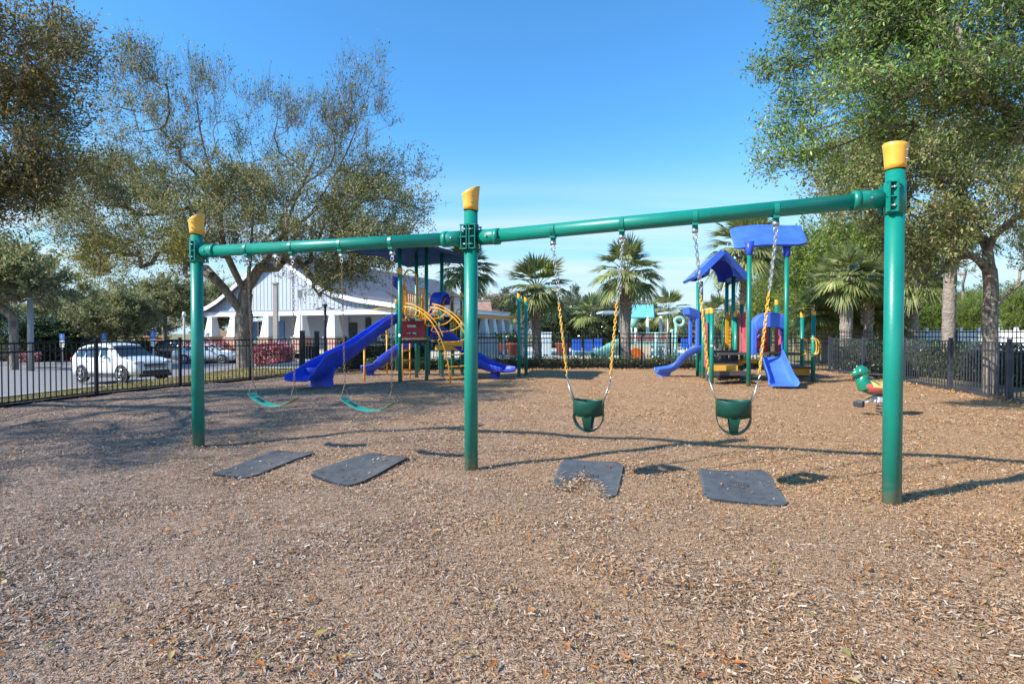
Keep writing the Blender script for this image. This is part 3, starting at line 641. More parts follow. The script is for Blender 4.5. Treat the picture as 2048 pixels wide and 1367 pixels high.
def round_loop(c, ax, up, w, h, k=6):
    """rounded rectangle of points; c bottom middle"""
    c = Vector(c); r = w/2; pts = []
    for i in range(k+1): a = math.pi*i/k; pts.append(c+ax*(math.cos(a)*r)+up*(h-r+math.sin(a)*r))
    for i in range(k+1): a = math.pi*i/k; pts.append(c-ax*(math.cos(a)*r)+up*(r-math.sin(a)*r))
    return pts
UP = Vector((0, 0, 1))
# ---- the larger structure on the left under the navy canopy
A1, A2, A3, A4 = Vector((-3.24, 15.9, 0)), Vector((-2.61, 16.8, 0)), Vector((-3.08, 17.75, 0)), Vector((-2.26, 17.75, 0))
pa = thing('play_structure', (-2.8, 17.0, 0), 'large play structure with navy canopy, blue slides and yellow arch climber', 'play structure')
e1 = Vector((2.44, -.7, 0)).normalized(); e2 = Vector((.93, 3.4, 0)).normalized()     # the deck's two directions
z_can = 3.72
CA, CB, CC, CD = Vector((-4.65, 15.5, z_can)), Vector((-3.63, 19.25, z_can)), Vector((-.95, 18.55, z_can)), Vector((-1.98, 14.75, z_can))
apex1 = (CA+CB+CC+CD)/4+Vector((0, 0, .55))
m = MB(); rg = [CA, CB, CC, CD]; nseg = 12; vs = []; fs = []
for i in range(4):
    a, b_ = rg[i], rg[(i+1) % 4]
    for j in range(nseg):
        for k in range(nseg+1):
            pass
    base_i = len(vs)
    for j in range(nseg+1):
        for k in range(nseg+1):
            u, v = j/nseg, k/nseg; e = a*(1-u)+b_*u; e = e+((apex1-e)*.0)+Vector((0, 0, .10*math.sin(math.pi*u)))+(Vector((apex1.x, apex1.y, e.z))-e)*(.06*math.sin(math.pi*u)); p = e*(1-v)+apex1*v; p = p-Vector((0, 0, .10*math.sin(math.pi*v)*(math.sin(math.pi*u)))); vs.append(p)
    for j in range(nseg):
        for k in range(nseg): q = base_i+j*(nseg+1)+k; fs.append((q, q+1, q+nseg+2, q+nseg+1))
m.add(vs, fs, 0, True)
can = m.build('canopy', CANVAS, pa); sol = can.modifiers.new('thick', 'SOLIDIFY'); sol.thickness = .012
m = MB()
for c in rg: m.tube([c, apex1-Vector((0, 0, .03))], .022, 8)
for i in range(4):
    a, b_ = rg[i], rg[(i+1) % 4]; m.tube([a+Vector((0, 0, -.0)), (a+b_)/2+Vector((0, 0, .1))+(Vector((apex1.x, apex1.y, z_can))-(a+b_)/2)*.06, b_], .012, 6)
m.build('canopy_frame', DARKI, can)
def roofz(P):
    d = max(abs((P-(CA+CC)/2).dot(e1))/1.38, abs((P-(CA+CC)/2).dot(e2))/1.94); return apex1.z-.55*min(1, d)-.03
for P in (A1, A2, A3, A4): capped_post(pa, P.x, P.y, roofz(P)-.05, cap=False)
m = MB(); m.tube([A1+UP*3.12, A1+UP*3.14, A1+UP*3.28, A1+UP*3.30], [.065, .078, .074, .062], 18); m.build('clamp_collar', ORANGE, pa)
for (px, py, ztop) in ((793.5, 742, 2.55), (905, 752, 2.65), (924, 750, 2.65), (1038, 752, 2.60), (1052, 750, 2.50)):
    P = atz(px, py, 0); capped_post(pa, P.x, P.y, ztop)
for (px, py) in ((837, 743), (857, 749), (880, 746)):
    P = atz(px, py, 0); capped_post(pa, P.x, P.y, 2.1, cap=False)
# decks
def deck(cs, z, h=.07, mat_=DECK, name='deck', root=pa):
    m = MB(); m.poly([Vector((c.x, c.y, z-h)) for c in cs], (0, 0, h)); return m.build(name, mat_, root, bevel=.008)
def rect(c, a, b_, w, l): return [c-a*w/2-b_*l/2, c+a*w/2-b_*l/2, c+a*w/2+b_*l/2, c-a*w/2+b_*l/2]
dc = Vector((-2.72, 17.1, 0)); deck(rect(Vector((-2.75, 17.0, 0)), e1, e2, 1.25, 1.9), 1.84)
dl = deck(rect(Vector((-2.55, 18.5, 0)), e1, e2, 1.3, 1.2), 1.20)
deck(rect(Vector((-1.85, 17.9, 0)), e1, e2, .95, 1.1), 1.05, .16, ORANGE, 'lower_deck')
m = MB(); q = Vector((-2.05, 17.2, 1.1)); m.beam(q-e1*.1, q+e1*.55, .05, .16); m.build('deck_skirt', ORANGE, pa); m = MB(); m.beam(q+Vector((.2, .6, -.18)), q+e1*.6+Vector((.2, .6, -.18)), .05, .14); m.build('deck_skirt', ORANGE, pa)
m = MB(); m.beam(A1+UP*1.17+e1*.06, A2+UP*1.17-e1*.0, .10, .10); m.build('deck_edge', DARKP, pa)
m = MB(); m.beam(A1+UP*1.255+e1*.05, A2+UP*1.255, .09, .05); m.build('ledge', ORANGE, pa)
# red barrier panel with slots
d12 = (A2-A1).normalized(); L12 = (A2-A1).length; nrm = Vector((d12.y, -d12.x, 0))
m = MB(); z0_, z1_ = 1.29, 1.76; c0 = A1+d12*.07; c1 = A2-d12*.07
def strip(za, zb, ta=0, tb=1): m.poly([c0.lerp(c1, ta)+UP*za-nrm*.015, c0.lerp(c1, tb)+UP*za-nrm*.015, c0.lerp(c1, tb)+UP*zb-nrm*.015, c0.lerp(c1, ta)+UP*zb-nrm*.015], nrm*.03)
strip(z0_, 1.38); strip(1.44, 1.60); strip(1.66, z1_)
for za, zb in ((1.38, 1.44), (1.60, 1.66)): strip(za, zb, 0, .22); strip(za, zb, .72, 1)
m.build('barrier_panel', REDP, pa)
m = MB(); p = A1+Vector((.0, -.062, 1.36)); m.cyl(p, p+Vector((-.004, -.006, 0)), .045, n=16); m.build('sticker', WHITE, pa)
# ladder under the deck
m = MB(); la, lb = atz(805, 755, 0), atz(820, 754, 0)
for P in (la, lb): m.cyl(P+UP*-.1, P+UP*1.15, .024, n=8)
lad = m.build('ladder_rail', YELLOW, pa)
for z in (.25, .56, .86):
    m = MB(); m.cyl(la+UP*z, lb+UP*z, .02, n=8); m.build('rung', YELLOW, pa)
# handrails of the upper deck
dn = Vector((0, 0, 1))
arch = atz(824, 742, 0); cpt = (A1+A2)/2
loop(pa, round_loop(cpt+UP*1.86-d12*.12, d12, UP, .50, 1.42, 10), .024)
loop(pa, round_loop(A1+d12*.17+UP*1.82, d12, UP, .20, .98, 6), .022)
loop(pa, round_loop(A1+d12*.15+UP*1.95+nrm*.04, d12, UP, .10, .80, 6), .018)
loop(pa, round_loop(A2-d12*.15+UP*1.85, d12, UP, .22, .92, 6), .022)
loop(pa, round_loop(A2-d12*.15+UP*1.95+nrm*.04, d12, UP, .10, .72, 6), .018)
loop(pa, round_loop(A3+e1*.35+UP*1.86, e1, UP, .34, .85, 6), .02)
loop(pa, round_loop(A4-e1*.1+UP*1.86+e2*.2, e2, UP, .4, .7, 6), .02)
m = MB()
for zz in (2.76,): m.cyl(A1+UP*zz, cpt-d12*.35+UP*zz, .022, n=8); m.cyl(A2+UP*zz, cpt+d12*.12+UP*zz, .022, n=8)
m.cyl(A3+UP*2.05, A1+UP*2.05, .02, n=8); m.cyl(A3+UP*2.65, A1+UP*2.65, .02, n=8)
for k in range(7): q = A3.lerp(A1, (k+1)/8); m.cyl(q+UP*2.05, q+UP*2.65, .012, n=6)
m.build('handrail', YELLOW, pa)
m = MB()
for k in range(9): q = A3.lerp(A4, (k+.5)/9); m.cyl(q+UP*1.9, q+UP*2.5, .014, n=6)
m.cyl(A3+UP*1.9, A4+UP*1.9, .018, n=8); m.cyl(A3+UP*2.5, A4+UP*2.5, .018, n=8); m.build('barrier_rails', YELLOW, pa)
# big slide to the left
slide(pa, [at(806, 641, 16.5), at(786, 646, 16.35), at(752, 668, 16.0), at(712, 700, 15.5), at(676, 726, 15.0), at(640, 745, 14.55), at(610, 756, 14.1), at(594, 760, 13.75)],
      [.46, .46, .46, .48, .52, .60, .66, .66], [.24, .25, .24, .27, .33, .30, .18, .12], BLUE, 'slide', 56, wside=([.9, .9, .9, 1, 1.1, 1.1, 1, 1], [1, 1, 1, 1.1, 1.35, 1.5, 1.3, 1.1]),
      foot=(at(644, 760, 14.7).x, 14.7, .50, .62, .42, R(12)))
hood_m = MB(); c = at(792, 566, 16.25)
hood_m.poly([at(783, 553, 16.1), at(797, 557, 16.4), at(797, 582, 16.4), at(783, 570, 16.1)], (.10, .03, .02)); hood_m.build('slide_hood', BLUE, pa, bevel=.02)
m = MB(); q = [at(745, 620, 16.0), at(758, 617, 16.0), at(795, 617, 16.15)]; m.tube(q, .02, 8); m.build('slide_hand_bar', ORANGE, pa)
def support(px, py, ptop, name='slide_support'):
    P = atz(px, py, 0); m = MB(); m.cyl(P+UP*-.1, Vector((P.x, P.y, ptop-.1)), .03, n=10); m.tube([Vector((P.x, P.y, ptop-.14)), Vector((P.x, P.y, ptop-.02)), Vector((P.x-.08, P.y, ptop+.06))], [.034, .036, .045], 10); m.build(name, YELLOW, pa)
support(729, 762, at(726, 690, atz(729, 762, 0).y).z); support(774, 750, at(774, 660, atz(774, 750, 0).y).z)
# smaller curved slide behind
slide(pa, [at(838, 688, 18.2), at(815, 694, 18.3), at(788, 712, 18.5), at(765, 730, 18.7), at(745, 738, 18.7), at(722, 740, 18.6)], [.46, .46, .5, .52, .54, .54], [.22, .2, .2, .2, .18, .15], BLUE, 'slide', 40, foot=(at(740, 745, 18.8).x, 18.8, .24, .3, .4, R(10)))
# slide to the right with the hood
slide(pa, [at(856, 672, 17.2), at(880, 674, 17.4), at(912, 694, 17.5), at(945, 720, 17.5), at(975, 737, 17.3), at(1002, 741, 17.0), at(1018, 742, 16.8)], [.50, .5, .5, .52, .56, .6, .62], [.30, .30, .28, .28, .24, .16, .12], BLUE, 'slide', 44, foot=(at(991, 750, 17.25).x, 17.25, .26, .26, .4, R(-10)))
hd = MB(); hc = at(872, 640, 17.6); ax = (at(890, 640, 17.9)-at(858, 640, 17.3)).normalized(); sdv = Vector((ax.y, -ax.x, 0))
rings = []
for dd, sc_h in ((-.02, .92), (.0, 1.0), (.42, .96), (.44, .90)):
    ring = []
    for k in range(15): a = math.pi*k/14; ring.append(hc+sdv*dd+ax*(math.cos(a)*.29*sc_h)+UP*(.48+math.sin(a)*.42*sc_h))
    for k in range(15): a = math.pi*(14-k)/14; ring.append(hc+sdv*dd+ax*(math.cos(a)*.25*sc_h)+UP*(.48+math.sin(a)*.37*sc_h))
    rings.append(ring)
hd.loft(rings, caps=True)
for s_ in (-1, 1): hd.beam(hc+ax*s_*.27+UP*-.55+sdv*.02, hc+ax*s_*.27+UP*.52+sdv*.02, .07, .10)
hd.build('slide_hood', BLUE, pa)
# right-hand rails of the second platform and the long overhead pipe
for px, y_, zb, w_, h_ in ((897, 17.6, 1.2, .36, 1.35), (913, 17.4, 1.2, .42, 1.38), (921, 17.7, .9, .3, 1.3)):
    q = at(px, 666, y_); loop(pa, round_loop((q.x, q.y, zb), e1, UP, w_, h_, 7), .02)
qa = at(918, 650, 17.6); m = MB(); ring = [qa+Vector((.13*math.cos(a), 0, .13*math.sin(a))) for a in [2*math.pi*k/14 for k in range(14)]]; m.tube(ring, .018, 6, closed=True); m.build('steering_ring', YELLOW, pa)
m = MB(); m.tube([at(905, 634, 17.4), at(940, 633.5, 17.8), at(1046, 634, 18.4)], .045, 12); m.build('overhead_bar', ORANGE, pa)
# arch climber
left = [at(808, 613, 15.75), at(826, 616, 15.6), at(850, 630, 15.45), at(868, 651, 15.3), at(884, 683, 15.2), at(894, 715, 15.1), at(899, 745, 15.05), atz(901, 771, -.05)]
left2 = [at(812, 606, 15.75), at(830, 611, 15.6), at(853, 625, 15.45), at(872, 645, 15.3), at(882, 662, 15.25), at(886, 672, 15.2)]
dx_ = Vector((.62, .62, 0))
def shift(pts): return [p+Vector((.70, .34, 0)) for p in pts]
Lc, L2c = bez(left, 40), bez(left2, 30); Rc, R2c = bez(shift(left), 40), bez(shift(left2), 30)
for pts_, nm in ((Lc, 'climber_rail'), (L2c, 'climber_handrail'), (Rc, 'climber_rail'), (R2c, 'climber_handrail')):
    m = MB(); m.tube(pts_, .021 if 'hand' not in nm else .017, 8); m.build(nm, YELLOW, pa)
for k, t_ in enumerate((.04, .14, .24, .34, .44, .55, .66, .78, .92)):
    i = int(t_*(len(Lc)-1)); a, b_ = Lc[i], Rc[i]; tg = (Lc[min(i+1, len(Lc)-1)]-Lc[i-1]).normalized(); sdx = (b_-a).normalized(); nn = tg.cross(sdx); nn = nn if nn.z < 0 or nn.y > 0 else -nn
    nn = nn.normalized(); nn = -nn if nn.x > 0 else nn; out = nn*(.26 if t_ < .3 else .34)
    if t_ > .85: pts_ = [a-sdx*.12, b_]
    else: pts_ = bez([a, a+out*.75+Vector((0, 0, .0)), a+out+sdx*.12, a.lerp(b_, .5)+out*.95, b_-sdx*.15+out*.7, b_], 18)
    m = MB(); m.tube(pts_, .017, 8); m.build('rung', YELLOW, pa)

# ---- the smaller structure on the right
pb = thing('play_structure', (6.9, 16.2, 0), 'small play structure with blue gabled roof, wavy blue roof sheet and red panels', 'play structure')
def bp_(px, py, ztop, cap=True, r=.057, m_=GREEN, sl=(-.5, 0)):
    P = atz(px, py, 0); return capped_post(pb, P.x, P.y, ztop, r, m_, cap, slope=sl), P
_, B1 = bp_(1497, 772, 3.66, False); B2 = Vector((at(1572, 700, 15.1).x, 15.1, 0)); capped_post(pb, B2.x, B2.y, 3.78, cap=False)
bp_(1423, 770, 1.98); bp_(1415, 761.5, 2.02); bp_(1406, 756, 2.08)
_, B3 = bp_(1401.5, 755, 3.06, False); _, B4 = bp_(1395, 751, 3.12, False)
B5 = Vector((at(1466, 700, 16.7).x, 16.7, 0)); capped_post(pb, B5.x, B5.y, at(1466, 550, 16.7).z, cap=False)
B6 = Vector((at(1453, 700, 17.9).x, 17.9, 0)); capped_post(pb, B6.x, B6.y, at(1453, 562, 17.9).z, cap=False)
for px, Y_, yt in ((1483, 17.2, 607), (1471, 16.6, 632), (1537.5, 17.3, 625), (1553, 17.0, 608), (1604, 17.2, 633), (1626.5, 16.15, 629)):
    P = at(px, 700, Y_); capped_post(pb, P.x, P.y, at(px, yt, Y_).z)
# wavy roof sheet
TL, TR, BR_, BL = at(1459, 453, 15.95), at(1602, 447, 16.2), at(1617, 484, 15.0), at(1470, 495, 14.75)
n = 16; rings = []; m = MB(); vs = []; fs = []
for i in range(n+1):
    for j in range(n+1):
        u, v = i/n, j/n; uu_, vv_ = 2*u-1, 2*v-1; rr = max(0, abs(uu_)+abs(vv_)-1.86)*.5; uu_ *= 1-rr; vv_ *= 1-rr; u, v = (uu_+1)/2, (vv_+1)/2
        p = BL*(1-u)*(1-v)+BR_*u*(1-v)+TR*u*v+TL*(1-u)*v; p = p+Vector((0, 0, .028*math.sin(u*6.3-.9)+.025*math.sin(v*6.3))); vs.append(p)
for i in range(n):
    for j in range(n): q = i*(n+1)+j; fs.append((q, q+n+1, q+n+2, q+1))
m.add(vs, fs, 0, True); rf = m.build('wavy_roof', BLUEL, pb); so = rf.modifiers.new('thick', 'SOLIDIFY'); so.thickness = .07; so.offset = -1; bv = rf.modifiers.new('bv', 'BEVEL'); bv.width = .02; bv.segments = 2; bv.limit_method = 'ANGLE'; bv.angle_limit = R(50)
for B in (B1, B2): m = MB(); m.tube([(B.x, B.y, 3.50), (B.x, B.y, 3.52), (B.x, B.y, 3.64), (B.x, B.y, 3.86)], [.06, .085, .09, .12], 16); m.build('roof_bracket', BLUE, rf)
# gabled roof with arched front
ga, gl, gr = at(1437, 503, 15.6), at(1402, 549, 15.5), at(1490, 548, 15.95)
back = Vector((.25, 2.0, 0)); gz = gl.z
gl = Vector((gl.x-.05, gl.y, gz)); gr = Vector((gr.x, gr.y, gz)); ga = Vector(((gl.x+gr.x)/2, (gl.y+gr.y)/2, ga.z)); fx_ = (gr-gl).normalized(); W = (gr-gl).length; nb = back.normalized()
def gface(o_, dep, mt_, nm, par):
    m = MB(); rings = []; K = 18; c = (gl+gr)/2+o_
    outer = []; inner = []; ra = W*.27
    for k in range(K+1):
        t_ = k/K
        if t_ < .5: p = gl.lerp(ga, t_*2)
        else: p = ga.lerp(gr, (t_-.5)*2)
        outer.append(p+o_); a = math.pi*(1-t_); inner.append(c+fx_*math.cos(a)*ra+UP*(math.sin(a)*ra*1.12))
    vs = outer+inner+[p+nb*dep for p in outer]+[p+nb*dep for p in inner]; n1 = K+1; fs = []
    for k in range(K):
        fs.append((k, n1+k, n1+k+1, k+1)); fs.append((2*n1+k, 2*n1+k+1, 3*n1+k+1, 3*n1+k)); fs.append((n1+k, 3*n1+k, 3*n1+k+1, n1+k+1)); fs.append((k, k+1, 2*n1+k+1, 2*n1+k))
    fs.append((0, 2*n1, 3*n1, n1)); fs.append((K, n1+K, 3*n1+K, 2*n1+K)); m.add(vs, fs); return m.build(nm, mt_, par)
m = MB(); ov = .10
for P in (gl, gr):
    s_ = (P-ga); nrm2 = s_.cross(nb); nrm2 = nrm2.normalized() if nrm2.z > 0 else -nrm2.normalized(); e = P+s_.normalized()*.10
    rings = []; m.loft([[ga+nrm2*.05, e+nrm2*.05, e-nrm2*.03, ga-nrm2*.0], [ga+nrm2*.05+back*1.0, e+nrm2*.05+back, e-nrm2*.03+back, ga+back]], smooth=False)
    m.loft([[q_-nb*.06+UP*.02 for q_ in (ga+nrm2*.08, e+nrm2*.08, e-nrm2*.09, ga-nrm2*.09)], [q_+nb*.05+UP*.02 for q_ in (ga+nrm2*.08, e+nrm2*.08, e-nrm2*.09, ga-nrm2*.09)]], smooth=False)
gro = m.build('gabled_roof', BLUEL, pb)
gface(Vector((0, 0, 0))+nb*.06, .10, BLUEL, 'arched_gable', gro); gface(back-nb*.12, .10, BLUE, 'arched_gable', gro)
# arched tunnel lining
m = MB(); c = (gl+gr)/2; rings = []
for q_ in (.1, .5, .94): rings.append([c+back*q_+fx_*math.cos(math.pi*k/16)*W*.275+UP*math.sin(math.pi*k/16)*W*.30 for k in range(17)])
m.loft(rings, close=False, caps=False); m.build('vault', mat('blue_vault_plastic', (.02, .05, .52), .85, spec=.1, var=.1), gro)
# decks and steps
z = .86
m = MB(); c = Vector((6.55, 16.9, 0)); m.poly([(5.95, 15.9, z-.07), (7.0, 15.9, z-.07), (7.35, 17.6, z-.07), (6.2, 17.8, z-.07)], (0, 0, .07)); m.build('deck', DECK, pb)
m = MB(); m.poly([(7.05, 15.75, z-.07), (8.2, 15.6, z-.07), (8.4, 16.9, z-.07), (7.2, 17.0, z-.07)], (0, 0, .07)); m.build('deck', DECK, pb)
def wbox(px0, py0, px1, py1, Y, dep, mt_, nm, root=pb, bev=.006):
    a, b_ = at(px0, py1, Y), at(px1, py0, Y); m = MB(); m.box(((a.x+b_.x)/2, Y+dep/2, (a.z+b_.z)/2), (b_.x-a.x, dep, b_.z-a.z)); return m.build(nm, mt_, root, bevel=bev)
wbox(1425, 730.6, 1476, 744, 15.3, .20, ORANGE, 'step_riser'); wbox(1424, 728, 1478, 731, 15.5, .45, DECK, 'step'); wbox(1420, 741.5, 1493, 751, 15.2, .42, DECK, 'step')
wbox(1474, 719, 1485, 730, 16.3, .1, ORANGE, 'riser'); wbox(1485, 719, 1515, 726, 16.2, .15, ORANGE, 'deck_skirt'); wbox(1440, 751, 1480, 757, 15.6, .25, DARKI, 'step_brace')
# perforated barrier
m = MB(); Y_ = 16.0; xs0, xs1 = at(1426, 715, Y_).x, at(1476, 715, Y_).x; zt, zb_ = at(1450, 700, Y_).z, at(1450, 729, Y_).z
nx_, nz_ = 20, 12
for i in range(nx_+1): x_ = xs0+(xs1-xs0)*i/nx_; m.box((x_, Y_, (zt+zb_)/2), (.020, .012, zt-zb_))
for j in range(nz_+1): z_ = zb_+(zt-zb_)*j/nz_; m.box(((xs0+xs1)/2, Y_+.003, z_), (xs1-xs0, .011, .018))
m.box(((xs0+xs1)/2, Y_, zt-.03), (xs1-xs0, .02, .07)); m.build('perforated_panel', DARKP, pb)
# red panels
def holed(c0, c1, z0, z1, holes, mt_, nm, th=.03, nu=22, nv=26, tops=None):
    """upright panel with holes knocked out of its grid (u, v, ru, rv)"""
    m = MB(); c0, c1 = Vector(c0), Vector(c1); dd = (c1-c0).normalized(); nn = Vector((dd.y, -dd.x, 0)); vs = []; keep = {}
    for j in range(nv+1):
        for i in range(nu+1):
            u, v = i/nu, j/nv; h = z1-z0
            if tops: h = (tops(u))*(z1-z0)
            vs.append(c0.lerp(c1, u)+UP*(z0+h*v))
    off = len(vs); vs += [p+nn*th for p in vs]; ok = lambda i, j: 0 <= i < nu and 0 <= j < nv and not any(((i+.5)/nu-hu)**2/ru**2+((j+.5)/nv-hv)**2/rv**2 < 1 for hu, hv, ru, rv in holes)
    fs = []
    for j in range(nv):
        for i in range(nu):
            if not ok(i, j): continue
            a, b_, c, d = j*(nu+1)+i, j*(nu+1)+i+1, (j+1)*(nu+1)+i+1, (j+1)*(nu+1)+i
            fs += [(a, d, c, b_), (a+off, b_+off, c+off, d+off)]
            for (x, y), (p, q) in (((i-1, j), (d, a)), ((i+1, j), (b_, c)), ((i, j-1), (a, b_)), ((i, j+1), (c, d))):
                if not ok(x, y): fs.append((p, q, q+off, p+off))
    m.add(vs, fs); return m.build(nm, mt_, pb)
holed(at(1508, 700, 16.3).xy.to_3d(), at(1535, 700, 16.9).xy.to_3d(), .84, 1.95, [(.45, .80, .13, .08), (.75, .83, .08, .04), (.2, .52, .07, .04), (.55, .52, .14, .06), (.85, .55, .06, .06), (.5, .28, .13, .05), (.8, .3, .06, .05), (.12, .35, .05, .05)], PINKP, 'climbing_panel')
m = MB()
for u_, zz, rr in ((.35, 1.22, .035), (.55, 1.13, .05), (.15, 1.35, .03), (.7, 1.4, .035), (.8, 1.1, .03)):
    q = at(1508, 700, 16.3).xy.to_3d().lerp(at(1535, 700, 16.9).xy.to_3d(), u_)+UP*zz+Vector((.01, -.05, 0)); m.ball(q, (rr, .03, rr), n=10, m=6)
m.build('climbing_hold', DARKI, pb)
holed(at(1486, 700, 16.5).xy.to_3d(), at(1500, 700, 15.8).xy.to_3d(), .84, 2.10, [(.35, .5, .05, .15), (.55, .5, .05, .17), (.75, .5, .05, .15), (.5, .82, .12, .03)], PINKP, 'wave_slot_panel', tops=lambda u: .93+.07*u)
holed(at(1476, 700, 16.9).xy.to_3d(), at(1482, 700, 16.5).xy.to_3d(), .84, 2.0, [(.3, .7, .1, .05), (.7, .4, .1, .05)], PINKP, 'side_panel')
holed(at(1410, 700, 16.9).xy.to_3d(), at(1415, 700, 16.2).xy.to_3d(), .40, 1.75, [(.5, .6, .2, .05)], PINKP, 'side_panel')
holed(at(1551, 700, 17.0).xy.to_3d(), at(1566, 700, 16.3).xy.to_3d(), .84, 2.0, [(.5, .7, .2, .08), (.5, .4, .2, .05)], PINKP, 'side_panel')
# yellow chute wall seen through the structure
m = MB(); q = at(1460, 700, 17.3)
for s_, x0 in ((0, 1454.5), (1, 1463)):
    a = at(x0, 700, 17.2+.4*s_); m.poly([(a.x-.045, a.y, .95), (a.x+.045, a.y, .95), (a.x+.045, a.y, 1.95+.25*s_), (a.x, a.y, 2.1+.25*s_), (a.x-.045, a.y, 1.95+.2*s_)], (0, .05, 0))
for k in range(9): a = at(1457.5, 700, 17.3); m.cyl((a.x, a.y, 1.0+.12*k), (a.x+.16, a.y+.05, 1.0+.12*k), .015, n=6)
m.build('crawl_ladder', YELLOW, pb)
m = MB(); a = at(1446, 640, 17.4); ring = bez([(a.x, a.y, .95), (a.x-.02, a.y, 1.5), (a.x+.02, a.y, 1.85), (a.x+.15, a.y, 1.98)], 14); m.tube(ring, .022, 8); m.build('pole', GREEN, pb)
# front slide with arch hood
sp0 = at(1541, 713, 15.35); sp1 = at(1566, 771, 14.1)
slide(pb, [sp0, at(1544, 719, 15.1), at(1553, 742, 14.65), at(1560, 760, 14.35), at(1566, 769, 14.1), at(1568, 771, 13.95)], [.52, .54, .56, .58, .62, .66], [.24, .22, .2, .2, .17, .09], BLUEL, 'slide', 30)
m = MB()
for s_ in (-.12, .12): m.cyl((sp1.x+s_, 14.25, -.1), (sp1.x+s_, 14.3, .12), .03, n=10)
m.build('slide_support', ORANGE, pb)
hc = at(1537.5, 650, 15.35); rings = []; m = MB()
for yy, sc_ in ((-.22, .93), (-.20, 1.0), (.10, 1.0), (.12, .95)):
    ring = []
    for k in range(17): a = math.pi*k/16; ring.append(Vector((hc.x+math.cos(a)*.47, 15.35+yy, 1.66+math.sin(a)*.34*sc_)))
    for k in range(17): a = math.pi*(16-k)/16; ring.append(Vector((hc.x+math.cos(a)*.40, 15.35+yy, 1.46+math.sin(a)*.14*sc_)))
    rings.append(ring)
m.loft(rings); hd = m.build('slide_hood', BLUEL, pb, bevel=.01)
for s_ in (-1, 1): m = MB(); m.box((hc.x+s_*.43, 15.33, 1.26), (.11, .16, .86)); m.tube([(hc.x+s_*.37, 15.28, 1.66), (hc.x+s_*.27, 15.25, 1.55), (hc.x+s_*.27, 15.25, 1.40), (hc.x+s_*.38, 15.28, 1.28)], .022, 8); m.build('hood_pillar', BLUEL, hd, bevel=.02)
# left slide with its hood
slide(pb, [at(1404, 703, 17.6), at(1392, 704, 17.6), at(1374, 714, 17.7), at(1358, 731, 17.8), at(1342, 740, 17.85), at(1324, 742, 17.85), at(1312, 742, 17.85)], [.5]*7, [.2, .2, .17, .16, .15, .13, .1], BLUEL, 'slide', 36, foot=(at(1327, 745, 17.9).x, 17.9, .2, .42, .4, 0))
m = MB(); a0 = at(1400, 690, 17.5)
m.poly([at(1377, 613, 17.3), at(1401, 621, 17.4), at(1401, 640, 17.4), at(1379, 628, 17.3)], (.03, .75, 0)); m.box((at(1395, 660, 17.4).x, 17.4, at(1395, 664, 17.4).z), (.10, .12, .85)); m.box((at(1395, 660, 17.4).x, 18.1, at(1395, 664, 17.4).z), (.10, .12, .85)); m.build('slide_hood', BLUEL, pb, bevel=.015)
# right-hand steps, handles
wbox(1578, 736, 1620, 750, 16.35, .3, ORANGE, 'step_riser'); wbox(1576, 733, 1626, 736.5, 16.2, .7, DECK, 'step'); wbox(1580, 752, 1625, 755, 15.9, .35, DARKI, 'step')
for px, Y_, sx_ in ((1611, 17.1, 1), (1635, 16.1, 1), (1630, 16.02, .5)):
    a = at(px, 692, Y_); zt_, zb2 = at(px, 677, Y_).z, at(px, 709, Y_).z; loop(pb, bez([(a.x-.13, a.y, zt_), (a.x-.05, a.y-.02, zt_-.01), (a.x+.02, a.y-.03, zt_-.10), (a.x+.02, a.y-.03, zb2+.10), (a.x-.05, a.y-.02, zb2+.01), (a.x-.13, a.y, zb2)], 16), .02, closed=False)
m = MB(); p = at(1421.5, 691, 15.0); m.cyl((p.x, p.y-.055, p.z), (p.x, p.y-.064, p.z), .035, n=14); m.build('sticker', WHITE, pb)
m = MB(); pts = [(at(1484, 755, 15.9).x+.08*math.cos(a*1.0), 15.9+.08*math.sin(a), .02+.28*a/(8*math.pi)) for a in np.linspace(0, 8*math.pi, 60)]; m.tube(pts, .014, 6); m.build('spring', GREEN, pb)

# ---- turtle spring rider
sx0, sy0 = 6.42, 9.55; tr = thing('spring_rider', (sx0, sy0, 0), 'green turtle spring rider with red and yellow shell behind the right swing post', 'spring rider')
TG = mat('turtle_green_gloss', (.006, .21, .12), .18, var=.06, coat=.6); TSH = mat('shell_red_paint', (.50, .10, .08), .3, var=.3, vscale=20, coat=.4, stretch=(9, 1, 1)); TYL = mat('saddle_yellow_paint', (.62, .48, .14), .28, var=.08, coat=.4)
m = MB(); X0 = sx0
prof = [(-.39, .50, .03, .56), (-.37, .45, .08, .60), (-.30, .39, .125, .60), (-.20, .35, .16, .60), (-.05, .35, .175, .57), (.12, .35, .17, .575), (.22, .36, .13, .60), (.28, .40, .07, .58), (.32, .46, .02, .54)]
rings = []
for x, zb3, w, zt3 in prof:
    c_ = (zb3+zt3)/2; h_ = (zt3-zb3)/2; rings.append([(X0+x, sy0+w*math.cos(a), c_+h_*math.sin(a)) for a in [2*math.pi*k/18 for k in range(18)]])
m.loft(rings); m.tube(bez([(X0-.34, sy0, .42), (X0-.37, sy0, .56), (X0-.335, sy0, .67), (X0-.35, sy0, .74)], 14), [.12]*3+[.10]*3+[.085]*3+[.085]*20, 16) if False else None
neck = bez([(X0-.27, sy0, .48), (X0-.32, sy0, .57), (X0-.315, sy0, .66), (X0-.33, sy0, .74)], 14); m.tube(neck, [float(np.interp(k/(len(neck)-1), [0, .4, .75, 1], [.13, .105, .082, .078])) for k in range(len(neck))], 16)
bd = m.build('body', TG, tr)
m = MB(); rings = []
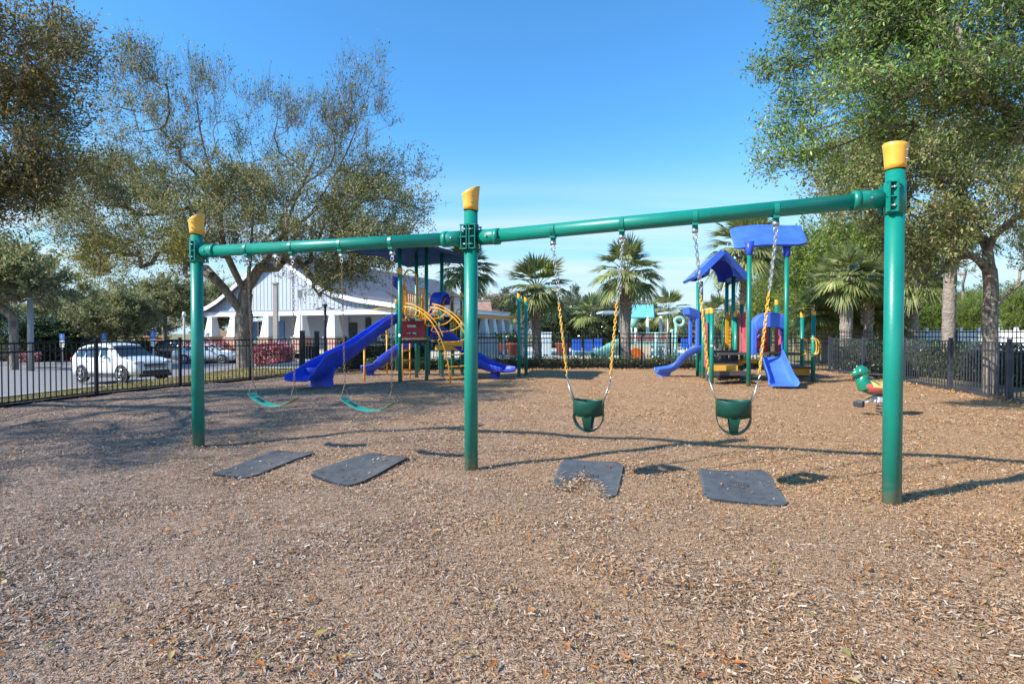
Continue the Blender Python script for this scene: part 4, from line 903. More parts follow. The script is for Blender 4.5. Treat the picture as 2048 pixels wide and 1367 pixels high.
for x, r_, rz_, zz in ((-.515, .006, .010, .712), (-.50, .030, .040, .714), (-.46, .052, .066, .726), (-.40, .08, .102, .748), (-.33, .086, .112, .752), (-.27, .072, .095, .742), (-.235, .04, .058, .732), (-.222, .005, .01, .73)):
    rings.append([(X0+x, sy0+r_*math.cos(a), zz+rz_*math.sin(a)) for a in [2*math.pi*k/16 for k in range(16)]])
m.loft(rings); hdm = m.build('head', TG, bd)
m = MB()
for s_ in (-1, 1): m.ball((X0-.415, sy0+s_*.078, .778), (.018, .010, .022), n=10, m=6)
m.build('eye', WHITE, hdm)
m = MB()
for s_ in (-1, 1): m.tube([(X0-.465, sy0+s_*.058, .715), (X0-.43, sy0+s_*.074, .705), (X0-.405, sy0+s_*.08, .715)], .005, 6)
m.build('mouth', DARKI, hdm)
for s_ in (-1, 1):
    m = MB(); rings = []
    for x in np.linspace(-.33, .25, 13):
        w = float(np.interp(x, [p[0] for p in prof], [p[2] for p in prof])); zt3 = float(np.interp(x, [p[0] for p in prof], [p[3] for p in prof])); zb3 = float(np.interp(x, [p[0] for p in prof], [p[1] for p in prof])); c_ = (zt3+zb3)/2; h_ = (zt3-zb3)/2
        rings.append([(X0+x, sy0+s_*(w+.008)*math.cos(a), c_+(h_+.006)*math.sin(a)) for a in np.linspace(-.75, .55, 8)])
    m.loft(rings, close=False, caps=False); m.build('shell_plate', TSH, bd)
m = MB(); rings = []
for x in np.linspace(-.24, .2, 13):
    w = float(np.interp(x, [p[0] for p in prof], [p[2] for p in prof])); zt3 = float(np.interp(x, [p[0] for p in prof], [p[3] for p in prof])); zb3 = float(np.interp(x, [p[0] for p in prof], [p[1] for p in prof])); c_ = (zt3+zb3)/2; h_ = (zt3-zb3)/2
    rings.append([(X0+x, sy0+(w+.014)*math.cos(a), c_+(h_+.012)*math.sin(a)) for a in np.linspace(.12, math.pi-.12, 14)])
m.loft(rings, close=False, caps=False)
for s_ in (-1, 1): m.box((X0-.02, sy0+s_*.178, .44), (.09, .02, .14))
m.build('saddle', TYL, bd)
m = MB(); m.box((X0+.03, sy0, .275), (.30, .20, .13)); m.build('spring_mount', mat('grey_spring_plate', (.50, .52, .54), .4), tr, bevel=.03)
m = MB(); m.tube([(X0+.03+.095*math.cos(a), sy0+.095*math.sin(a), -.01+.22*a/(9*math.pi)) for a in np.linspace(0, 9*math.pi, 90)], .013, 7); m.build('spring', DARKI, tr)
for s_ in (-1, 1):
    m = MB(); m.tube([(X0-.12, sy0+s_*.08, .30), (X0-.2, sy0+s_*.08, .27), (X0-.36, sy0+s_*.05, .205)], .011, 7); fr_ = m.build('foot_rest', GALV, tr); m = MB(); m.box((X0-.385, sy0+s_*.045, .195), (.11, .10, .11), rz=R(40)); m.build('foot_pad', DARKI, fr_, bevel=.015)
m = MB(); m.cyl((X0-.27, sy0-.22, .66), (X0-.27, sy0+.22, .66), .015, n=10); m.build('handlebar', DARKI, tr)
# ------------------------------------------------------------------ fences
def fence(name, pts, height, label, group, m_, step=2.2, gap=.125, spear=False, rails=(.0, .17), pick=.016, post=.052, ph=.05, hf=None, curb=True, low=.06):
    hf = hf or (lambda x, y: float(hm(x, y)) if False else 0.0)
    root = thing(name, (pts[0][0], pts[0][1], 0), label, 'fence', group)
    P = [Vector((x, y, 0)) for x, y in pts]; seg = [(P[i+1]-P[i]).length for i in range(len(P)-1)]; tot = sum(seg)
    def pt(s):
        for i, l in enumerate(seg):
            if s <= l or i == len(seg)-1: q = P[i]+(P[i+1]-P[i])*(s/l); return Vector((q.x, q.y, hf(q.x, q.y)))
            s -= l
    n = max(1, round(tot/step)); L_ = tot/n
    for k in range(n+1):
        q = pt(min(tot-1e-6, L_*k)); m = MB(); d = (pt(min(tot-1e-6, L_*k+.1))-pt(max(0, L_*k-.1))); rz = math.atan2(d.y, d.x)
        m.box(q+UP*((height+ph)/2-.1), (post*1.15, post*1.15, height+ph+.2), rz=rz); m.box(q+UP*(height+ph+.008), (post*1.35, post*1.35, .02), rz=rz); m.build('post', m_, root)
        if k == n: break
        a, b_ = q, pt(min(tot-1e-6, L_*(k+1))); m = MB(); dd = (b_-a).normalized(); rz = math.atan2(dd.y, dd.x)
        for r_ in rails: m.beam(a+UP*(height-.02-r_), b_+UP*(height-.02-r_), .026, .032)
        m.beam(a+UP*(low+.02), b_+UP*(low+.02), .026, .032)
        if curb: m.beam(a+UP*.01, b_+UP*.01, .05, .085); m.box((a+b_)/2+UP*-.01, (.09, .07, .13), rz=rz)
        c_ = int((b_-a).length/gap)
        for j in range(1, c_+1):
            p = a.lerp(b_, j/(c_+1)); tp = height+(.07 if spear else -.03); m.box(p+UP*((tp+low)/2), (pick, pick, tp-low), rz=rz)
            if spear: m.box(p+UP*(tp+.02), (pick*1.3, pick*1.3, .04), rz=rz, taper=.15)
        m.build('picket_panel', m_, root)
    return root
G1 = 'playground fence runs'
fence('metal_fence', FL[1:], 1.24, 'black metal picket fence between the playground and the road', G1, BLACKM)
fence('metal_fence', FG, 1.24, 'short black metal fence run with two tall square posts beside the azalea', G1, BLACKM, step=1.9)
fence('metal_fence', FB[0:], 1.24, 'black metal picket fence across the far end of the playground', G1, BLACKM, step=2.3)
fence('metal_fence', FR[:8], 1.24, 'charcoal metal picket fence beside the oak trunk and dark hedge', G1, BLACKF, step=2.2, post=.06, pick=.018)
fence('metal_fence', [(-6.3, 21.9), (-3.2, 22.7), (2.7, 24.3), (9.4, 24.3), (13.6, 22.9)], 1.40, 'spear topped black fence around the pool deck', 'pool fences', BLACKM, step=2.4, gap=.13, spear=True, rails=(.0, .17), curb=False)
fence('metal_fence', [(13.6, 22.9), (14.6, 20), (15.0, 14), (14.6, 11)], 1.48, 'spear topped black fence behind the dark hedge', 'pool fences', BLACKM, step=2.4, gap=.13, spear=True, curb=False)
tallp = MB()
# gate posts and box by the lamp
for px, pz in ((605, 751), (634, 748)):
    q = atz(px, pz, 0); m = MB(); m.box((q.x, q.y, .72), (.13, .13, 1.5)); m.box((q.x, q.y, 1.49), (.16, .16, .05), taper=.7); tag(m.build('gate_post', BLACKM, None, (q.x, q.y, 0)), 'tall square black gate post ' + ('left of the grey gate screen' if px == 605 else 'right of the grey gate screen'), 'gate post', 'gate posts')
a, b_ = at(609, 717, 18.95), at(632, 691, 18.95); m = MB(); m.box(((a.x+b_.x)/2, 18.98, (a.z+b_.z)/2), (b_.x-a.x, .05, b_.z-a.z))
for k in range(4): m.box((a.x+(b_.x-a.x)*(k+.5)/4, 18.94, (a.z+b_.z)/2), (.03, .03, b_.z-a.z))
q = m.build('gate_screen', DARKI, None, ((a.x+b_.x)/2, 18.98, 0)); tag(q, 'small grey slatted gate screen hung between two black posts', 'gate')

# ------------------------------------------------------------------ trees
BARK = mat('oak_bark', (.14, .11, .088), .95, var=.45, vscale=7, col2=(.36, .295, .235), bump=1.0, bscale=16, stretch=(1, 1, .35))
BARKG = mat('pale_twig_bark', (.24, .20, .17), .9, var=.3, vscale=3)
PBARK = mat('palm_trunk_bark', (.27, .22, .18), .95, var=.35, vscale=6, col2=(.42, .36, .31), bump=.9, bscale=16, stretch=(1, 1, 2.5))
STALK = mat('palm_leaf_stalk', (.17, .19, .07), .6, var=.2)
BOOT = mat('palm_boot', (.34, .27, .20), .9, var=.35, vscale=8, col2=(.52, .46, .38))
OAKL = [(0, (.04, .055, .018)), (.3, (.085, .10, .035)), (.55, (.14, .15, .055)), (.75, (.20, .20, .09)), (.88, (.25, .19, .07)), (.96, (.30, .17, .05)), (1, (.34, .34, .22))]
OAKY = [(0, (.045, .06, .012)), (.4, (.12, .13, .025)), (.7, (.21, .19, .035)), (.9, (.25, .17, .03)), (1, (.28, .28, .12))]
OAKG = [(0, (.035, .07, .016)), (.3, (.08, .14, .03)), (.6, (.14, .22, .05)), (.85, (.22, .29, .08)), (.95, (.24, .22, .04)), (1, (.28, .32, .17))]
L_OAK, L_OAKY, L_OAKG = leafmat('live_oak_leaves', OAKL, gain=1.85, rough=.6), leafmat('yellowing_oak_leaves', OAKY, gain=1.7), leafmat('fresh_oak_leaves', OAKG, gain=1.7, rough=.42, spec=.5)
L_SPR = leafmat('spring_green_leaves', [(0, (.05, .09, .015)), (.4, (.13, .20, .03)), (.8, (.24, .32, .055)), (.95, (.34, .34, .06)), (1, (.4, .42, .2))], trans=.5, gain=1.3)
L_HOL = leafmat('dark_glossy_leaves', [(0, (.012, .025, .008)), (.5, (.035, .07, .02)), (.85, (.08, .13, .035)), (1, (.20, .26, .13))], .1, .25, .8)
L_TWG = leafmat('bare_winter_twigs', [(0, (.16, .13, .09)), (.4, (.30, .26, .17)), (.8, (.42, .36, .24)), (1, (.32, .34, .12))], .2, .8)
L_PINE = leafmat('pine_needles', [(0, (.03, .05, .015)), (.5, (.07, .11, .03)), (1, (.14, .18, .06))], .2)
L_PALM = leafmat('palm_fan_leaves', [(0, (.08, .11, .03)), (.4, (.17, .22, .065)), (.75, (.28, .32, .12)), (.92, (.40, .38, .18)), (1, (.32, .26, .12))], .38, .45, .5, gain=1.3)
L_PALY = leafmat('yellow_palmetto_leaves', [(0, (.12, .15, .03)), (.4, (.28, .28, .05)), (.8, (.45, .36, .07)), (1, (.50, .42, .18))], .3, .4)
L_AZ = leafmat('azalea_blossom', [(0, (.06, .08, .03)), (.28, (.10, .11, .04)), (.36, (.60, .12, .20)), (.65, (.82, .26, .34)), (1, (.88, .45, .50))], .25)
L_HEDGE = leafmat('hedge_leaves', [(0, (.02, .04, .01)), (.5, (.06, .105, .025)), (.85, (.11, .18, .045)), (1, (.16, .24, .08))], .15, .35, .6)
L_BRT = leafmat('bright_hedge_leaves', [(0, (.05, .10, .01)), (.5, (.13, .22, .02)), (1, (.22, .32, .05))], .2)
def leaves_at(c, d, rng, ln, wd, flat=.5):
    """quads shaped like leaves at centres c, pointing roughly along d"""
    n = len(c); r_ = rng.normal(0, 1, (n, 3)); d = d+r_*.75; d /= np.linalg.norm(d, axis=1)[:, None]+1e-9
    w = rng.normal(0, 1, (n, 3)); w[:, 2] *= flat; s = np.cross(d, np.cross(w, d)); s /= np.linalg.norm(s, axis=1)[:, None]+1e-9
    L_ = (ln*(.6+.8*rng.random(n)))[:, None]; W_ = L_*wd/2
    V_ = np.stack([c, c+d*L_*.45+s*W_, c+d*L_, c+d*L_*.5-s*W_], 1).reshape(-1, 3); return V_, np.arange(4*n).reshape(-1, 4)
def tree(name, base, limbs, lobes, seed, label, cat='tree', group=None, leafm=None, bark=None, step=.45, per=26, ll=.085, lw=.42, tr=.30, twig=.55, thin=None, yellow=None, ntw=6, rp=1.75, minr=.007):
    """limbs: polylines of the trunk and the main limbs; lobes: (centre, (rx, ry, rz), clusters, leaf share)"""
    rng = np.random.default_rng(seed); base = Vector(base); nodes = []; par = []
    def addn(p, q): nodes.append(np.array(p, float)); par.append(q); return len(nodes)-1
    for li, pl in enumerate(limbs):
        pl = bez(pl, 4*len(pl)) if len(pl) > 2 else [Vector(p) for p in pl]
        if li == 0: cur = addn(pl[0], -1)
        else: A = np.array(nodes); cur = int(np.argmin(((A-np.array(pl[0]))**2).sum(1)))
        for p in pl[1:]: cur = addn(np.array(p), cur)
    first = len(nodes)
    trunk_top = nodes[min(6, len(nodes)-1)]
    targets = []
    for c_, r_, k_, sh in lobes:
        for _ in range(k_):
            v = rng.normal(0, 1, 3); v /= np.linalg.norm(v); q = np.array(c_)+v*np.array(r_)*rng.random()**.42; targets.append((q, sh))
    t0 = np.array(limbs[0][-1]); targets.sort(key=lambda t: np.linalg.norm(t[0]-t0)); ends = []
    for q, sh in targets:
        A = np.array(nodes[2:]) if len(nodes) > 3 else np.array(nodes); dd = A-q; dist = np.sqrt((dd**2).sum(1)); h = dist+np.maximum(0, dd[:, 2])*1.0+.12*np.linalg.norm(A-t0, axis=1)*.5
        i = int(np.argmin(h))+(2 if len(nodes) > 3 else 0); p = nodes[i]; D = np.linalg.norm(q-p); k = max(1, int(D/step)); cur = i; mid_off = rng.normal(0, .05*D, 3)
        for j in range(1, k+1):
            t_ = j/k; w = p+(q-p)*t_+mid_off*math.sin(math.pi*t_)+rng.normal(0, .04, 3)*(t_ < 1); w[2] += .10*D*math.sin(math.pi*t_); cur = addn(w, cur)
        ends.append((cur, sh))
    n = len(nodes); wt = np.zeros(n)
    for e, _ in ends: wt[e] += 1
    for i in range(n-1, -1, -1):
        if par[i] >= 0: wt[par[i]] += wt[i]
    tot = max(wt.max(), 1); rad = np.maximum(minr, tr*(wt/tot)**(1/rp)); N_ = np.array(nodes)
    # limb nodes keep a smooth taper
    k = 6; vs = []; fs = []; cnt = 0
    for i in range(n):
        j = par[i]
        if j < 0: continue
        a, b_ = N_[j], N_[i]; d = b_-a; L_ = np.linalg.norm(d)
        if L_ < 1e-5: continue
        d /= L_; kk = 10 if rad[i] > .08 else (6 if rad[i] > .03 else 3); ref = np.array([1., 0, 0]) if abs(d[0]) < .8 else np.array([0, 1., 0]); s = np.cross(d, ref); s /= np.linalg.norm(s); u = np.cross(d, s); th = np.arange(kk)*2*np.pi/kk
        ring = np.cos(th)[:, None]*s+np.sin(th)[:, None]*u; ra = min(rad[j], rad[i]*1.35); vs.append(a+ring*ra-d*ra*.25); vs.append(b_+ring*rad[i]+d*rad[i]*.15)
        for q in range(kk): q2 = (q+1) % kk; fs.append((cnt+q, cnt+q2, cnt+kk+q2, cnt+kk+q))
        cnt += 2*kk
    # twigs and leaves
    tw_c, tw_d, tws = [], [], []
    tv = []; tf = []
    for e, sh in ends:
        p = N_[e]; out = p-t0; out /= np.linalg.norm(out)+1e-9
        bare_ = sh < .5
        for _ in range(ntw*2 if bare_ else ntw):
            d = out*.6+rng.normal(0, .6, 3); d[2] += .9 if bare_ else .15; d /= np.linalg.norm(d); Lt = twig*(.5+rng.random())*(.45 if sh == .81 else 1); q0 = p+rng.normal(0, .12, 3); q1 = q0+d*Lt; s = np.cross(d, [0, 0, 1.]); s /= np.linalg.norm(s)+1e-9
            w = minr*.7; tv += [q0-s*w, q0+s*w, q1+s*w*.3, q1-s*w*.3]
            u = np.cross(d, s); tv += [q0-u*w, q0+u*w, q1+u*w*.3, q1-u*w*.3]
            m_ = rng.poisson(per/ntw*sh*(.55 if bare_ else 1)); t_ = rng.random(m_)**.7
            if m_: tw_c.append(q0+np.outer(t_, d)*Lt+rng.normal(0, .07, (m_, 3))); tw_d.append(np.repeat(d[None], m_, 0))
    vs = np.concatenate(vs+[np.array(tv)]); f2 = np.arange(len(tv)).reshape(-1, 4)+cnt; fs = np.concatenate([np.array(fs), f2])
    root = thing(name, base, label, cat, group)
    npmesh('trunk', vs, fs, bark or BARK, root, smooth=True)
    if tw_c:
        c_ = np.concatenate(tw_c); d_ = np.concatenate(tw_d); V_, F_ = leaves_at(c_, d_, rng, ll, lw); cr0 = npmesh('crown', V_, F_, leafm or L_OAK, root)
        if yellow: cr0.data.materials.append(yellow[0]); cr0.data.polygons.foreach_set('material_index', yellow[1](c_).astype(np.int32))
    return root
def lobe(px, py, Y, r, k, sh=1.0, ry=None, rz=None): return (tuple(at(px, py, Y)), (r, ry or r, rz or r), k, sh)
def inpoly(px, py, poly):
    c = False; n = len(poly)
    for i in range(n):
        (x1, y1), (x2, y2) = poly[i], poly[i-1]
        if (y1 > py) != (y2 > py) and px < (x2-x1)*(py-y1)/(y2-y1)+x1: c = not c
    return c
def crown_lobes(poly, n, Y0, Yr, r, k, share, seed):
    """small leaf masses filling the crown's outline, deeper in its middle"""
    rr = random.Random(seed); out = []; xs = [p[0] for p in poly]; ys = [p[1] for p in poly]; cx, cy = sum(xs)/len(xs), sum(ys)/len(ys); w = max(xs)-min(xs); h = max(ys)-min(ys)
    while len(out) < n:
        x, y = rr.uniform(min(xs), max(xs)), rr.uniform(min(ys), max(ys))
        if not inpoly(x, y, poly): continue
        q = min(1, math.hypot((x-cx)/w*2, (y-cy)/h*2)); dy = Yr*(1-q*.7)*rr.uniform(-1, 1); s_ = share(x, y) if callable(share) else share
        out.append(lobe(x, y, Y0+dy, r*rr.uniform(.7, 1.3), k, s_, rz=r*rr.uniform(.4, .8)))
    return out
def h0(x, y): return float(hland(x, y))
# the big live oak behind the left fence
OAKP = [(120, 500), (108, 420), (150, 330), (185, 230), (215, 120), (262, 62), (300, 110), (350, 150), (400, 118), (440, 170), (520, 205), (590, 160), (640, 200), (700, 170), (735, 150), (765, 180), (745, 250), (790, 290), (835, 330), (850, 400), (800, 430), (815, 470), (800, 525), (755, 560), (700, 560), (640, 580), (560, 520), (430, 520), (300, 545), (200, 535)]
def oak_share(x, y):
    if x < 330: return .45 if y < 200 else (.6 if y < 300 else 1)
    return .26 if y < 260 else (.42 if y < 330 else (.75 if y < 390 else 1))
TB = atz(491, 744, -.22); tb = Vector((TB.x, TB.y, h0(TB.x, TB.y)-.1)); Y0 = tb.y
tree('oak_tree', tb, [
  [tb, at(490, 700, Y0), at(488, 650, Y0), at(490, 600, Y0), at(494, 575, Y0)],
  [at(488, 632, Y0), at(462, 595, Y0-.3), at(440, 568, Y0-.6), at(404, 535, Y0-1.2), at(345, 515, Y0-2.2), at(265, 508, Y0-3)],
  [at(492, 590, Y0), at(470, 545, Y0-.4), at(448, 500, Y0-.9), at(410, 440, Y0-1.6), at(360, 380, Y0-2.2), at(300, 300, Y0-2.5)],
  [at(494, 578, Y0), at(500, 520, Y0), at(505, 450, Y0+.3), at(510, 360, Y0+.5), at(500, 270, Y0+.5)],
  [at(496, 575, Y0), at(520, 535, Y0-.2), at(560, 480, Y0-.4), at(620, 430, Y0-.8), at(690, 370, Y0-1), at(740, 300, Y0-1.2)],
  [at(540, 505, Y0), at(600, 490, Y0+.6), at(680, 470, Y0+1), at(760, 430, Y0+1)],
   [at(410, 440, Y0-1.6), at(350, 330, Y0-1.8), at(300, 220, Y0-2), at(268, 110, Y0-2)], [at(448, 500, Y0-.9), at(430, 380, Y0-.4), at(400, 260, Y0-.2), at(395, 160, Y0)], [at(505, 450, Y0+.3), at(490, 340, Y0+1), at(455, 250, Y0+1.5), at(445, 190, Y0+1.5)], [at(510, 360, Y0+.5), at(540, 290, Y0+.2), at(560, 230, Y0), at(590, 180, Y0)], [at(560, 480, Y0-.4), at(600, 380, Y0-.2), at(640, 290, Y0), at(655, 220, Y0)], [at(620, 430, Y0-.8), at(680, 330, Y0-1.2), at(715, 250, Y0-1.4), at(738, 170, Y0-1.4)], [at(690, 370, Y0-1), at(740, 350, Y0-1), at(790, 330, Y0-.8), at(830, 345, Y0-.8)]],
  crown_lobes(OAKP, 120, Y0-.5, 4.0, 1.15, 7, oak_share, 3)+crown_lobes([(130, 500), (120, 400), (180, 330), (420, 330), (600, 370), (760, 350), (840, 400), (790, 470), (800, 530), (700, 560), (640, 580), (560, 500), (430, 510), (330, 540), (200, 540)], 90, Y0-.8, 4.5, 1.0, 8, 1.0, 4),
  11, 'broad oak with a thick trunk behind the left fence, bare twigs on top', per=120, ll=.095, tr=.34, ntw=7, twig=.7, leafm=L_OAK, yellow=(L_OAKY, lambda c: (c[:, 0]*1100/c[:, 1] < -650) & (c[:, 2] < 5.1)))
# the oak whose trunk is left of the frame
tb = Vector((-14.2, 9.4, h0(-14.2, 9.4)))
lo = crown_lobes([(-160, 40), (-20, 90), (20, 120), (70, 60), (95, 40), (135, 80), (140, 120), (105, 170), (140, 230), (110, 290), (140, 340), (100, 380), (60, 400), (0, 390), (-40, 420), (-160, 430)], 52, 11, 1.2, .50, 9, lambda x, y: .55 if y < 170 else 1, 8)
lo += [((-10.6, 6.4, 5.9), (1.7, 1.4, .8), 42, 1.3), ((-12.4, 4.7, 6.2), (1.8, 1.4, .8), 42, 1.3), ((-13.6, 7.4, 6.5), (2.1, 1.7, 1.0), 46, 1.2), ((-15.0, 4.4, 6.6), (1.8, 1.6, 1.0), 30, 1.1), ((-9.8, 8.3, 6.6), (1.5, 1.2, .8), 40, 1.3), ((-8.5, 9.6, 6.5), (.9, .7, .6), 20, 1.2), ((-11.5, 10.3, 7.2), (2.0, 1.8, 1.1), 46, 1.2), ((-15.5, 9.5, 7.0), (2.2, 2.2, 1.4), 30, 1.0), ((-11.0, 3.4, 5.4), (1.3, 1.1, .8), 22, 1.1), ((-13.6, 2.6, 5.6), (1.6, 1.3, .8), 24, 1.1), ((-16.5, 2.0, 6), (1.6, 1.4, .8), 20, 1)]
tree('oak_tree', tb, [[tb, tb+Vector((.05, 0, 1.4)), tb+Vector((.0, .1, 2.6)), tb+Vector((.1, 0, 3.6))], [tb+Vector((.1, 0, 3.0)), (-13, 9.6, 4.2), (-11.6, 10, 5.2), (-10.6, 10.5, 6.2)], [tb+Vector((.1, 0, 3.2)), (-13.5, 8.2, 4.6), (-12.6, 7.2, 5.8)], [tb+Vector((.1, 0, 3.4)), (-15, 8.5, 5), (-15.8, 7, 6.4)], [tb+Vector((.1, 0, 3.4)), (-14.4, 10.4, 5.2), (-14.2, 11.4, 6.8)]],
  lo, 21, 'reddish brown oak crown reaching in from the left edge of the photo', per=105, ll=.072, lw=.42, tr=.28, ntw=7, twig=.5, leafm=leafmat('rusty_oak_leaves', [(0, (.05, .055, .02)), (.35, (.10, .10, .035)), (.65, (.17, .17, .06)), (.84, (.24, .18, .07)), (.94, (.32, .17, .05)), (1, (.28, .26, .17))], gain=1.45))
# the oak reaching in from the upper right
tb = Vector((11.6, 6.2, 0)); lo = crown_lobes([(1640, -80), (1650, 50), (1690, 100), (1655, 150), (1710, 180), (1675, 230), (1720, 270), (1780, 250), (1850, 280), (1920, 240), (1990, 280), (2080, 240), (2200, 280), (2200, -100)], 70, 7.9, 1.0, .35, 9, 1.0, 12)
for x_, y_, q_ in ((1535, 134, 8.9), (1565, 140, 8.8), (1600, 130, 8.7), (1635, 118, 8.6), (1575, 208, 8.8), (1605, 212, 8.7), (1640, 200, 8.6), (1555, 268, 8.9), (1590, 270, 8.7), (1625, 262, 8.6), (1545, 320, 8.8), (1580, 316, 8.7), (1620, 306, 8.6), (1660, 300, 8.5), (1685, 345, 8.4), (1600, 10, 8.8), (1590, 50, 8.8), (1625, 60, 8.7)): lo.append(lobe(x_, y_, q_, .13, 6, .81, rz=.07))
lo += [((8.5, 7.6, 8.3), (2.4, 2.0, 1.2), 44, .8), ((11.5, 7, 8.2), (2.6, 2.4, 1.6), 50, .7), ((10.2, 5.4, 6.6), (1.8, 1.6, 1.2), 30, .7)]
tree('oak_tree', tb, [[tb, tb+Vector((-.05, 0, 1.5)), tb+Vector((-.1, .1, 2.9)), tb+Vector((-.2, .1, 3.6))], [tb+Vector((-.15, .1, 3.1)), (10.2, 6.8, 4.3), (8.6, 7.5, 5.0), (7.0, 8.0, 5.5), (6.0, 8.4, 5.9)], [tb+Vector((-.2, .1, 3.5)), (10.6, 6.9, 5.2), (9.4, 7.3, 6.3), (8.2, 7.7, 7.4)], [tb+Vector((-.2, .1, 3.5)), (11.6, 7.0, 5.2), (11.5, 7, 7)],
   [at(1760, 90, 8.2), at(1690, 95, 8.4), at(1620, 118, 8.6), at(1525, 134, 8.9)], [at(1780, 170, 8.2), at(1700, 178, 8.4), at(1640, 196, 8.6), at(1565, 208, 8.8)], [at(1780, 230, 8.2), at(1700, 240, 8.4), at(1630, 258, 8.6), at(1545, 267, 8.9)], [at(1790, 250, 8.2), at(1720, 275, 8.4), at(1640, 302, 8.6), at(1535, 321, 8.8)]],
  lo, 31, 'leafy green oak branches hanging in at the upper right corner', per=105, ll=.066, lw=.34, tr=.17, ntw=7, twig=.42, leafm=L_OAKG, step=.35, minr=.006)
# the oak behind the right fence
TB = atz(1982, 786, 0); tb = Vector((TB.x, TB.y, 0)); Y0 = tb.y
tree('oak_tree', tb, [[tb+Vector((0, 0, -.1)), at(1981, 700, Y0), at(1980, 640, Y0), at(1982, 580, Y0), at(1978, 530, Y0), at(1974, 500, Y0)], [at(1984, 625, Y0), at(2012, 590, Y0-.2), at(2050, 562, Y0-.4), at(2110, 520, Y0-.6)], [at(1976, 545, Y0), at(1950, 515, Y0-.2), at(1905, 500, Y0-.2), at(1855, 503, Y0)], [at(1975, 505, Y0), at(1990, 470, Y0-.1), at(2025, 440, Y0-.2), at(2060, 400, Y0-.3)], [at(1974, 505, Y0), at(1955, 460, Y0+.2), at(1925, 400, Y0+.2), at(1900, 340, Y0+.2)]],
  crown_lobes([(1680, 300), (1740, 270), (1850, 260), (1960, 250), (2100, 240), (2220, 300), (2200, 480), (2090, 520), (2030, 470), (1990, 440), (1930, 480), (1890, 530), (1840, 520), (1790, 460), (1700, 440), (1650, 370)], 84, 12.8, 1.5, .58, 8, .85, 14),
  41, 'oak standing right behind the charcoal fence with a forked trunk', per=115, ll=.085, tr=.155, ntw=7, twig=.5, leafm=leafmat('olive_oak_leaves', [(0, (.06, .08, .025)), (.4, (.13, .155, .05)), (.7, (.21, .23, .08)), (.9, (.28, .22, .07)), (1, (.36, .37, .22))], gain=1.7))
# background trees: a few kinds built once and copied
def bgtree(kind, seed, leafm, k, per, ll, r=(3, 3, 2.4), zc=4.6, tr=.2, bark=None, sh=1.0, low=False, ntw=5):
    rng = random.Random(seed); lobes = []
    for i in range(7):
        a = i*2*math.pi/7+rng.random(); lobes.append(((math.cos(a)*r[0]*.55, math.sin(a)*r[1]*.55, zc+rng.uniform(-.35, .35)*r[2]), (r[0]*.5, r[1]*.5, r[2]*.5), k//8, sh))
    lobes.append(((0, 0, zc+r[2]*.35), (r[0]*.6, r[1]*.6, r[2]*.6), k//8, sh))
    if low: lobes += [((math.cos(a)*r[0]*.4, math.sin(a)*r[1]*.4, zc-r[2]*.7), (r[0]*.6, r[1]*.6, r[2]*.5), k//8, sh) for a in (0, 2, 4)]
    t = tree(kind, (0, 0, 0), [[(0, 0, -.6), (.03, 0, 1), (.0, .05, zc*.45), (.05, 0, zc*.62)]], lobes, seed, 'x', leafm=leafm, bark=bark, per=per, ll=ll, tr=tr, ntw=ntw, twig=.9, step=.8, minr=.018)
    return t
PROT = {
 'oak': bgtree('oak_tree', 51, leafmat('dusty_oak_leaves', [(0, (.07, .085, .035)), (.5, (.15, .16, .065)), (.85, (.23, .20, .09)), (1, (.34, .34, .2))], trans=.5, gain=1.6), 230, 130, .20, ), 'oak2': bgtree('oak_tree', 52, leafmat('grey_green_oak_leaves', [(0, (.09, .10, .045)), (.5, (.18, .19, .085)), (.85, (.27, .25, .11)), (1, (.36, .36, .22))], trans=.5, gain=1.5), 230, 130, .20, r=(3.2, 3.2, 2.6), low=True),
 'spring': bgtree('shade_tree', 53, L_SPR, 230, 120, .16, r=(2.8, 2.8, 3.0), zc=5.2, tr=.17, low=True), 'bare': bgtree('bare_tree', 54, L_TWG, 230, 130, .20, r=(3, 3, 3), zc=4.8, bark=BARKG, low=True, ntw=9),
 'holly': bgtree('holly_tree', 55, L_HOL, 140, 130, .17, r=(1.5, 1.5, 2.0), zc=2.4, tr=.12, low=True), 'pine': bgtree('pine_tree', 56, L_PINE, 60, 80, .24, r=(2.0, 2.0, 3.2), zc=9.5, tr=.16, bark=BARKG, sh=.8)}
PH = {'oak': 7.3, 'oak2': 7.6, 'spring': 8.5, 'bare': 8.1, 'holly': 4.6, 'pine': 13}
used = set()
def place(kind, px, Y, ytop, label, group, wide=1.0, seed=0):
    r0 = PROT[kind]
    if kind in used: o = copy_tree(r0)
    else: o = r0; used.add(kind)
    x = at(px, 660, Y).x; zb = h0(x, Y); H = at(px, ytop, Y).z-zb; s = H/PH[kind]
    o.location = (x, Y, zb); o.scale = (s*wide, s*wide, s); o.rotation_euler = (0, 0, (px*1.7+seed) % 6.28); tag(o, label, 'tree', group); return o
GL_ = 'trees beyond the road'
place('oak', 28, 34, 468, 'oak with a slim grey trunk beside the tall grey pole at the left edge', GL_, 1.0)
place('oak2', 228, 46, 548, 'round dark olive oak behind the white car with blue signs in front', GL_, 1.1)
place('oak', 330, 52, 545, 'grey green oak beyond the pale lamp pole', GL_, 1.05)
place('holly', 95, 44, 634, 'low round dark evergreen beyond the bright hedge', GL_, 2.0)
place('oak2', 130, 62, 575, 'hazy oak between the left edge pole and the dark round evergreen', GL_, 1.4)
place('oak2', -60, 48, 560, 'oak cut by the left edge behind the low grey house', GL_, 1.2)
place('oak2', 420, 70, 540, 'oak seen past the left swing post above the porch roof', GL_, 1.2)
place('bare', 180, 80, 600, 'greyish bare tree in the gap left of the round oak', GL_, 1.6)
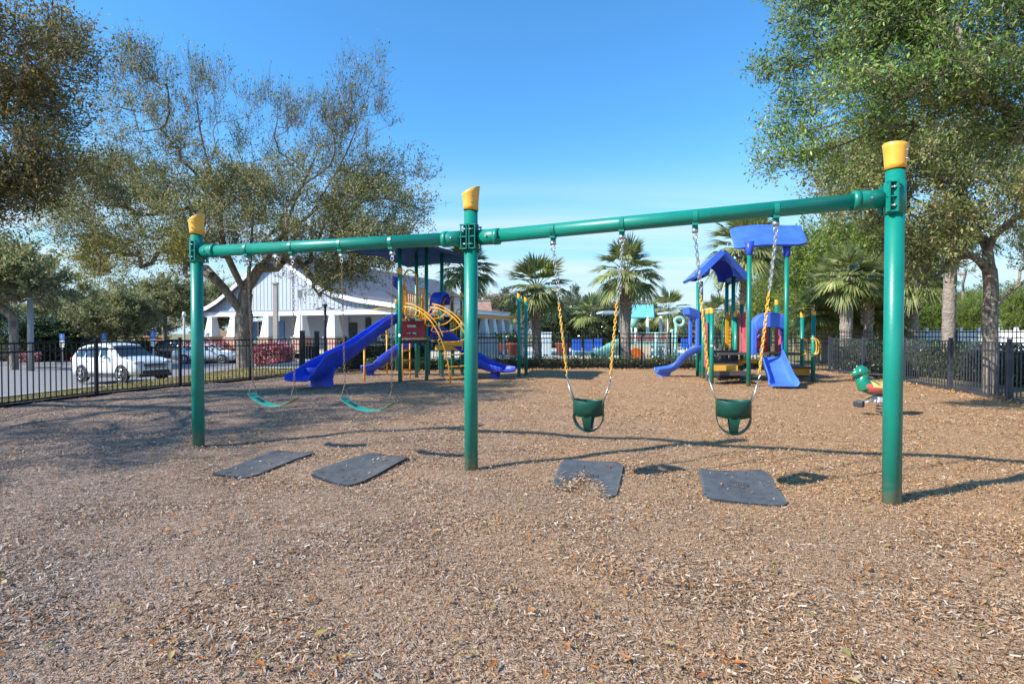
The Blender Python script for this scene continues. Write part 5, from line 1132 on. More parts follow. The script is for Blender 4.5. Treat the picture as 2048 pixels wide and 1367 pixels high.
place('bare', 300, 85, 590, 'greyish bare tree far behind the blue signs', GL_, 1.6)
place('oak', 480, 78, 575, 'oak hidden behind the gabled clubhouse', GL_, 1.4)
GC_ = 'far trees behind the pool'
for i, (px, Y_, yt, w_, kd, lb) in enumerate(((955, 88, 582, 1.5, 'bare', 'bare tan tree just behind the brick chimney'), (1015, 82, 584, 1.5, 'bare', 'bare tan tree left of the first palm trunk'), (1120, 84, 590, 1.4, 'bare', 'bare grey tree right of the first palm trunk'), (1200, 86, 586, 1.4, 'bare', 'bare tree between the two pool palms'), (1150, 74, 566, .8, 'pine', 'green pine rising between the two pool palms'), (1010, 96, 572, .9, 'pine', 'pine top left of the first pool palm'),
  (1112, 54, 618, 1.5, 'holly', 'dark evergreen right beside the first palm'), (1150, 58, 612, 1.5, 'holly', 'dark evergreen behind the yellow swing chain'), (1205, 52, 622, 1.5, 'holly', 'dark evergreen left of the crosshatched palm'), (1290, 60, 606, 1.3, 'holly', 'dark evergreen behind the turquoise slide roof'), (1330, 80, 622, 1.8, 'spring', 'low pale green tree right of the turquoise roof'), (1400, 88, 628, 1.8, 'bare', 'low bare tree behind the blue slide hood'), (1440, 70, 626, 1.4, 'spring', 'pale green tree seen through the small play structure'))):
    place(kd, px, Y_, yt, lb, GC_, w_)
GRT = 'trees behind the right fences'
for px, Y_, yt, w_, kd, lb in ((1655, 34, 428, 1.0, 'spring', 'yellow green tree between the wavy blue roof and right post'), (1735, 30, 412, 1.0, 'spring', 'yellow green tree just left of the right swing post'), (1590, 46, 500, 1.0, 'spring', 'light green tree behind the wavy roof sheet'), (1540, 60, 545, 1.0, 'spring', 'pale tree behind the blue arch hood'), (1700, 48, 470, 1.2, 'oak2', 'olive oak deep behind the yellow palmettos'), (1830, 40, 560, 1.0, 'spring', 'small golden green tree right of the swing post'), (1800, 55, 520, 1.1, 'oak2', 'olive oak behind the swing post'), (1905, 60, 590, 1.3, 'bare', 'bare grey tree behind the smooth palm trunk'), (1945, 62, 575, 1.0, 'spring', 'light green tree left of the forked oak trunk'), (2045, 32, 560, .8, 'spring', 'bright green tree at the right edge over the beige house'), (1580, 80, 560, 1.3, 'bare', 'distant bare tree right of the blue arch hood'), (1640, 75, 540, 1.4, 'bare', 'distant bare tree behind the right step posts'), (1500, 90, 590, 1.6, 'bare', 'distant bare tree behind the red panels'), (1448, 56, 505, .55, 'pine', 'thin bare pine through the arch of the gabled roof'), (1925, 48, 440, .7, 'pine', 'tall thin pine left of the forked oak trunk'), (2030, 52, 420, .7, 'pine', 'tall thin pine at the right edge'), (1540, 66, 470, .8, 'pine', 'pine right of the tall palm'), (1770, 90, 540, 1.8, 'bare', 'distant bare tree hidden behind the swing post'), (1885, 38, 585, 1.1, 'spring', 'bright green tree between the tall palm trunk and the swing post'), (1950, 36, 592, .9, 'spring', 'bright green tree between the tall palm and the forked oak'), (2005, 70, 560, 1.5, 'oak2', 'olive oak above the beige house roof'), (1690, 29, 585, 1.2, 'spring', 'leafy green tree close behind the thick palm trunk'), (1610, 40, 560, 1.1, 'spring', 'light green tree above the two yellow handled posts')):
    place(kd, px, Y_, yt, lb, GRT, w_)

# ------------------------------------------------------------------ palms
def fan(V_, F_, o, d, up, rng, L=.85, n=34, spread=2.3, w=.045, droop=.5):
    """one costapalmate leaf: o petiole end, d leaf direction, up leaf normal"""
    s = np.cross(d, up); s /= np.linalg.norm(s); up = np.cross(s, d)
    for i in range(n):
        a = (i/(n-1)-.5)*spread+rng.normal(0, .04); ln = L*(1-.28*abs(a)/1.2)*(.88+.24*rng.random()); dd = d*math.cos(a)+s*math.sin(a); fold = up*(.10*((-1)**i))
        p0 = o+dd*.05; p1 = o+dd*ln*.55+up*(.10*ln*abs(math.sin(a)))+fold*.04-np.array([0, 0, droop*.12*ln]); p2 = o+dd*ln*.98+up*.04-np.array([0, 0, droop*(.42+.35*rng.random())*ln])
        ww = np.cross(dd, up); ww /= np.linalg.norm(ww)+1e-9; k = len(V_)
        V_ += [p0-ww*w*.3, p0+ww*w*.3, p1+ww*w*.5+up*.01, p1-ww*w*.5, p2+ww*.004, p2-ww*.004]; F_ += [(k, k+1, k+2, k+3), (k+3, k+2, k+4, k+5)]
def palm_crown(seed, R_=1.6, nf=34, leafm=None, low=-.55, dead=4):
    rng = np.random.default_rng(seed); V_, F_ = [], []; m = MB()
    for i in range(nf):
        az = i*2.39996+rng.normal(0, .15); t_ = i/nf; el = R(80)-(R(80)-low)*t_**.85+rng.normal(0, .08); pl = R_*(.40+.14*rng.random())
        d = np.array([math.cos(az)*math.cos(el), math.sin(az)*math.cos(el), math.sin(el)]); o = d*.12; e = d*pl+np.array([0, 0, -.10*pl*math.cos(el)]); m.tube([o, (o+e)/2+np.array([0, 0, .05]), e], [.022, .016, .010], 4)
        d2 = d+np.array([0, 0, -.35*math.cos(el)]); d2 /= np.linalg.norm(d2); up = np.array([-math.cos(az)*math.sin(el), -math.sin(az)*math.sin(el), math.cos(el)]); fan(V_, F_, e, d2, up, rng, L=R_*.60, droop=.22+.45*t_*t_, w=.040*R_)
    return m, np.array(V_), np.array(F_)
def palm(px, ytr, Y, rad, seed, label, boots=.35, pk=0, tw=.17, leafm=None, group='cabbage palms', base_y=None, smooth=False, name='palm_tree', low=-.55, nf=34):
    x = at(px, 660, Y).x; H = at(px, ytr, Y).z; root = thing(name, (x, Y, 0), label, 'palm tree', group); rng = np.random.default_rng(seed+900)
    m = MB(); z = -.15; rings = []; hh = []
    while z < H: hh.append(z); z += .12
    pts = [(x+.03*math.sin(q*.8+seed), Y, q) for q in hh]+[(x, Y, H)]; m.tube(pts, [tw*(1.12-.10*min(1, q/1.0))*(1+.05*math.sin(q*40+seed)) for q in hh]+[tw*.85], 12); m.build('trunk', PBARK, root)
    if boots:
        m = MB(); zb = H-(H*boots); k = 0
        while zb < H+.05:
            for j in range(5):
                a = k*.63+j*2*math.pi/5; d = Vector((math.cos(a), math.sin(a), 0)); sd = Vector((-d.y, d.x, 0)); p = Vector((x, Y, zb))+d*tw*.85; q = p+d*(.11+.05*rng.random())+UP*.20+sd*.05*((-1)**k)
                m.add([p-sd*.075, p+sd*.075, q+sd*.03, q-sd*.03, p-sd*.06-d*.03+UP*.08, p+sd*.06-d*.03+UP*.08], [(0, 1, 2, 3), (4, 5, 2, 3), (0, 3, 4), (1, 5, 2)])
            zb += .105; k += 1
        m.build('leaf_boots', BOOT, root)
    pm, V_, F_ = palm_crown(seed, rad, nf=nf, low=low); V_ = V_+np.array([x, Y, H]); pm.v = [(a+x, b+Y, c+H) for a, b, c in pm.v]
    cr_ = npmesh('crown', V_, F_, leafm or L_PALM, root); pm.build('leaf_stalks', STALK, root)
    return root
palm(932, 540, 25, 1.55, 1, 'palm behind the middle swing post and navy canopy', boots=.5, tw=.2)
palm(1073, 578, 23.6, 1.75, 2, 'palm with a brown shaggy neck left of the yellow swing chains', boots=.42, tw=.19)
palm(1252, 548, 24.0, 1.75, 3, 'palm with a crosshatched trunk in front of the turquoise slide roof', boots=.45, tw=.23)
palm(1490, 500, 25, 2.15, 4, 'tall palm right behind the small play structure', boots=.45, tw=.2)
palm(1692, 556, 23.5, 1.6, 5, 'palm with a thick dark trunk over the right fence corner', boots=.12, tw=.24)
palm(1672, 565, 27, 1.6, 6, 'palm with a slim smooth trunk beside the thick one', boots=.1, tw=.16)
palm(1735, 575, 24.5, 1.5, 7, 'palm with a crosshatched trunk left of the right post', boots=.5, tw=.18)
palm(1633, 622, 26, 1.3, 8, 'short palm behind the yellow handled posts', boots=.3, tw=.12)
palm(1830, 560, 24, 1.7, 9, 'palm just right of the right swing post', boots=.4, tw=.15)
palm(1899, 462, 17.2, 1.25, 10, 'palm with a tall pinkish smooth trunk left of the forked oak', boots=.26, tw=.17)
palm(1181, 628, 52, 2.3, 12, 'small distant palm between the two pool palms', boots=.3, tw=.22, nf=24)
palm(1335, 622, 48, 2.3, 13, 'small distant palm right of the turquoise roof', boots=.6, tw=.28, nf=24)
palm(1432, 630, 50, 2.2, 14, 'small distant palm seen between the play structure posts', boots=.3, tw=.2, nf=24)
palm(1270, 640, 56, 2.0, 15, 'small distant palm under the turquoise roof', boots=.3, tw=.3, nf=22)
for i, (px, Y_, lb) in enumerate(((1650, 26.2, 'yellow palmetto left of the slim palm trunk'), (1712, 26.5, 'yellow palmetto between the thick and crosshatched palms'), (1765, 26, 'yellow palmetto touching the right swing post'))):
    palm(px, 640, Y_, 1.5, 20+i, lb, boots=0, tw=.14, leafm=L_PALY, group='yellow palmettos', name='palmetto', nf=26)

# ------------------------------------------------------------------ hedges and shrubs
def hedge(name, outline, h, label, cat, leafm, dens=900, ll=.07, group=None, hf=h0, seed=5, core=(.012, .02, .008)):
    """a clipped hedge: leafy skin over a dark twiggy core; outline = polyline (x, y, halfwidth)"""
    rng = np.random.default_rng(seed); P = [(x, y, w) for x, y, w in outline]; root = thing(name, (P[0][0], P[0][1], hf(P[0][0], P[0][1])), label, cat, group)
    m = MB(); rings = []
    for i, (x, y, w) in enumerate(P):
        j = min(i+1, len(P)-1); k = max(i-1, 0); d = Vector((P[j][0]-P[k][0], P[j][1]-P[k][1], 0)).normalized(); s = Vector((-d.y, d.x, 0)); z = hf(x, y); c_ = Vector((x, y, z)); w2 = w*.72
        rings.append([c_-s*w2+UP*-.05, c_-s*w2*1.0+UP*h*.75, c_-s*w2*.6+UP*h*.86, c_+s*w2*.6+UP*h*.86, c_+s*w2+UP*h*.75, c_+s*w2-UP*.05])
    m.loft(rings); m.build('branches', CORE, root)
    cs = []
    for (x0, y0, w0), (x1, y1, w1) in zip(P[:-1], P[1:]):
        L_ = math.hypot(x1-x0, y1-y0); n = int(dens*L_*(2*h+w0+w1)); t_ = rng.random(n); w = w0+(w1-w0)*t_; d = np.array([x1-x0, y1-y0])/L_; s = np.array([-d[1], d[0]]); a = rng.random(n)*(2*h+1.6*w); sd = np.where(a < h, -1., np.where(a > h+1.6*w, 1., (a-h)/(.8*w+1e-9)-1)); zz = np.where(np.abs(sd) >= .999, rng.random(n)*h, h+0*a)
        off = sd*w*(1-.12*rng.random(n))+rng.normal(0, .035, n); bump = .05*np.sin(7*(x0+d[0]*t_*L_)+3*y0)+rng.normal(0, .035, n)
        X = x0+(x1-x0)*t_+s[0]*(off+bump*sd); Y = y0+(y1-y0)*t_+s[1]*(off+bump*sd); Z = np.array([hf(a_, b_) for a_, b_ in zip(X, Y)]) + zz*(1-.06*np.abs(sd)**4)+bump*.8*(np.abs(sd) < .99)
        cs.append(np.stack([X, Y, np.maximum(Z, -1.2)], -1))
    c_ = np.concatenate(cs); V_, F_ = leaves_at(c_, rng.normal(0, 1, c_.shape)+np.array([0, 0, .6]), rng, ll, .55); npmesh('foliage', V_, F_, leafm, root); return root
CORE = mat('hedge_inner_twigs', (.03, .028, .015), .95, var=.3)
z0f = lambda x, y: 0.0
hedge('hedge', [(-5.6, 21.1, .25), (-3.4, 21.75, .3), (-.4, 22.5, .3), (2.7, 22.9, .3), (7.1, 22.7, .3), (11.0, 22.0, .3)], .42, 'low clipped hedge between the two far fences', 'hedge', L_HEDGE, 260, .075, hf=z0f)
hedge('hedge', [(-7.1, 22.6, .6), (-5.4, 23.4, .6), (-3.9, 24.0, .6)], 1.05, 'tall hedge behind the blue slides on the left', 'hedge', L_HEDGE, 240, .085, hf=z0f, seed=6)
hedge('hedge', [(12.7, 21.2, .6), (13.6, 19, .6), (13.9, 17.0, .6), (14.0, 14, .7), (13.8, 12, .7)], 1.08, 'dark clipped hedge between the charcoal fence and spear fence', 'hedge', L_HEDGE, 260, .08, hf=z0f, seed=7)
hedge('hedge', [(14.6, 12.2, .5), (14.6, 10.2, .5)], 1.15, 'pink azalea beyond the right fence near the oak trunk', 'shrub', L_AZ, 260, .08, hf=z0f, seed=8)
hedge('hedge', [(-45, 45, .9), (-36, 46, .9), (-31, 47, .9)], 1.5, 'bright green clipped hedge across the road', 'hedge', L_BRT, 60, .16, seed=9)
hedge('hedge', [(-41, 43.2, .7), (-35, 44.5, .7), (-31, 45.4, .7)], .9, 'dark reddish shrubs in front of the bright hedge', 'hedge', leafmat('reddish_shrub_leaves', [(0, (.05, .03, .02)), (.5, (.10, .07, .03)), (.8, (.22, .05, .05)), (1, (.10, .13, .04))]), 70, .14, seed=10)
def shrub(px, py0, py1, Y, r, label, leafm, name='azalea_shrub', group=None, n=5200, seed=1):
    x = at(px, 700, Y).x; zt_ = at(px, py0, Y).z; zb_ = at(px, py1, Y).z; rng = np.random.default_rng(seed); v = rng.normal(0, 1, (n, 3)); v /= np.linalg.norm(v, axis=1)[:, None]; rr = (1-.25*rng.random(n)**2)[:, None]*(1+.08*np.sin(v[:, :1]*9)*np.cos(v[:, 1:2]*7)+.05*np.sin(v[:, 2:3]*13))
    v = np.sign(v)*np.abs(v)**.75; c_ = v*rr*np.array([r, r, (zt_-zb_)/2])+np.array([x, Y, (zt_+zb_)/2]); c_ = c_[c_[:, 2] > zb_-.1]; root = thing(name, (x, Y, zb_), label, 'shrub', group)
    V_, F_ = leaves_at(c_, v[:len(c_)], rng, .13, .6); npmesh('foliage', V_, F_, leafm, root); m = MB(); m.ball((x, Y, (zt_+zb_)/2-.1), (r*.75, r*.75, (zt_-zb_)*.38)); m.build('branches', CORE, root); return root
shrub(547, 687, 731, 30, 1.0, 'square clipped pink azalea bush behind the gate posts', L_AZ, group='pink azaleas')
for i, (px, Y_, lb) in enumerate(((360, 47, 'pink azalea row above the silver car'), (388, 47, 'pink azalea right of the left swing post'), (415, 46, 'pink azalea under the porch column'))): shrub(px, 683, 699, Y_, 1.4, lb, L_AZ, group='pink azaleas', n=2600, seed=3+i)
shrub(52, 704, 722, 36, .7, 'small pinkish shrub at the foot of the thick grey pole', L_AZ, group='pink azaleas', n=900, seed=9)
# lawn tufts along the left fence
n = 60000; Y = 9+16*rng.random(n); lx = np.interp(Y, [p[1] for p in kp], [p[0] for p in kp])+.25; rx = xl(np.minimum(Y, 18.6))-.08-np.where(Y > 18.6, (Y-18.6)*.1, 0); X = lx+(rx-lx)*rng.random(n); c_ = np.stack([X, Y, hland(X, Y)-.03], -1); dd = rng.normal(0, .45, (n, 3)); dd[:, 2] = 1
V_, F_ = leaves_at(c_, dd, rng, .075, .16); o = npmesh('grass', V_, F_, leafmat('lawn_blades', [(0, (.10, .12, .02)), (.4, (.26, .22, .07)), (1, (.50, .36, .17))], .2)); tag(o, 'short dormant lawn grass between the left fence and the kerb', 'grass', kind='stuff')
# ------------------------------------------------------------------ clubhouse
S0 = Vector((-18.0, 45.0, 0)); gd = Vector((.923, -.385, 0)); bd_ = Vector((.385, .923, 0))       # along the gable, back along the ridge
ch = thing('clubhouse', S0, 'white board clubhouse with a bell cast gable, grey metal roof and tapered porch columns', 'building')
def cp(s, b_, z): return S0+gd*s+bd_*b_+UP*z
RF = [(-10.6, 3.45), (-9.2, 3.62), (-7.9, 4.15), (-6.2, 5.15), (-1.6, 8.0), (3.0, 5.15), (4.6, 4.45), (7.0, 3.95), (10.6, 3.45)]
LB = 26
m = MB(); rings = []
for s_, z in RF: rings.append([cp(s_, -.5, z), cp(s_, -.5, z+.10), cp(s_, LB, z+.10), cp(s_, LB, z)])
m.loft(rings, smooth=False)
for (s0, z0_), (s1, z1_) in zip(RF[:-1], RF[1:]):     # standing seams
    L_ = math.hypot(s1-s0, z1_-z0_); 
for b_ in np.arange(-.2, LB, .42):
    for (s0, z0_), (s1, z1_) in zip(RF[3:-1], RF[4:]): m.beam(cp(s0, b_, z0_+.115), cp(s1, b_, z1_+.115), .035, .035)
roof = m.build('roof', METROOF, ch)
m = MB(); m.beam(cp(3.2, 8.5, 5.2), cp(7.5, 8.5, 4.05), .25, .14); m.build('roof_vent', DARKI, roof)
for b_, s_ in ((13, 1.5), (16, .9)): m = MB(); m.cyl(cp(s_, b_, 6), cp(s_, b_, 6.9), .06, n=8); m.build('vent_pipe', DARKI, roof)
m = MB()
for (s0, z0_), (s1, z1_) in zip(RF[:-1], RF[1:]): m.loft([[cp(s0, -.62, z0_-.20), cp(s0, -.62, z0_+.13), cp(s0, -.5, z0_+.13), cp(s0, -.5, z0_-.20)], [cp(s1, -.62, z1_-.20), cp(s1, -.62, z1_+.13), cp(s1, -.5, z1_+.13), cp(s1, -.5, z1_-.20)]], smooth=False)
m.beam(cp(10.66, -.5, 3.38), cp(10.66, LB, 3.38), .06, .26); m.beam(cp(-10.66, -.5, 3.38), cp(-10.66, LB, 3.38), .06, .26); m.build('fascia', WHITE, roof)
SEAM = mat('siding_groove', (.31, .345, .41), .7)
m = MB(); pts = [cp(s_, 0, z-.02) for s_, z in RF if abs(s_) < 10.7]; pts = [cp(-10.3, 0, 3.25)]+pts[:]+[cp(10.3, 0, 3.25)]; m.poly(pts, bd_*.12)
for s_ in np.arange(-10, 10.2, .41):
    z = float(np.interp(s_, [p[0] for p in RF], [p[1] for p in RF])); m.box(cp(s_, -.008, (3.25+z)/2-.03), (.024, .03, z-3.30), rz=math.atan2(gd.y, gd.x), mi=1)
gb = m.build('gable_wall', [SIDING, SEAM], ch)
m = MB(); m.beam(cp(-10.4, .0, 3.06), cp(10.4, 0, 3.06), .30, .40); m.build('porch_beam', WHITE, ch)
m = MB(); m.beam(cp(-10.4, -.17, 3.30), cp(10.4, -.17, 3.30), .06, .07); m.build('beam_moulding', SEAM, ch)
m = MB(); m.poly([cp(-10.3, .15, 3.18), cp(10.3, .15, 3.18), cp(10.3, 3.0, 3.18), cp(-10.3, 3.0, 3.18)], (0, 0, .04)); m.build('porch_ceiling', SIDING, ch)
m = MB(); m.poly([cp(-10.6, -.4, -.2), cp(10.6, -.4, -.2), cp(10.6, 3.0, -.2), cp(-10.6, 3.0, -.2)], (0, 0, .27)); m.build('porch_floor', CONC, ch)
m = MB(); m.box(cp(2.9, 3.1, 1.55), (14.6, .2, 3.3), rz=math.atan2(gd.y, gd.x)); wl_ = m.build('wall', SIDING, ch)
m = MB()
for k in range(16): m.box(cp(2.9, 2.985, .3+.19*k), (14.6, .03, .012), rz=math.atan2(gd.y, gd.x))
m.build('lap_line', SEAM, wl_)
rzg = math.atan2(gd.y, gd.x)
def ongab(px, b_):    # distance along the gable seen at px for depth b_ behind it
    r_ = (px-CX)/F; o = S0+bd_*b_; return (r_*o.y-o.x)/(gd.x-r_*gd.y)
def opening(px0, px1, z0_, z1_, mt_, nm, par, b_=2.97, th=.05):
    a, c_ = ongab(px0, b_), ongab(px1, b_); m = MB(); m.box(cp((a+c_)/2, b_, (z0_+z1_)/2), (c_-a, th, z1_-z0_), rz=rzg); return m.build(nm, mt_, par)
def window(px0, px1, z0_, z1_):
    w = opening(px0, px1, z0_, z1_, GLASS, 'window', ch); a, c_ = ongab(px0, 2.9), ongab(px1, 2.9); m = MB()
    for s_ in (a, c_): m.box(cp(s_, 2.93, (z0_+z1_)/2), (.10, .08, z1_-z0_+.1), rz=rzg)
    for z in (z0_, z1_): m.box(cp((a+c_)/2, 2.925, z), (c_-a+.1, .09, .10), rz=rzg)
    m.box(cp((a+c_)/2, 2.93, (z0_+z1_)/2), (.04, .05, z1_-z0_), rz=rzg)
    for q in (1, 2, 3): m.box(cp((a+c_)/2, 2.932, z0_+(z1_-z0_)*q/4), (c_-a, .045, .035), rz=rzg)
    m.build('window_frame', WHITE, w)
window(516, 527, .9, 2.5); window(760, 772, .9, 2.5)
for a, b_ in ((506, 514.5), (557, 568)):
    sh = opening(a, b_, .85, 2.5, SHUT, 'shutter', ch, 2.90); s0, s1 = ongab(a, 2.86), ongab(b_, 2.86); m = MB(); m.beam(cp(s0, 2.86, 2.45), cp(s1, 2.86, .9), .03, .05); m.build('shutter_brace', SEAM, sh)
dr = opening(699, 714, .1, 2.3, DARKI, 'door', ch, 2.93); opening(696, 697.5, .0, 3.1, SEAM, 'corner_trim', ch, 2.9, .1); opening(731, 742, 1.6, 2.7, DARKI, 'vent_panel', ch, 2.93)
def column(px, b_=0.0, sx=None, side=False):
    s_ = ongab(px, b_) if sx is None else sx; c_ = cp(s_, b_, 0); m = MB()
    m.box(c_+UP*.55, (1.10, 1.10, 1.0), rz=rzg); base_ = m.build('column_base', BRICK, ch)
    m = MB(); m.box(c_+UP*1.09, (1.24, 1.24, .09), rz=rzg); m.build('base_cap', CONC, base_)
    m = MB(); m.box(c_+UP*2.0, (.95, .95, 1.74), rz=rzg, taper=.52); m.box(c_+UP*2.84, (.62, .62, .10), rz=rzg); m.build('column', WHITE, ch)
for px in (425, 470, 537, 604, 668): column(px)
for px in (968, 985, 1001, 1016, 1030):           # along the right-hand eave
    r_ = (px-CX)/F; o = S0+gd*10.0; b_ = (r_*o.y-o.x)/(bd_.x-r_*bd_.y); column(px, b_, 10.0)
m = MB(); m.beam(cp(10.0, 0, 3.06), cp(10.0, LB, 3.06), .30, .36); m.build('porch_beam', WHITE, ch)
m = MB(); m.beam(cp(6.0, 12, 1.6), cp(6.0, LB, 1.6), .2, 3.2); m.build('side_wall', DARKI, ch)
m = MB(); m.beam(cp(6.0, 3, 1.6), cp(6.0, 12, 1.6), .2, 3.2); m.build('side_wall', SIDING, ch)
r_ = (967-CX)/F; Yc = 60; xc = r_*Yc; m = MB(); m.box((xc, Yc, (at(967, 626, Yc).z+at(967, 602, Yc).z)/2), (2.0, 1.4, 1.5), taper=.74); chm = m.build('chimney', BRICK, ch); m = MB(); zt = at(967, 602, Yc).z; m.box((xc, Yc, zt+.06), (1.6, 1.2, .1)); m.cyl((xc, Yc, zt+.1), (xc, Yc, zt+.4), .2, n=12); m.build('chimney_pot', CONC, chm)
zt2 = at(967, 628, Yc).z; m = MB(); m.box((xc-.3, Yc, (zt2+3)/2), (2.2, 1.5, zt2-2.4)); m.build('chimney_base', BRICK, chm)
# low tan building under the porch and orange brick wall across the road
m = MB(); a, b_ = at(432, 684, 62), at(468, 662, 62); m.box(((a.x+b_.x)/2, 62, (a.z+b_.z)/2-.4), (b_.x-a.x+1.5, 3, b_.z-a.z+1)); hb = m.build('wall', mat('tan_stucco', (.40, .25, .15), .8), None, ((a.x+b_.x)/2, 62, 0)); tag(hb, 'low tan wall seen between the two left porch columns', 'wall')
m = MB(); a, b_ = at(297, 690, 58), at(334, 674, 58); m.box(((a.x+b_.x)/2, 58, (a.z+b_.z)/2-.4), (b_.x-a.x, 1, b_.z-a.z+.8)); m.box(((a.x+b_.x)/2, 58, b_.z+.06), (b_.x-a.x+.3, 1.3, .12)); tag(m.build('wall', ORBRICK, None, ((a.x+b_.x)/2, 58, 0)), 'orange brick enclosure wall behind the blue signs', 'wall')
# houses
def house(px0, px1, yr, ye, yb, Y, wallm, roofm, label, gables=0):
    a, b_ = at(px0, yb, Y), at(px1, ye, Y); zr = at(px0, yr, Y+3).z; z0_, z1_ = min(a.z, 0)-.4, b_.z; xm = (a.x+b_.x)/2; w = b_.x-a.x; root = thing('house', (xm, Y, 0), label, 'house', 'houses beyond the fences')
    m = MB(); m.box((xm, Y+4, (z0_+z1_)/2), (w, 8, z1_-z0_)); m.build('wall', wallm, root)
    m = MB(); e = .5; hw, hd_ = w/2+e, 4+e; r4 = [(xm-hw, Y-e), (xm+hw, Y-e), (xm+hw, Y+8+e), (xm-hw, Y+8+e)]; vs = [(x, y, z1_) for x, y in r4]+[(xm-hw+min(hw*.85, 4), Y+4, zr), (xm+hw-min(hw*.85, 4), Y+4, zr)]+[(x, y, z1_-.15) for x, y in r4]
    m.add(vs, [(0, 1, 5, 4), (1, 2, 5), (2, 3, 4, 5), (3, 0, 4), (6, 7, 1, 0), (7, 8, 2, 1), (8, 9, 3, 2), (9, 6, 0, 3), (9, 8, 7, 6)]); m.build('roof', roofm, root)
    for k in range(3):
        xx = xm-w*.32+w*.32*k; m = MB(); m.box((xx, Y-.02, z1_-1.3), (1.5, .08, 1.1)); w_ = m.build('window', GLASS, root); m = MB(); 
        for sx_ in (-.78, 0, .78): m.box((xx+sx_, Y-.06, z1_-1.3), (.08, .06, 1.2))
        for sz_ in (-.58, .58): m.box((xx, Y-.058, z1_-1.3+sz_), (1.6, .055, .08))
        m.build('window_frame', WHITE, w_)
    return root
ROOFT = mat('tan_shingles', (.34, .29, .25), .9, var=.15, vscale=3); ROOFG = mat('grey_shingles', (.16, .16, .17), .9, var=.15, vscale=3); STUC = mat('pale_stucco', (.55, .52, .46), .8); GREYW = mat('grey_siding', (.30, .29, .29), .8)
house(1918, 2085, 628, 655, 675, 44, STUC, ROOFT, 'beige house with a tan shingle roof right of the forked oak')
house(1805, 1900, 640, 652, 672, 60, mat('blue_grey_siding', (.40, .44, .52), .8), ROOFT, 'blue grey house right behind the right swing post')
house(1300, 1345, 645, 659, 680, 85, STUC, ROOFG, 'distant dark roofed house under the turquoise roof')
house(1345, 1385, 652, 664, 680, 80, mat('cream_stucco', (.6, .53, .42), .8), ROOFT, 'distant cream house behind the curled pale pipe')
house(-40, 75, 655, 670, 690, 52, GREYW, mat('blue_grey_shingles', (.22, .25, .28), .9), 'low grey house at the left edge beyond the road')
# white vinyl fence beyond the right trees
wf = thing('vinyl_fence', (22, 32, 0), 'white vinyl privacy fence in front of the beige house', 'fence'); a, b_ = at(1700, 660, 34), at(2200, 660, 27)
for k in range(14):
    p = Vector((a.x, a.y, 0)).lerp(Vector((b_.x, b_.y, 0)), k/14); q = Vector((a.x, a.y, 0)).lerp(Vector((b_.x, b_.y, 0)), (k+1)/14); m = MB(); m.beam(p+UP*.82, q+UP*.82, .05, 1.5); m.build('panel', WHITE, wf); m = MB(); m.box(p+UP*.85, (.14, .14, 1.75)); m.build('post', WHITE, wf)

# ------------------------------------------------------------------ poles, lamps, signs
def pole(px, y0, y1, Y, r, mt_, name, label, cat, square=False, group=None):
    a, b_ = at(px, y1, Y), at(px, y0, Y); z0_ = h0(b_.x, Y); m = MB()
    if square: m.box((b_.x, Y, (z0_-.2+b_.z)/2), (r*2, r*2, b_.z-z0_+.2), taper=.85)
    else: m.cyl((b_.x, Y, z0_-.2), (b_.x, Y, b_.z), r, r*.85, n=14)
    root = thing(name, (b_.x, Y, z0_), label, cat, group); m.build('pole', mt_, root); return root, b_
_r, b_ = pole(551, 568, 690, 31, .125, CONC, 'utility_pole', 'square tapered concrete pole between the big oak and the swing', 'pole', True)
m = MB(); m.box((b_.x, 31, b_.z+.04), (.3, .3, .08)); m.build('pole_cap', CONC, _r)
_r, b_ = pole(600, 580, 700, 30, .035, GALV, 'sign_pole', 'thin grey pole with a small box on top left of the black lamp', 'pole'); m = MB(); m.box((b_.x, 30, b_.z-.2), (.22, .16, .42)); m.build('equipment_box', GALV, _r)
_r, b_ = pole(650, 612, 712, 22, .065, DARKI, 'street_lamp', 'dark lamp post with short crossed arms before the white porch', 'lamp'); m = MB(); m.cyl((b_.x, 22, b_.z), (b_.x, 22, b_.z+.08), .10, n=12)
for s_ in (-1, 1): m.beam((b_.x, 22, b_.z-.02), (b_.x+s_*.24, 22, b_.z-.09), .05, .03); m.box((b_.x+s_*.28, 22, b_.z-.10), (.16, .10, .04))
m.build('lamp_arm', DARKI, _r)
_r, b_ = pole(60, 598, 700, 33, .17, mat('grey_steel_pole', (.30, .28, .27), .6), 'utility_pole', 'thick grey pole rising into the leaves near the left edge', 'pole'); m = MB(); m.cyl((b_.x, 33, b_.z), (b_.x, 33, b_.z+.1), .2, n=12); m.build('pole_cap', GALV, _r)
_r, b_ = pole(368, 632, 690, 45, .10, CONC, 'street_lamp', 'pale lamp pole just left of the left swing post', 'lamp'); m = MB(); m.cyl((b_.x, 45, b_.z), (b_.x, 45, b_.z+.35), .16, .10, n=12); m.build('lamp_head', WHITE, _r)
SIGNB = mat('sign_blue', (.02, .14, .50), .4)
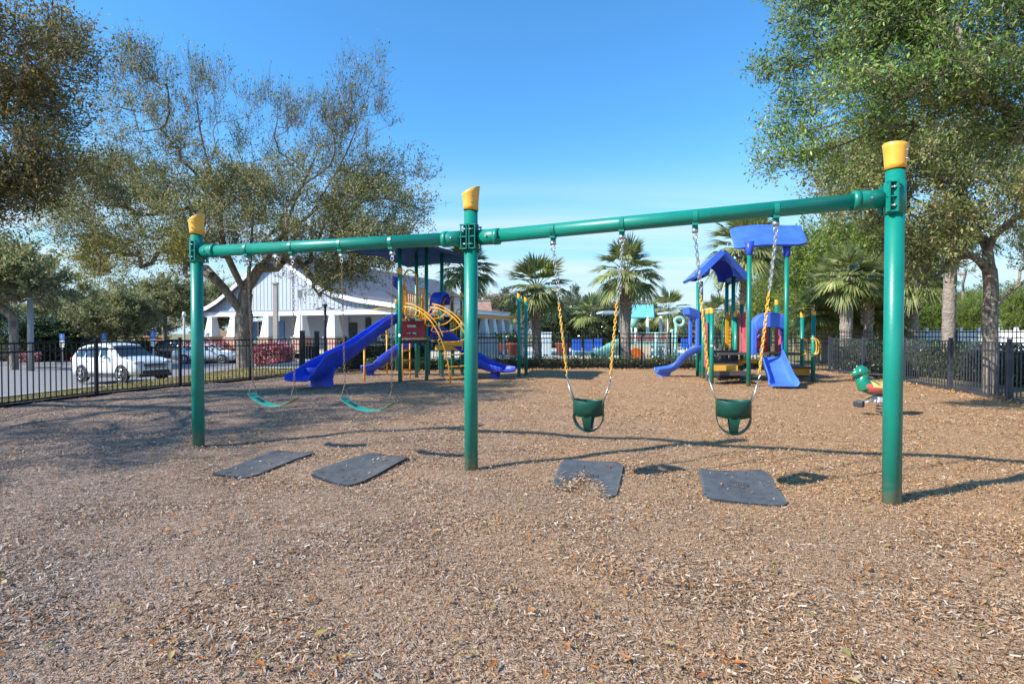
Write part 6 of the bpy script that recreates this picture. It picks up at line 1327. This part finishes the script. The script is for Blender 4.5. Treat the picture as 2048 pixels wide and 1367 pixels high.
def psign(px, yt, Y, label):
    x = at(px, yt, Y).x; zt_ = at(px, yt, Y).z; z0_ = h0(x, Y); root = thing('parking_sign', (x, Y, z0_), label, 'sign', 'blue parking signs'); m = MB(); m.cyl((x, Y+.03, z0_-.1), (x, Y+.03, zt_), .03, n=8); m.build('pole', GALV, root)
    m = MB(); m.box((x, Y, zt_-.22), (.34, .02, .44)); pl_ = m.build('sign_plate', SIGNB, root)
    m = MB(); m.ball((x-.02, Y-.016, zt_-.10), (.03, .006, .03), n=8, m=6); m.tube([(x-.02, Y-.015, zt_-.14), (x-.02, Y-.015, zt_-.22), (x+.05, Y-.015, zt_-.23), (x+.07, Y-.015, zt_-.30)], .012, 5); m.tube([(x-.02+.07*math.cos(a), Y-.015, zt_-.25+.07*math.sin(a)) for a in np.linspace(1.9, 6.0, 12)], .010, 5); m.build('wheelchair_symbol', WHITE, pl_)
    m = MB(); m.box((x, Y, zt_-.62), (.34, .02, .26)); m.build('white_plate', WHITE, root); m = MB(); m.box((x, Y, zt_-.86), (.28, .02, .14)); m.build('white_plate', WHITE, root)
psign(208, 666, 38, 'blue and white parking sign above the white car roof'); psign(306, 663, 36, 'blue and white parking sign in front of the orange brick wall'); psign(124, 667, 38, 'blue parking sign at the dark round evergreen')

# ------------------------------------------------------------------ cars
CARW = mat('white_car_paint', (.72, .73, .75), .22, coat=.8, spec=.5); CARD = mat('dark_car_paint', (.02, .022, .025), .2, coat=.8); SILV = mat('silver_car_paint', (.58, .60, .62), .25, .3, coat=.8)
TYRE = mat('tyre_rubber', (.018, .018, .019), .8); RIM = mat('alloy_rim', (.55, .55, .56), .3, .8); CLAD = mat('dark_plastic_cladding', (.035, .036, .04), .7); REDL = mat('red_tail_lamp', (.45, .01, .01), .2); CLEARL = mat('clear_head_lamp', (.60, .62, .65), .12, spec=.8); AMB = mat('amber_lamp', (.7, .25, .08), .3)
def car(name, label, loc, rz, tilt, paint, L_, W_, H_, kind, wb, wr, group='parked cars'):
    root = bpy.data.objects.new(name, None); COL.objects.link(root); tag(root, label, 'car', group)
    suv = kind == 'suv'
    if suv: st_ = [(-.5, .45, .80, .80, .80), (-.492, .34, 1.02, 1.05, .92), (-.47, .26, 1.06, 1.30, .96), (-.43, .22, 1.06, 1.50, 1.0), (-.30, .22, 1.03, 1.645, 1.0), (-.10, .22, 1.01, 1.685, 1.0), (.05, .22, 1.0, 1.62, 1.0), (.15, .22, 1.0, 1.34, 1.0), (.235, .22, 1.03, 1.07, 1.0), (.33, .22, 1.0, 1.02, .99), (.42, .24, .90, .94, .95), (.475, .26, .76, .80, .88), (.5, .38, .60, .62, .76)]
    else: st_ = [(-.5, .42, .66, .70, .82), (-.485, .30, .92, .95, .92), (-.42, .22, .98, 1.0, .98), (-.33, .2, .98, 1.05, 1.0), (-.22, .2, .96, 1.36, 1.0), (-.10, .2, .94, 1.45, 1.0), (.05, .2, .92, 1.43, 1.0), (.14, .2, .92, 1.22, 1.0), (.24, .2, .92, .95, 1.0), (.34, .2, .84, .88, .98), (.44, .22, .72, .76, .93), (.485, .28, .62, .64, .84), (.5, .38, .52, .54, .72)]
    hw = W_/2; rings = []; m = MB(); info = []
    for u, zl, zb_, zt_, ww in st_:
        x = u*L_; w = hw*ww; gh = zt_-zb_; tum = .16*min(1, gh/.4)
        P = [(0, zl), (w*.80, zl), (w*.95, zl+.10), (w, zl+(zb_-zl)*.45), (w*.985, zl+(zb_-zl)*.75), (w*.955, zb_-.02), (w*.94-.0, zb_+.01), (w*(.93-tum), max(zb_+.012, zt_-.09*min(1, gh/.3))), (w*(.86-tum), zt_-.015), (w*.4, zt_+.015), (0, zt_+.02)]
        info.append((x, w, zl, zb_, zt_, P)); rings.append([(x, y, z) for y, z in P]+[(x, -y, z) for y, z in P[-2:0:-1]])
    m.loft(rings); body = m.build('body', paint, root); 
    # side glass, windscreen, rear glass
    def P_at(u, k):
        us = [s_[0] for s_ in st_]; return np.array([np.interp(u, us, [i_[5][k][j] for i_ in info]) for j in (0, 1)])
    wins = ((-.40, -.27), (-.255, -.05), (-.03, .125)) if suv else ((-.27, -.17), (-.16, .0), (.02, .16))
    for side in (1, -1):
        for u0, u1 in wins:
            m = MB(); n_ = 6; vs = []; 
            for i in range(n_+1):
                u = u0+(u1-u0)*i/n_; a, b2 = P_at(u, 6), P_at(u, 7); lo_ = a+(b2-a)*.10; hi_ = a+(b2-a)*.95
                vs += [(u*L_, side*(lo_[0]+.008), lo_[1]), (u*L_, side*(hi_[0]+.008), hi_[1])]
            m.add(vs, [(2*i, 2*i+2, 2*i+3, 2*i+1) for i in range(n_)]); m.build('side_window', GLASS, root)
        m = MB(); a = P_at(.115 if suv else .13, 6); m.ball((L_*(.105 if suv else .12), side*(a[0]+.12), a[1]+.06), (.08, .12, .075), n=10, m=6); m.build('wing_mirror', paint, root)
    for nm, us_ in (('windscreen', (.075, .225) if suv else (.075, .225)), ('rear_window', (-.492, -.455) if suv else (-.33, -.225))):
        m = MB(); vs = []; n_ = 5; K = 8
        for i in range(n_+1):
            u = us_[0]+(us_[1]-us_[0])*i/n_; zt_ = P_at(u, 9)[1]; ww = P_at(u, 8)[0]*.97
            for j in range(K+1): y = -ww+2*ww*j/K; vs.append((u*L_+(.012 if us_[0] > 0 else -.012), y, P_at(u, 8)[1]+.018+(zt_-P_at(u, 8)[1])*(1-(y/ww)**2)))
        m.add(vs, [(i*(K+1)+j, i*(K+1)+j+1, (i+1)*(K+1)+j+1, (i+1)*(K+1)+j) for i in range(n_) for j in range(K)]); m.build(nm, GLASS, root)
    for side in (1, -1):
        for x in (wb*.5-L_*.0+.02, -wb*.5+.02):
            y = side*(hw*.99); m = MB(); m.cyl((x, side*(hw-.02), wr), (x, side*(hw+.006), wr), wr*1.20, n=28); m.build('wheel_arch', CLAD, root)
            m = MB(); m.tube([(x, side*(hw-.20), wr), (x, side*(hw-.17), wr), (x, side*(hw+.0), wr), (x, side*(hw+.022), wr)], [wr*.9, wr, wr, wr*.93], 28); wh = m.build('wheel', TYRE, root)
            m = MB(); m.cyl((x, side*(hw+.018), wr), (x, side*(hw+.026), wr), wr*.68, n=24)
            rm_ = m.build('rim', DARKI, wh); m = MB(); ro = side*(hw+.034); m.tube([(x+wr*.67*math.cos(a), ro, wr+wr*.67*math.sin(a)) for a in np.linspace(0, 2*math.pi, 25)[:-1]], .018, 6, closed=True)
            for k in range(5):
                a = 2*math.pi*k/5+.3; d = Vector((math.cos(a), 0, math.sin(a))); c_ = Vector((x, ro, wr)); m.beam(c_, c_+d*wr*.66, .07, .02)
            m.build('spokes', RIM, wh)
        m = MB(); xh = L_*.455; m.ball((xh+.02, side*hw*.70, .85 if suv else .66), (.17, .22, .07), n=10, m=6); m.build('headlight', CLEARL, root)
        m = MB(); m.ball((-L_*.485, side*hw*.80, 1.0 if suv else .86), (.10, .14, .14 if suv else .09), n=10, m=6); m.build('tail_light', REDL, root)
        m = MB(); m.beam((wb*.5-wr*1.2, side*(hw+.002), .30), (-wb*.5+wr*1.25, side*(hw+.002), .30), .03, .17 if suv else .06); m.build('side_sill', CLAD, root)
        if suv: m = MB(); m.tube([(-L_*.38, side*hw*.66, 1.67), (-L_*.36, side*hw*.66, 1.73), (L_*.02, side*hw*.66, 1.72), (L_*.045, side*hw*.66, 1.65)], .018, 6); m.build('roof_rail', CLAD, root)
        if suv: m = MB(); m.ball((L_*.465, side*hw*.66, .50), (.06, .15, .09), n=10, m=6); m.build('fog_lamp_recess', CLAD, root)
        for x in (.03 if suv else 0.0, -.22 if suv else -.17): m = MB(); m.box((L_*x, side*(hw*.995), .92 if suv else .82), (.16, .03, .03)); m.build('door_handle', paint, root)
    m = MB(); xf = L_*.495
    for k in range(3 if suv else 2): m.box((xf-.01*k, 0, (.74-.07*k) if suv else (.52-.1*k)), (.09, hw*1.05, .04))
    m.box((L_*.503, 0, .42 if suv else .33), (.06, hw*1.25, .13)); m.build('grille', CLAD, root)
    m = MB(); m.box((L_*.488, 0, .27), (.14, hw*1.6, .13)); m.build('lower_bumper', CLAD, root, bevel=.02)
    m = MB(); m.box((-L_*.497, 0, .80), (.03, .40, .14)); m.build('number_plate', WHITE, root)
    root.location = loc; root.rotation_euler = (0, tilt, rz); return root
def zr_(x, y): return float(hland(x, y))+.012
cf, cr2 = at(243, 762, 23.4), at(163, 765, 24.45); hd2 = (Vector((cf.x, cf.y, 0))-Vector((cr2.x, cr2.y, 0))).normalized(); ang = R(-22.6); sideN = Vector((math.sin(ang), -math.cos(ang), 0))
mid = Vector(((cf.x+cr2.x)/2, (cf.y+cr2.y)/2, 0))-sideN*.9
car('parked_car', 'white compact utility car with roof rails nearest the kerb', (mid.x, mid.y, (cf.z+cr2.z)/2+.0), ang, -.02, CARW, 4.52, 1.84, 1.68, 'suv', 2.69, .345)
q = at(412, 728, 41); car('parked_car', 'silver white sedan partly behind the left swing post', (q.x, q.y+.4, zr_(q.x, q.y)), R(2), 0, SILV, 4.75, 1.82, 1.45, 'sedan', 2.75, .32)
q = at(322, 722, 44); car('parked_car', 'dark sedan mostly hidden behind the two pale cars', (q.x, q.y+2.2, zr_(q.x, q.y+2.2)), R(-12), 0, CARD, 4.7, 1.82, 1.45, 'sedan', 2.75, .32)

# ------------------------------------------------------------------ pool yard
wp = thing('water_play_structure', (at(1290, 700, 30).x, 30, 0), 'water play tower with turquoise pitched roof and pale green tube slide', 'water play tower')
Yp = 29.5
m = MB(); zt, zb_ = at(1296, 607, Yp).z, at(1296, 634, Yp).z; xl_, xm_, xr_ = at(1258, 620, Yp).x, at(1317, 607, Yp).x, at(1329, 633, Yp).x; yb1 = Yp+2.0
xa, xb_ = at(1262, 633, Yp).x, at(1307, 633, Yp).x
m.loft([[(xa, Yp-.1, zb_), (xa+.1, Yp+1.1, zt), (xa, Yp+2.3, zb_)], [(xb_, Yp-.1, zb_), (xm_, Yp+1.1, zt), (xr_+.1, Yp+2.3, zb_)]], smooth=False, caps=False); m.build('roof', TURQ, wp)
m = MB(); m.poly([(xb_+.01, Yp-.1, zb_), (xm_+.01, Yp+1.1, zt), (xr_+.11, Yp+2.3, zb_)], (.02, 0, 0)); m.build('roof_end', TURQD, wp)
for px, Y_, yt in ((1295, Yp, 632), (1272, Yp+1.8, 632), (1322, Yp+2.0, 632), (1262, Yp+.4, 640)):
    q = at(px, yt, Y_); m = MB(); m.cyl((q.x, Y_, -.05), (q.x, Y_, q.z), .085, n=12); m.build('post', WHITE, wp)
zd = at(1290, 698, Yp).z; xs, xe = at(1258, 700, Yp).x, at(1332, 700, Yp).x; zd = .80
m = MB(); m.box(((xs+xe)/2, Yp+1, zd), (xe-xs, 2.2, .10)); m.build('platform', AQUAL, wp); zt = at(1290, 665, Yp).z
m = MB(); m.box(((xs+xe)/2, Yp-.1, zt), (xe-xs, .05, .06)); m.box(((xs+xe)/2, Yp-.1, zd+.15), (xe-xs, .05, .05)); m.build('rail', AQUAL, wp)
m = MB()
for k in range(26): m.box((xs+(xe-xs)*(k+.5)/26, Yp-.1, (zt+zd)/2+.05), (.035, .02, zt-zd-.1))
m.build('balusters', mat('pale_red_baluster', (.45, .22, .20), .5), wp)
m = MB(); m.box((at(1278, 710, Yp-.3).x, Yp-.25, .35), (1.3, .06, .9)); pn = m.build('activity_panel', mat('cream_panel', (.68, .58, .42), .6), wp)
q = at(1272, 713, Yp-.35); m = MB(); m.cyl((q.x, Yp-.36, q.z+.1), (q.x, Yp-.30, q.z+.1), .36, n=24); m.build('orange_disc', mat('orange_disc', (.70, .16, .015), .5), pn)
m = MB(); m.tube(bez([at(1262, 684, Yp+.4), at(1240, 688, Yp+.2), at(1222, 697, Yp), at(1205, 707, Yp-.3), at(1188, 715, Yp-.5)], 20), .34, 18, caps=False); sl = m.build('tube_slide', AQUA, wp); so = sl.modifiers.new('t', 'SOLIDIFY'); so.thickness = .03
for t_ in (.15, .35, .55, .75, .98): 
    pp = bez([at(1262, 684, Yp+.4), at(1240, 688, Yp+.2), at(1222, 697, Yp), at(1205, 707, Yp-.3), at(1188, 715, Yp-.5)], 20); i = int(t_*(len(pp)-1)); a, b_ = pp[max(0, i-1)], pp[min(len(pp)-1, i+1)]; d = (b_-a).normalized(); m = MB(); m.tube([pp[i]-d*.03, pp[i]+d*.03], .365, 18, caps=False); m.build('tube_flange', AQUAL, sl)
m = MB(); q = at(1268, 646, Yp-.2); m.tube([(q.x, q.y, q.z-.25), (q.x, q.y, q.z+.25)], [.16, .26], 14); m.build('tipping_bucket', AQUA, wp)
# the curled spray pipe and cantilever shade bars
q = at(1352, 725, 29); pts = [(q.x, 29, -.05), (q.x, 29, 1.2), (q.x, 29, at(1352, 650, 29).z)]; c_ = at(1359, 643, 29); pts += [(c_.x+.26*math.cos(a)*(1-.10*(math.pi-a)/3), 29, c_.z+.22*math.sin(a)) for a in np.linspace(math.pi*.95, -math.pi*.8, 14)]
m = MB(); m.tube(bez(pts, 60), .085, 12); o = m.build('spray_pipe', AQUAL, None, (q.x, 29, 0)); tag(o, 'pale aqua spray pipe curled over at its top', 'spray pipe')
for px, yt, lb in ((1344, 662, 'short pale aqua post left of the curled spray pipe'), (1313, 668, 'short pale aqua post under the right roof end')):
    q = at(px, yt, 28.5); m = MB(); m.cyl((q.x, 28.5, -.05), (q.x, 28.5, q.z), .09, n=12); m.ball((q.x, 28.5, q.z), .11, n=12, m=8); o = m.build('spray_post', AQUAL, None, (q.x, 28.5, 0)); tag(o, lb, 'spray post', 'water spray posts')
def flat_shade(px, pxa, pxb, y_, Y_, lb):
    q = at(px, y_, Y_); root = thing('shade_sail_frame', (q.x, Y_, 0), lb, 'shade frame', 'flat grey pool shades'); m = MB(); m.cyl((q.x, Y_, -.05), (q.x, Y_, q.z), .05, n=10); m.build('pole', GALV, root); a, b_ = at(pxa, y_, Y_), at(pxb, y_, Y_); m = MB(); m.box(((a.x+b_.x)/2, Y_, (a.z+b_.z)/2), (b_.x-a.x, 2.4, .12)); m.build('shade_panel', mat('shade_panel_grey', (.45, .48, .52), .5), root)
flat_shade(1239, 1199, 1258, 625, 33, 'flat grey shade left of the turquoise roof'); flat_shade(1336, 1325, 1345, 626, 34, 'flat grey shade right of the turquoise roof')
# white slatted screen, planters, loungers
m = MB(); xs, xe = at(948, 700, 24.9).x, at(997, 700, 24.9).x; zt = at(970, 676, 24.9).z
m.box(((xs+xe)/2, 24.95, zt/2), (xe-xs, .04, zt))
for k in range(9): m.box((xs+(xe-xs)*(k+.5)/9, 24.90, zt/2), (.10, .04, zt), )
tag(m.build('screen', WHITE, None, ((xs+xe)/2, 24.95, 0)), 'white slatted screen behind the fence right of the middle post', 'screen')
m = MB(); xs, xe = at(1083, 700, 36).x, at(1102, 700, 36).x; m.box(((xs+xe)/2, 36, .75), (xe-xs, .6, 1.4)); m.box(((xs+xe)/2, 36, 1.46), (xe-xs+.1, .7, .06)); tag(m.build('towel_cabinet', WHITE, None, ((xs+xe)/2, 36, 0)), 'white cabinet on the pool deck right of the first palm trunk', 'cabinet')
for px, yt in ((1007, 662), (1044.5, 662)):
    q = at(px, yt, 27); m = MB(); m.box((q.x, 27, q.z/2), (.13, .13, q.z)); m.box((q.x, 27, q.z+.02), (.17, .17, .05), taper=.6); tag(m.build('white_post', WHITE, None, (q.x, 27, 0)), 'white post ' + ('nearest the white slatted screen' if px == 1007 else 'between the two green capped bars'), 'post', 'white posts by the pool')
TERRA = mat('terracotta', (.36, .10, .065), .8, var=.1)
for px, Y_, lb in ((1125, 33, 'terracotta planter left of the yellow swing chain'), (1029, 31, 'terracotta planter behind the two green bars'), (1003, 33, 'terracotta planter beside the white screen')):
    x = at(px, 700, Y_).x; root = thing('planter', (x, Y_, 0), lb, 'planter', 'terracotta pool planters'); m = MB(); m.lathe([(.0, 0), (.30, 0), (.42, .75), (.47, .78), (.47, .88), (.38, .88), (.36, .80), (0, .80)], (x, Y_, 0)); m.build('pot', TERRA, root)
    r_ = np.random.default_rng(int(px)); c_ = r_.normal(0, .2, (260, 3))+np.array([x, Y_, 1.1]); V_, F_ = leaves_at(c_, r_.normal(0, 1, c_.shape), r_, .22, .4); npmesh('plant', V_, F_, L_HEDGE, root)
LBLUE = mat('lounger_blue_mesh', (.03, .14, .55), .6)
for i, (px, Y_, lb) in enumerate(((1156, 35, 'blue lounger left beside the yellow swing chain'), (1179, 34, 'blue lounger with a raised back before the tube slide'), (1200, 42, 'blue lounger across the pool'), (1318, 43, 'blue lounger behind the water play tower'), (1377, 40, 'blue lounger near the small blue slide'))):
    x = at(px, 700, Y_).x; root = thing('sun_lounger', (x, Y_, 0), lb, 'lounger', 'blue pool loungers'); m = MB(); m.box((x, Y_, .38), (.62, 1.2, .05)); m.build('seat', LBLUE, root); m = MB(); m.box((x, Y_+.75, .66), (.62, .10, .75)); m.build('backrest', LBLUE, root)
    for sx_ in (-.28, .28):
        for sy_ in (-.5, .5): m = MB(); m.box((x+sx_, Y_+sy_, .18), (.04, .04, .36)); m.build('leg', WHITE, root)
q = at(1023, 719, 26.5)
root = thing('sun_lounger', (q.x, 26.5, 0), 'white lounger low on the deck behind the low hedge', 'lounger'); m = MB(); m.box((q.x, 26.5, .30), (1.3, .6, .05)); m.build('seat', WHITE, root); m = MB(); m.box((q.x-.55, 26.5, .48), (.5, .6, .04), M=Matrix.Rotation(R(38), 3, 'Y')); m.build('backrest', LBLUE, root)
for sx_ in (-.5, .5): m = MB(); m.box((q.x+sx_, 26.5, .14), (.05, .5, .28)); m.build('leg', WHITE, root)
# drain cover in the mulch by the turtle, dead-leaf litter strip along the far fence
n = 3000; X = -6+17.5*rng.random(n); Yf = interp(FB, X, 0); Y = Yf-.15-np.abs(rng.normal(0, .22, n)); X2 = 9.3+.0*X[:900]; Y2 = 6.5+13.5*rng.random(900); X2 = xr(Y2)-.1-np.abs(rng.normal(0, .18, 900))
X = np.concatenate([X, X2]); Y = np.concatenate([Y, Y2]); c_ = np.stack([X, Y, hm(X, Y)+.02], -1); dd = rng.normal(0, 1, c_.shape); dd[:, 2] *= .15
V_, F_ = leaves_at(c_, dd, rng, .065, .4, flat=2.5); o = npmesh('fallen_leaves', V_, F_, leafmat('dull_leaf_litter', [(0, (.22, .12, .05)), (.4, (.40, .22, .09)), (.7, (.45, .24, .07)), (.9, (.48, .36, .20)), (1, (.30, .12, .04))], .05)); tag(o, 'orange brown leaf litter banked against the foot of the far fences', 'leaves', kind='stuff')
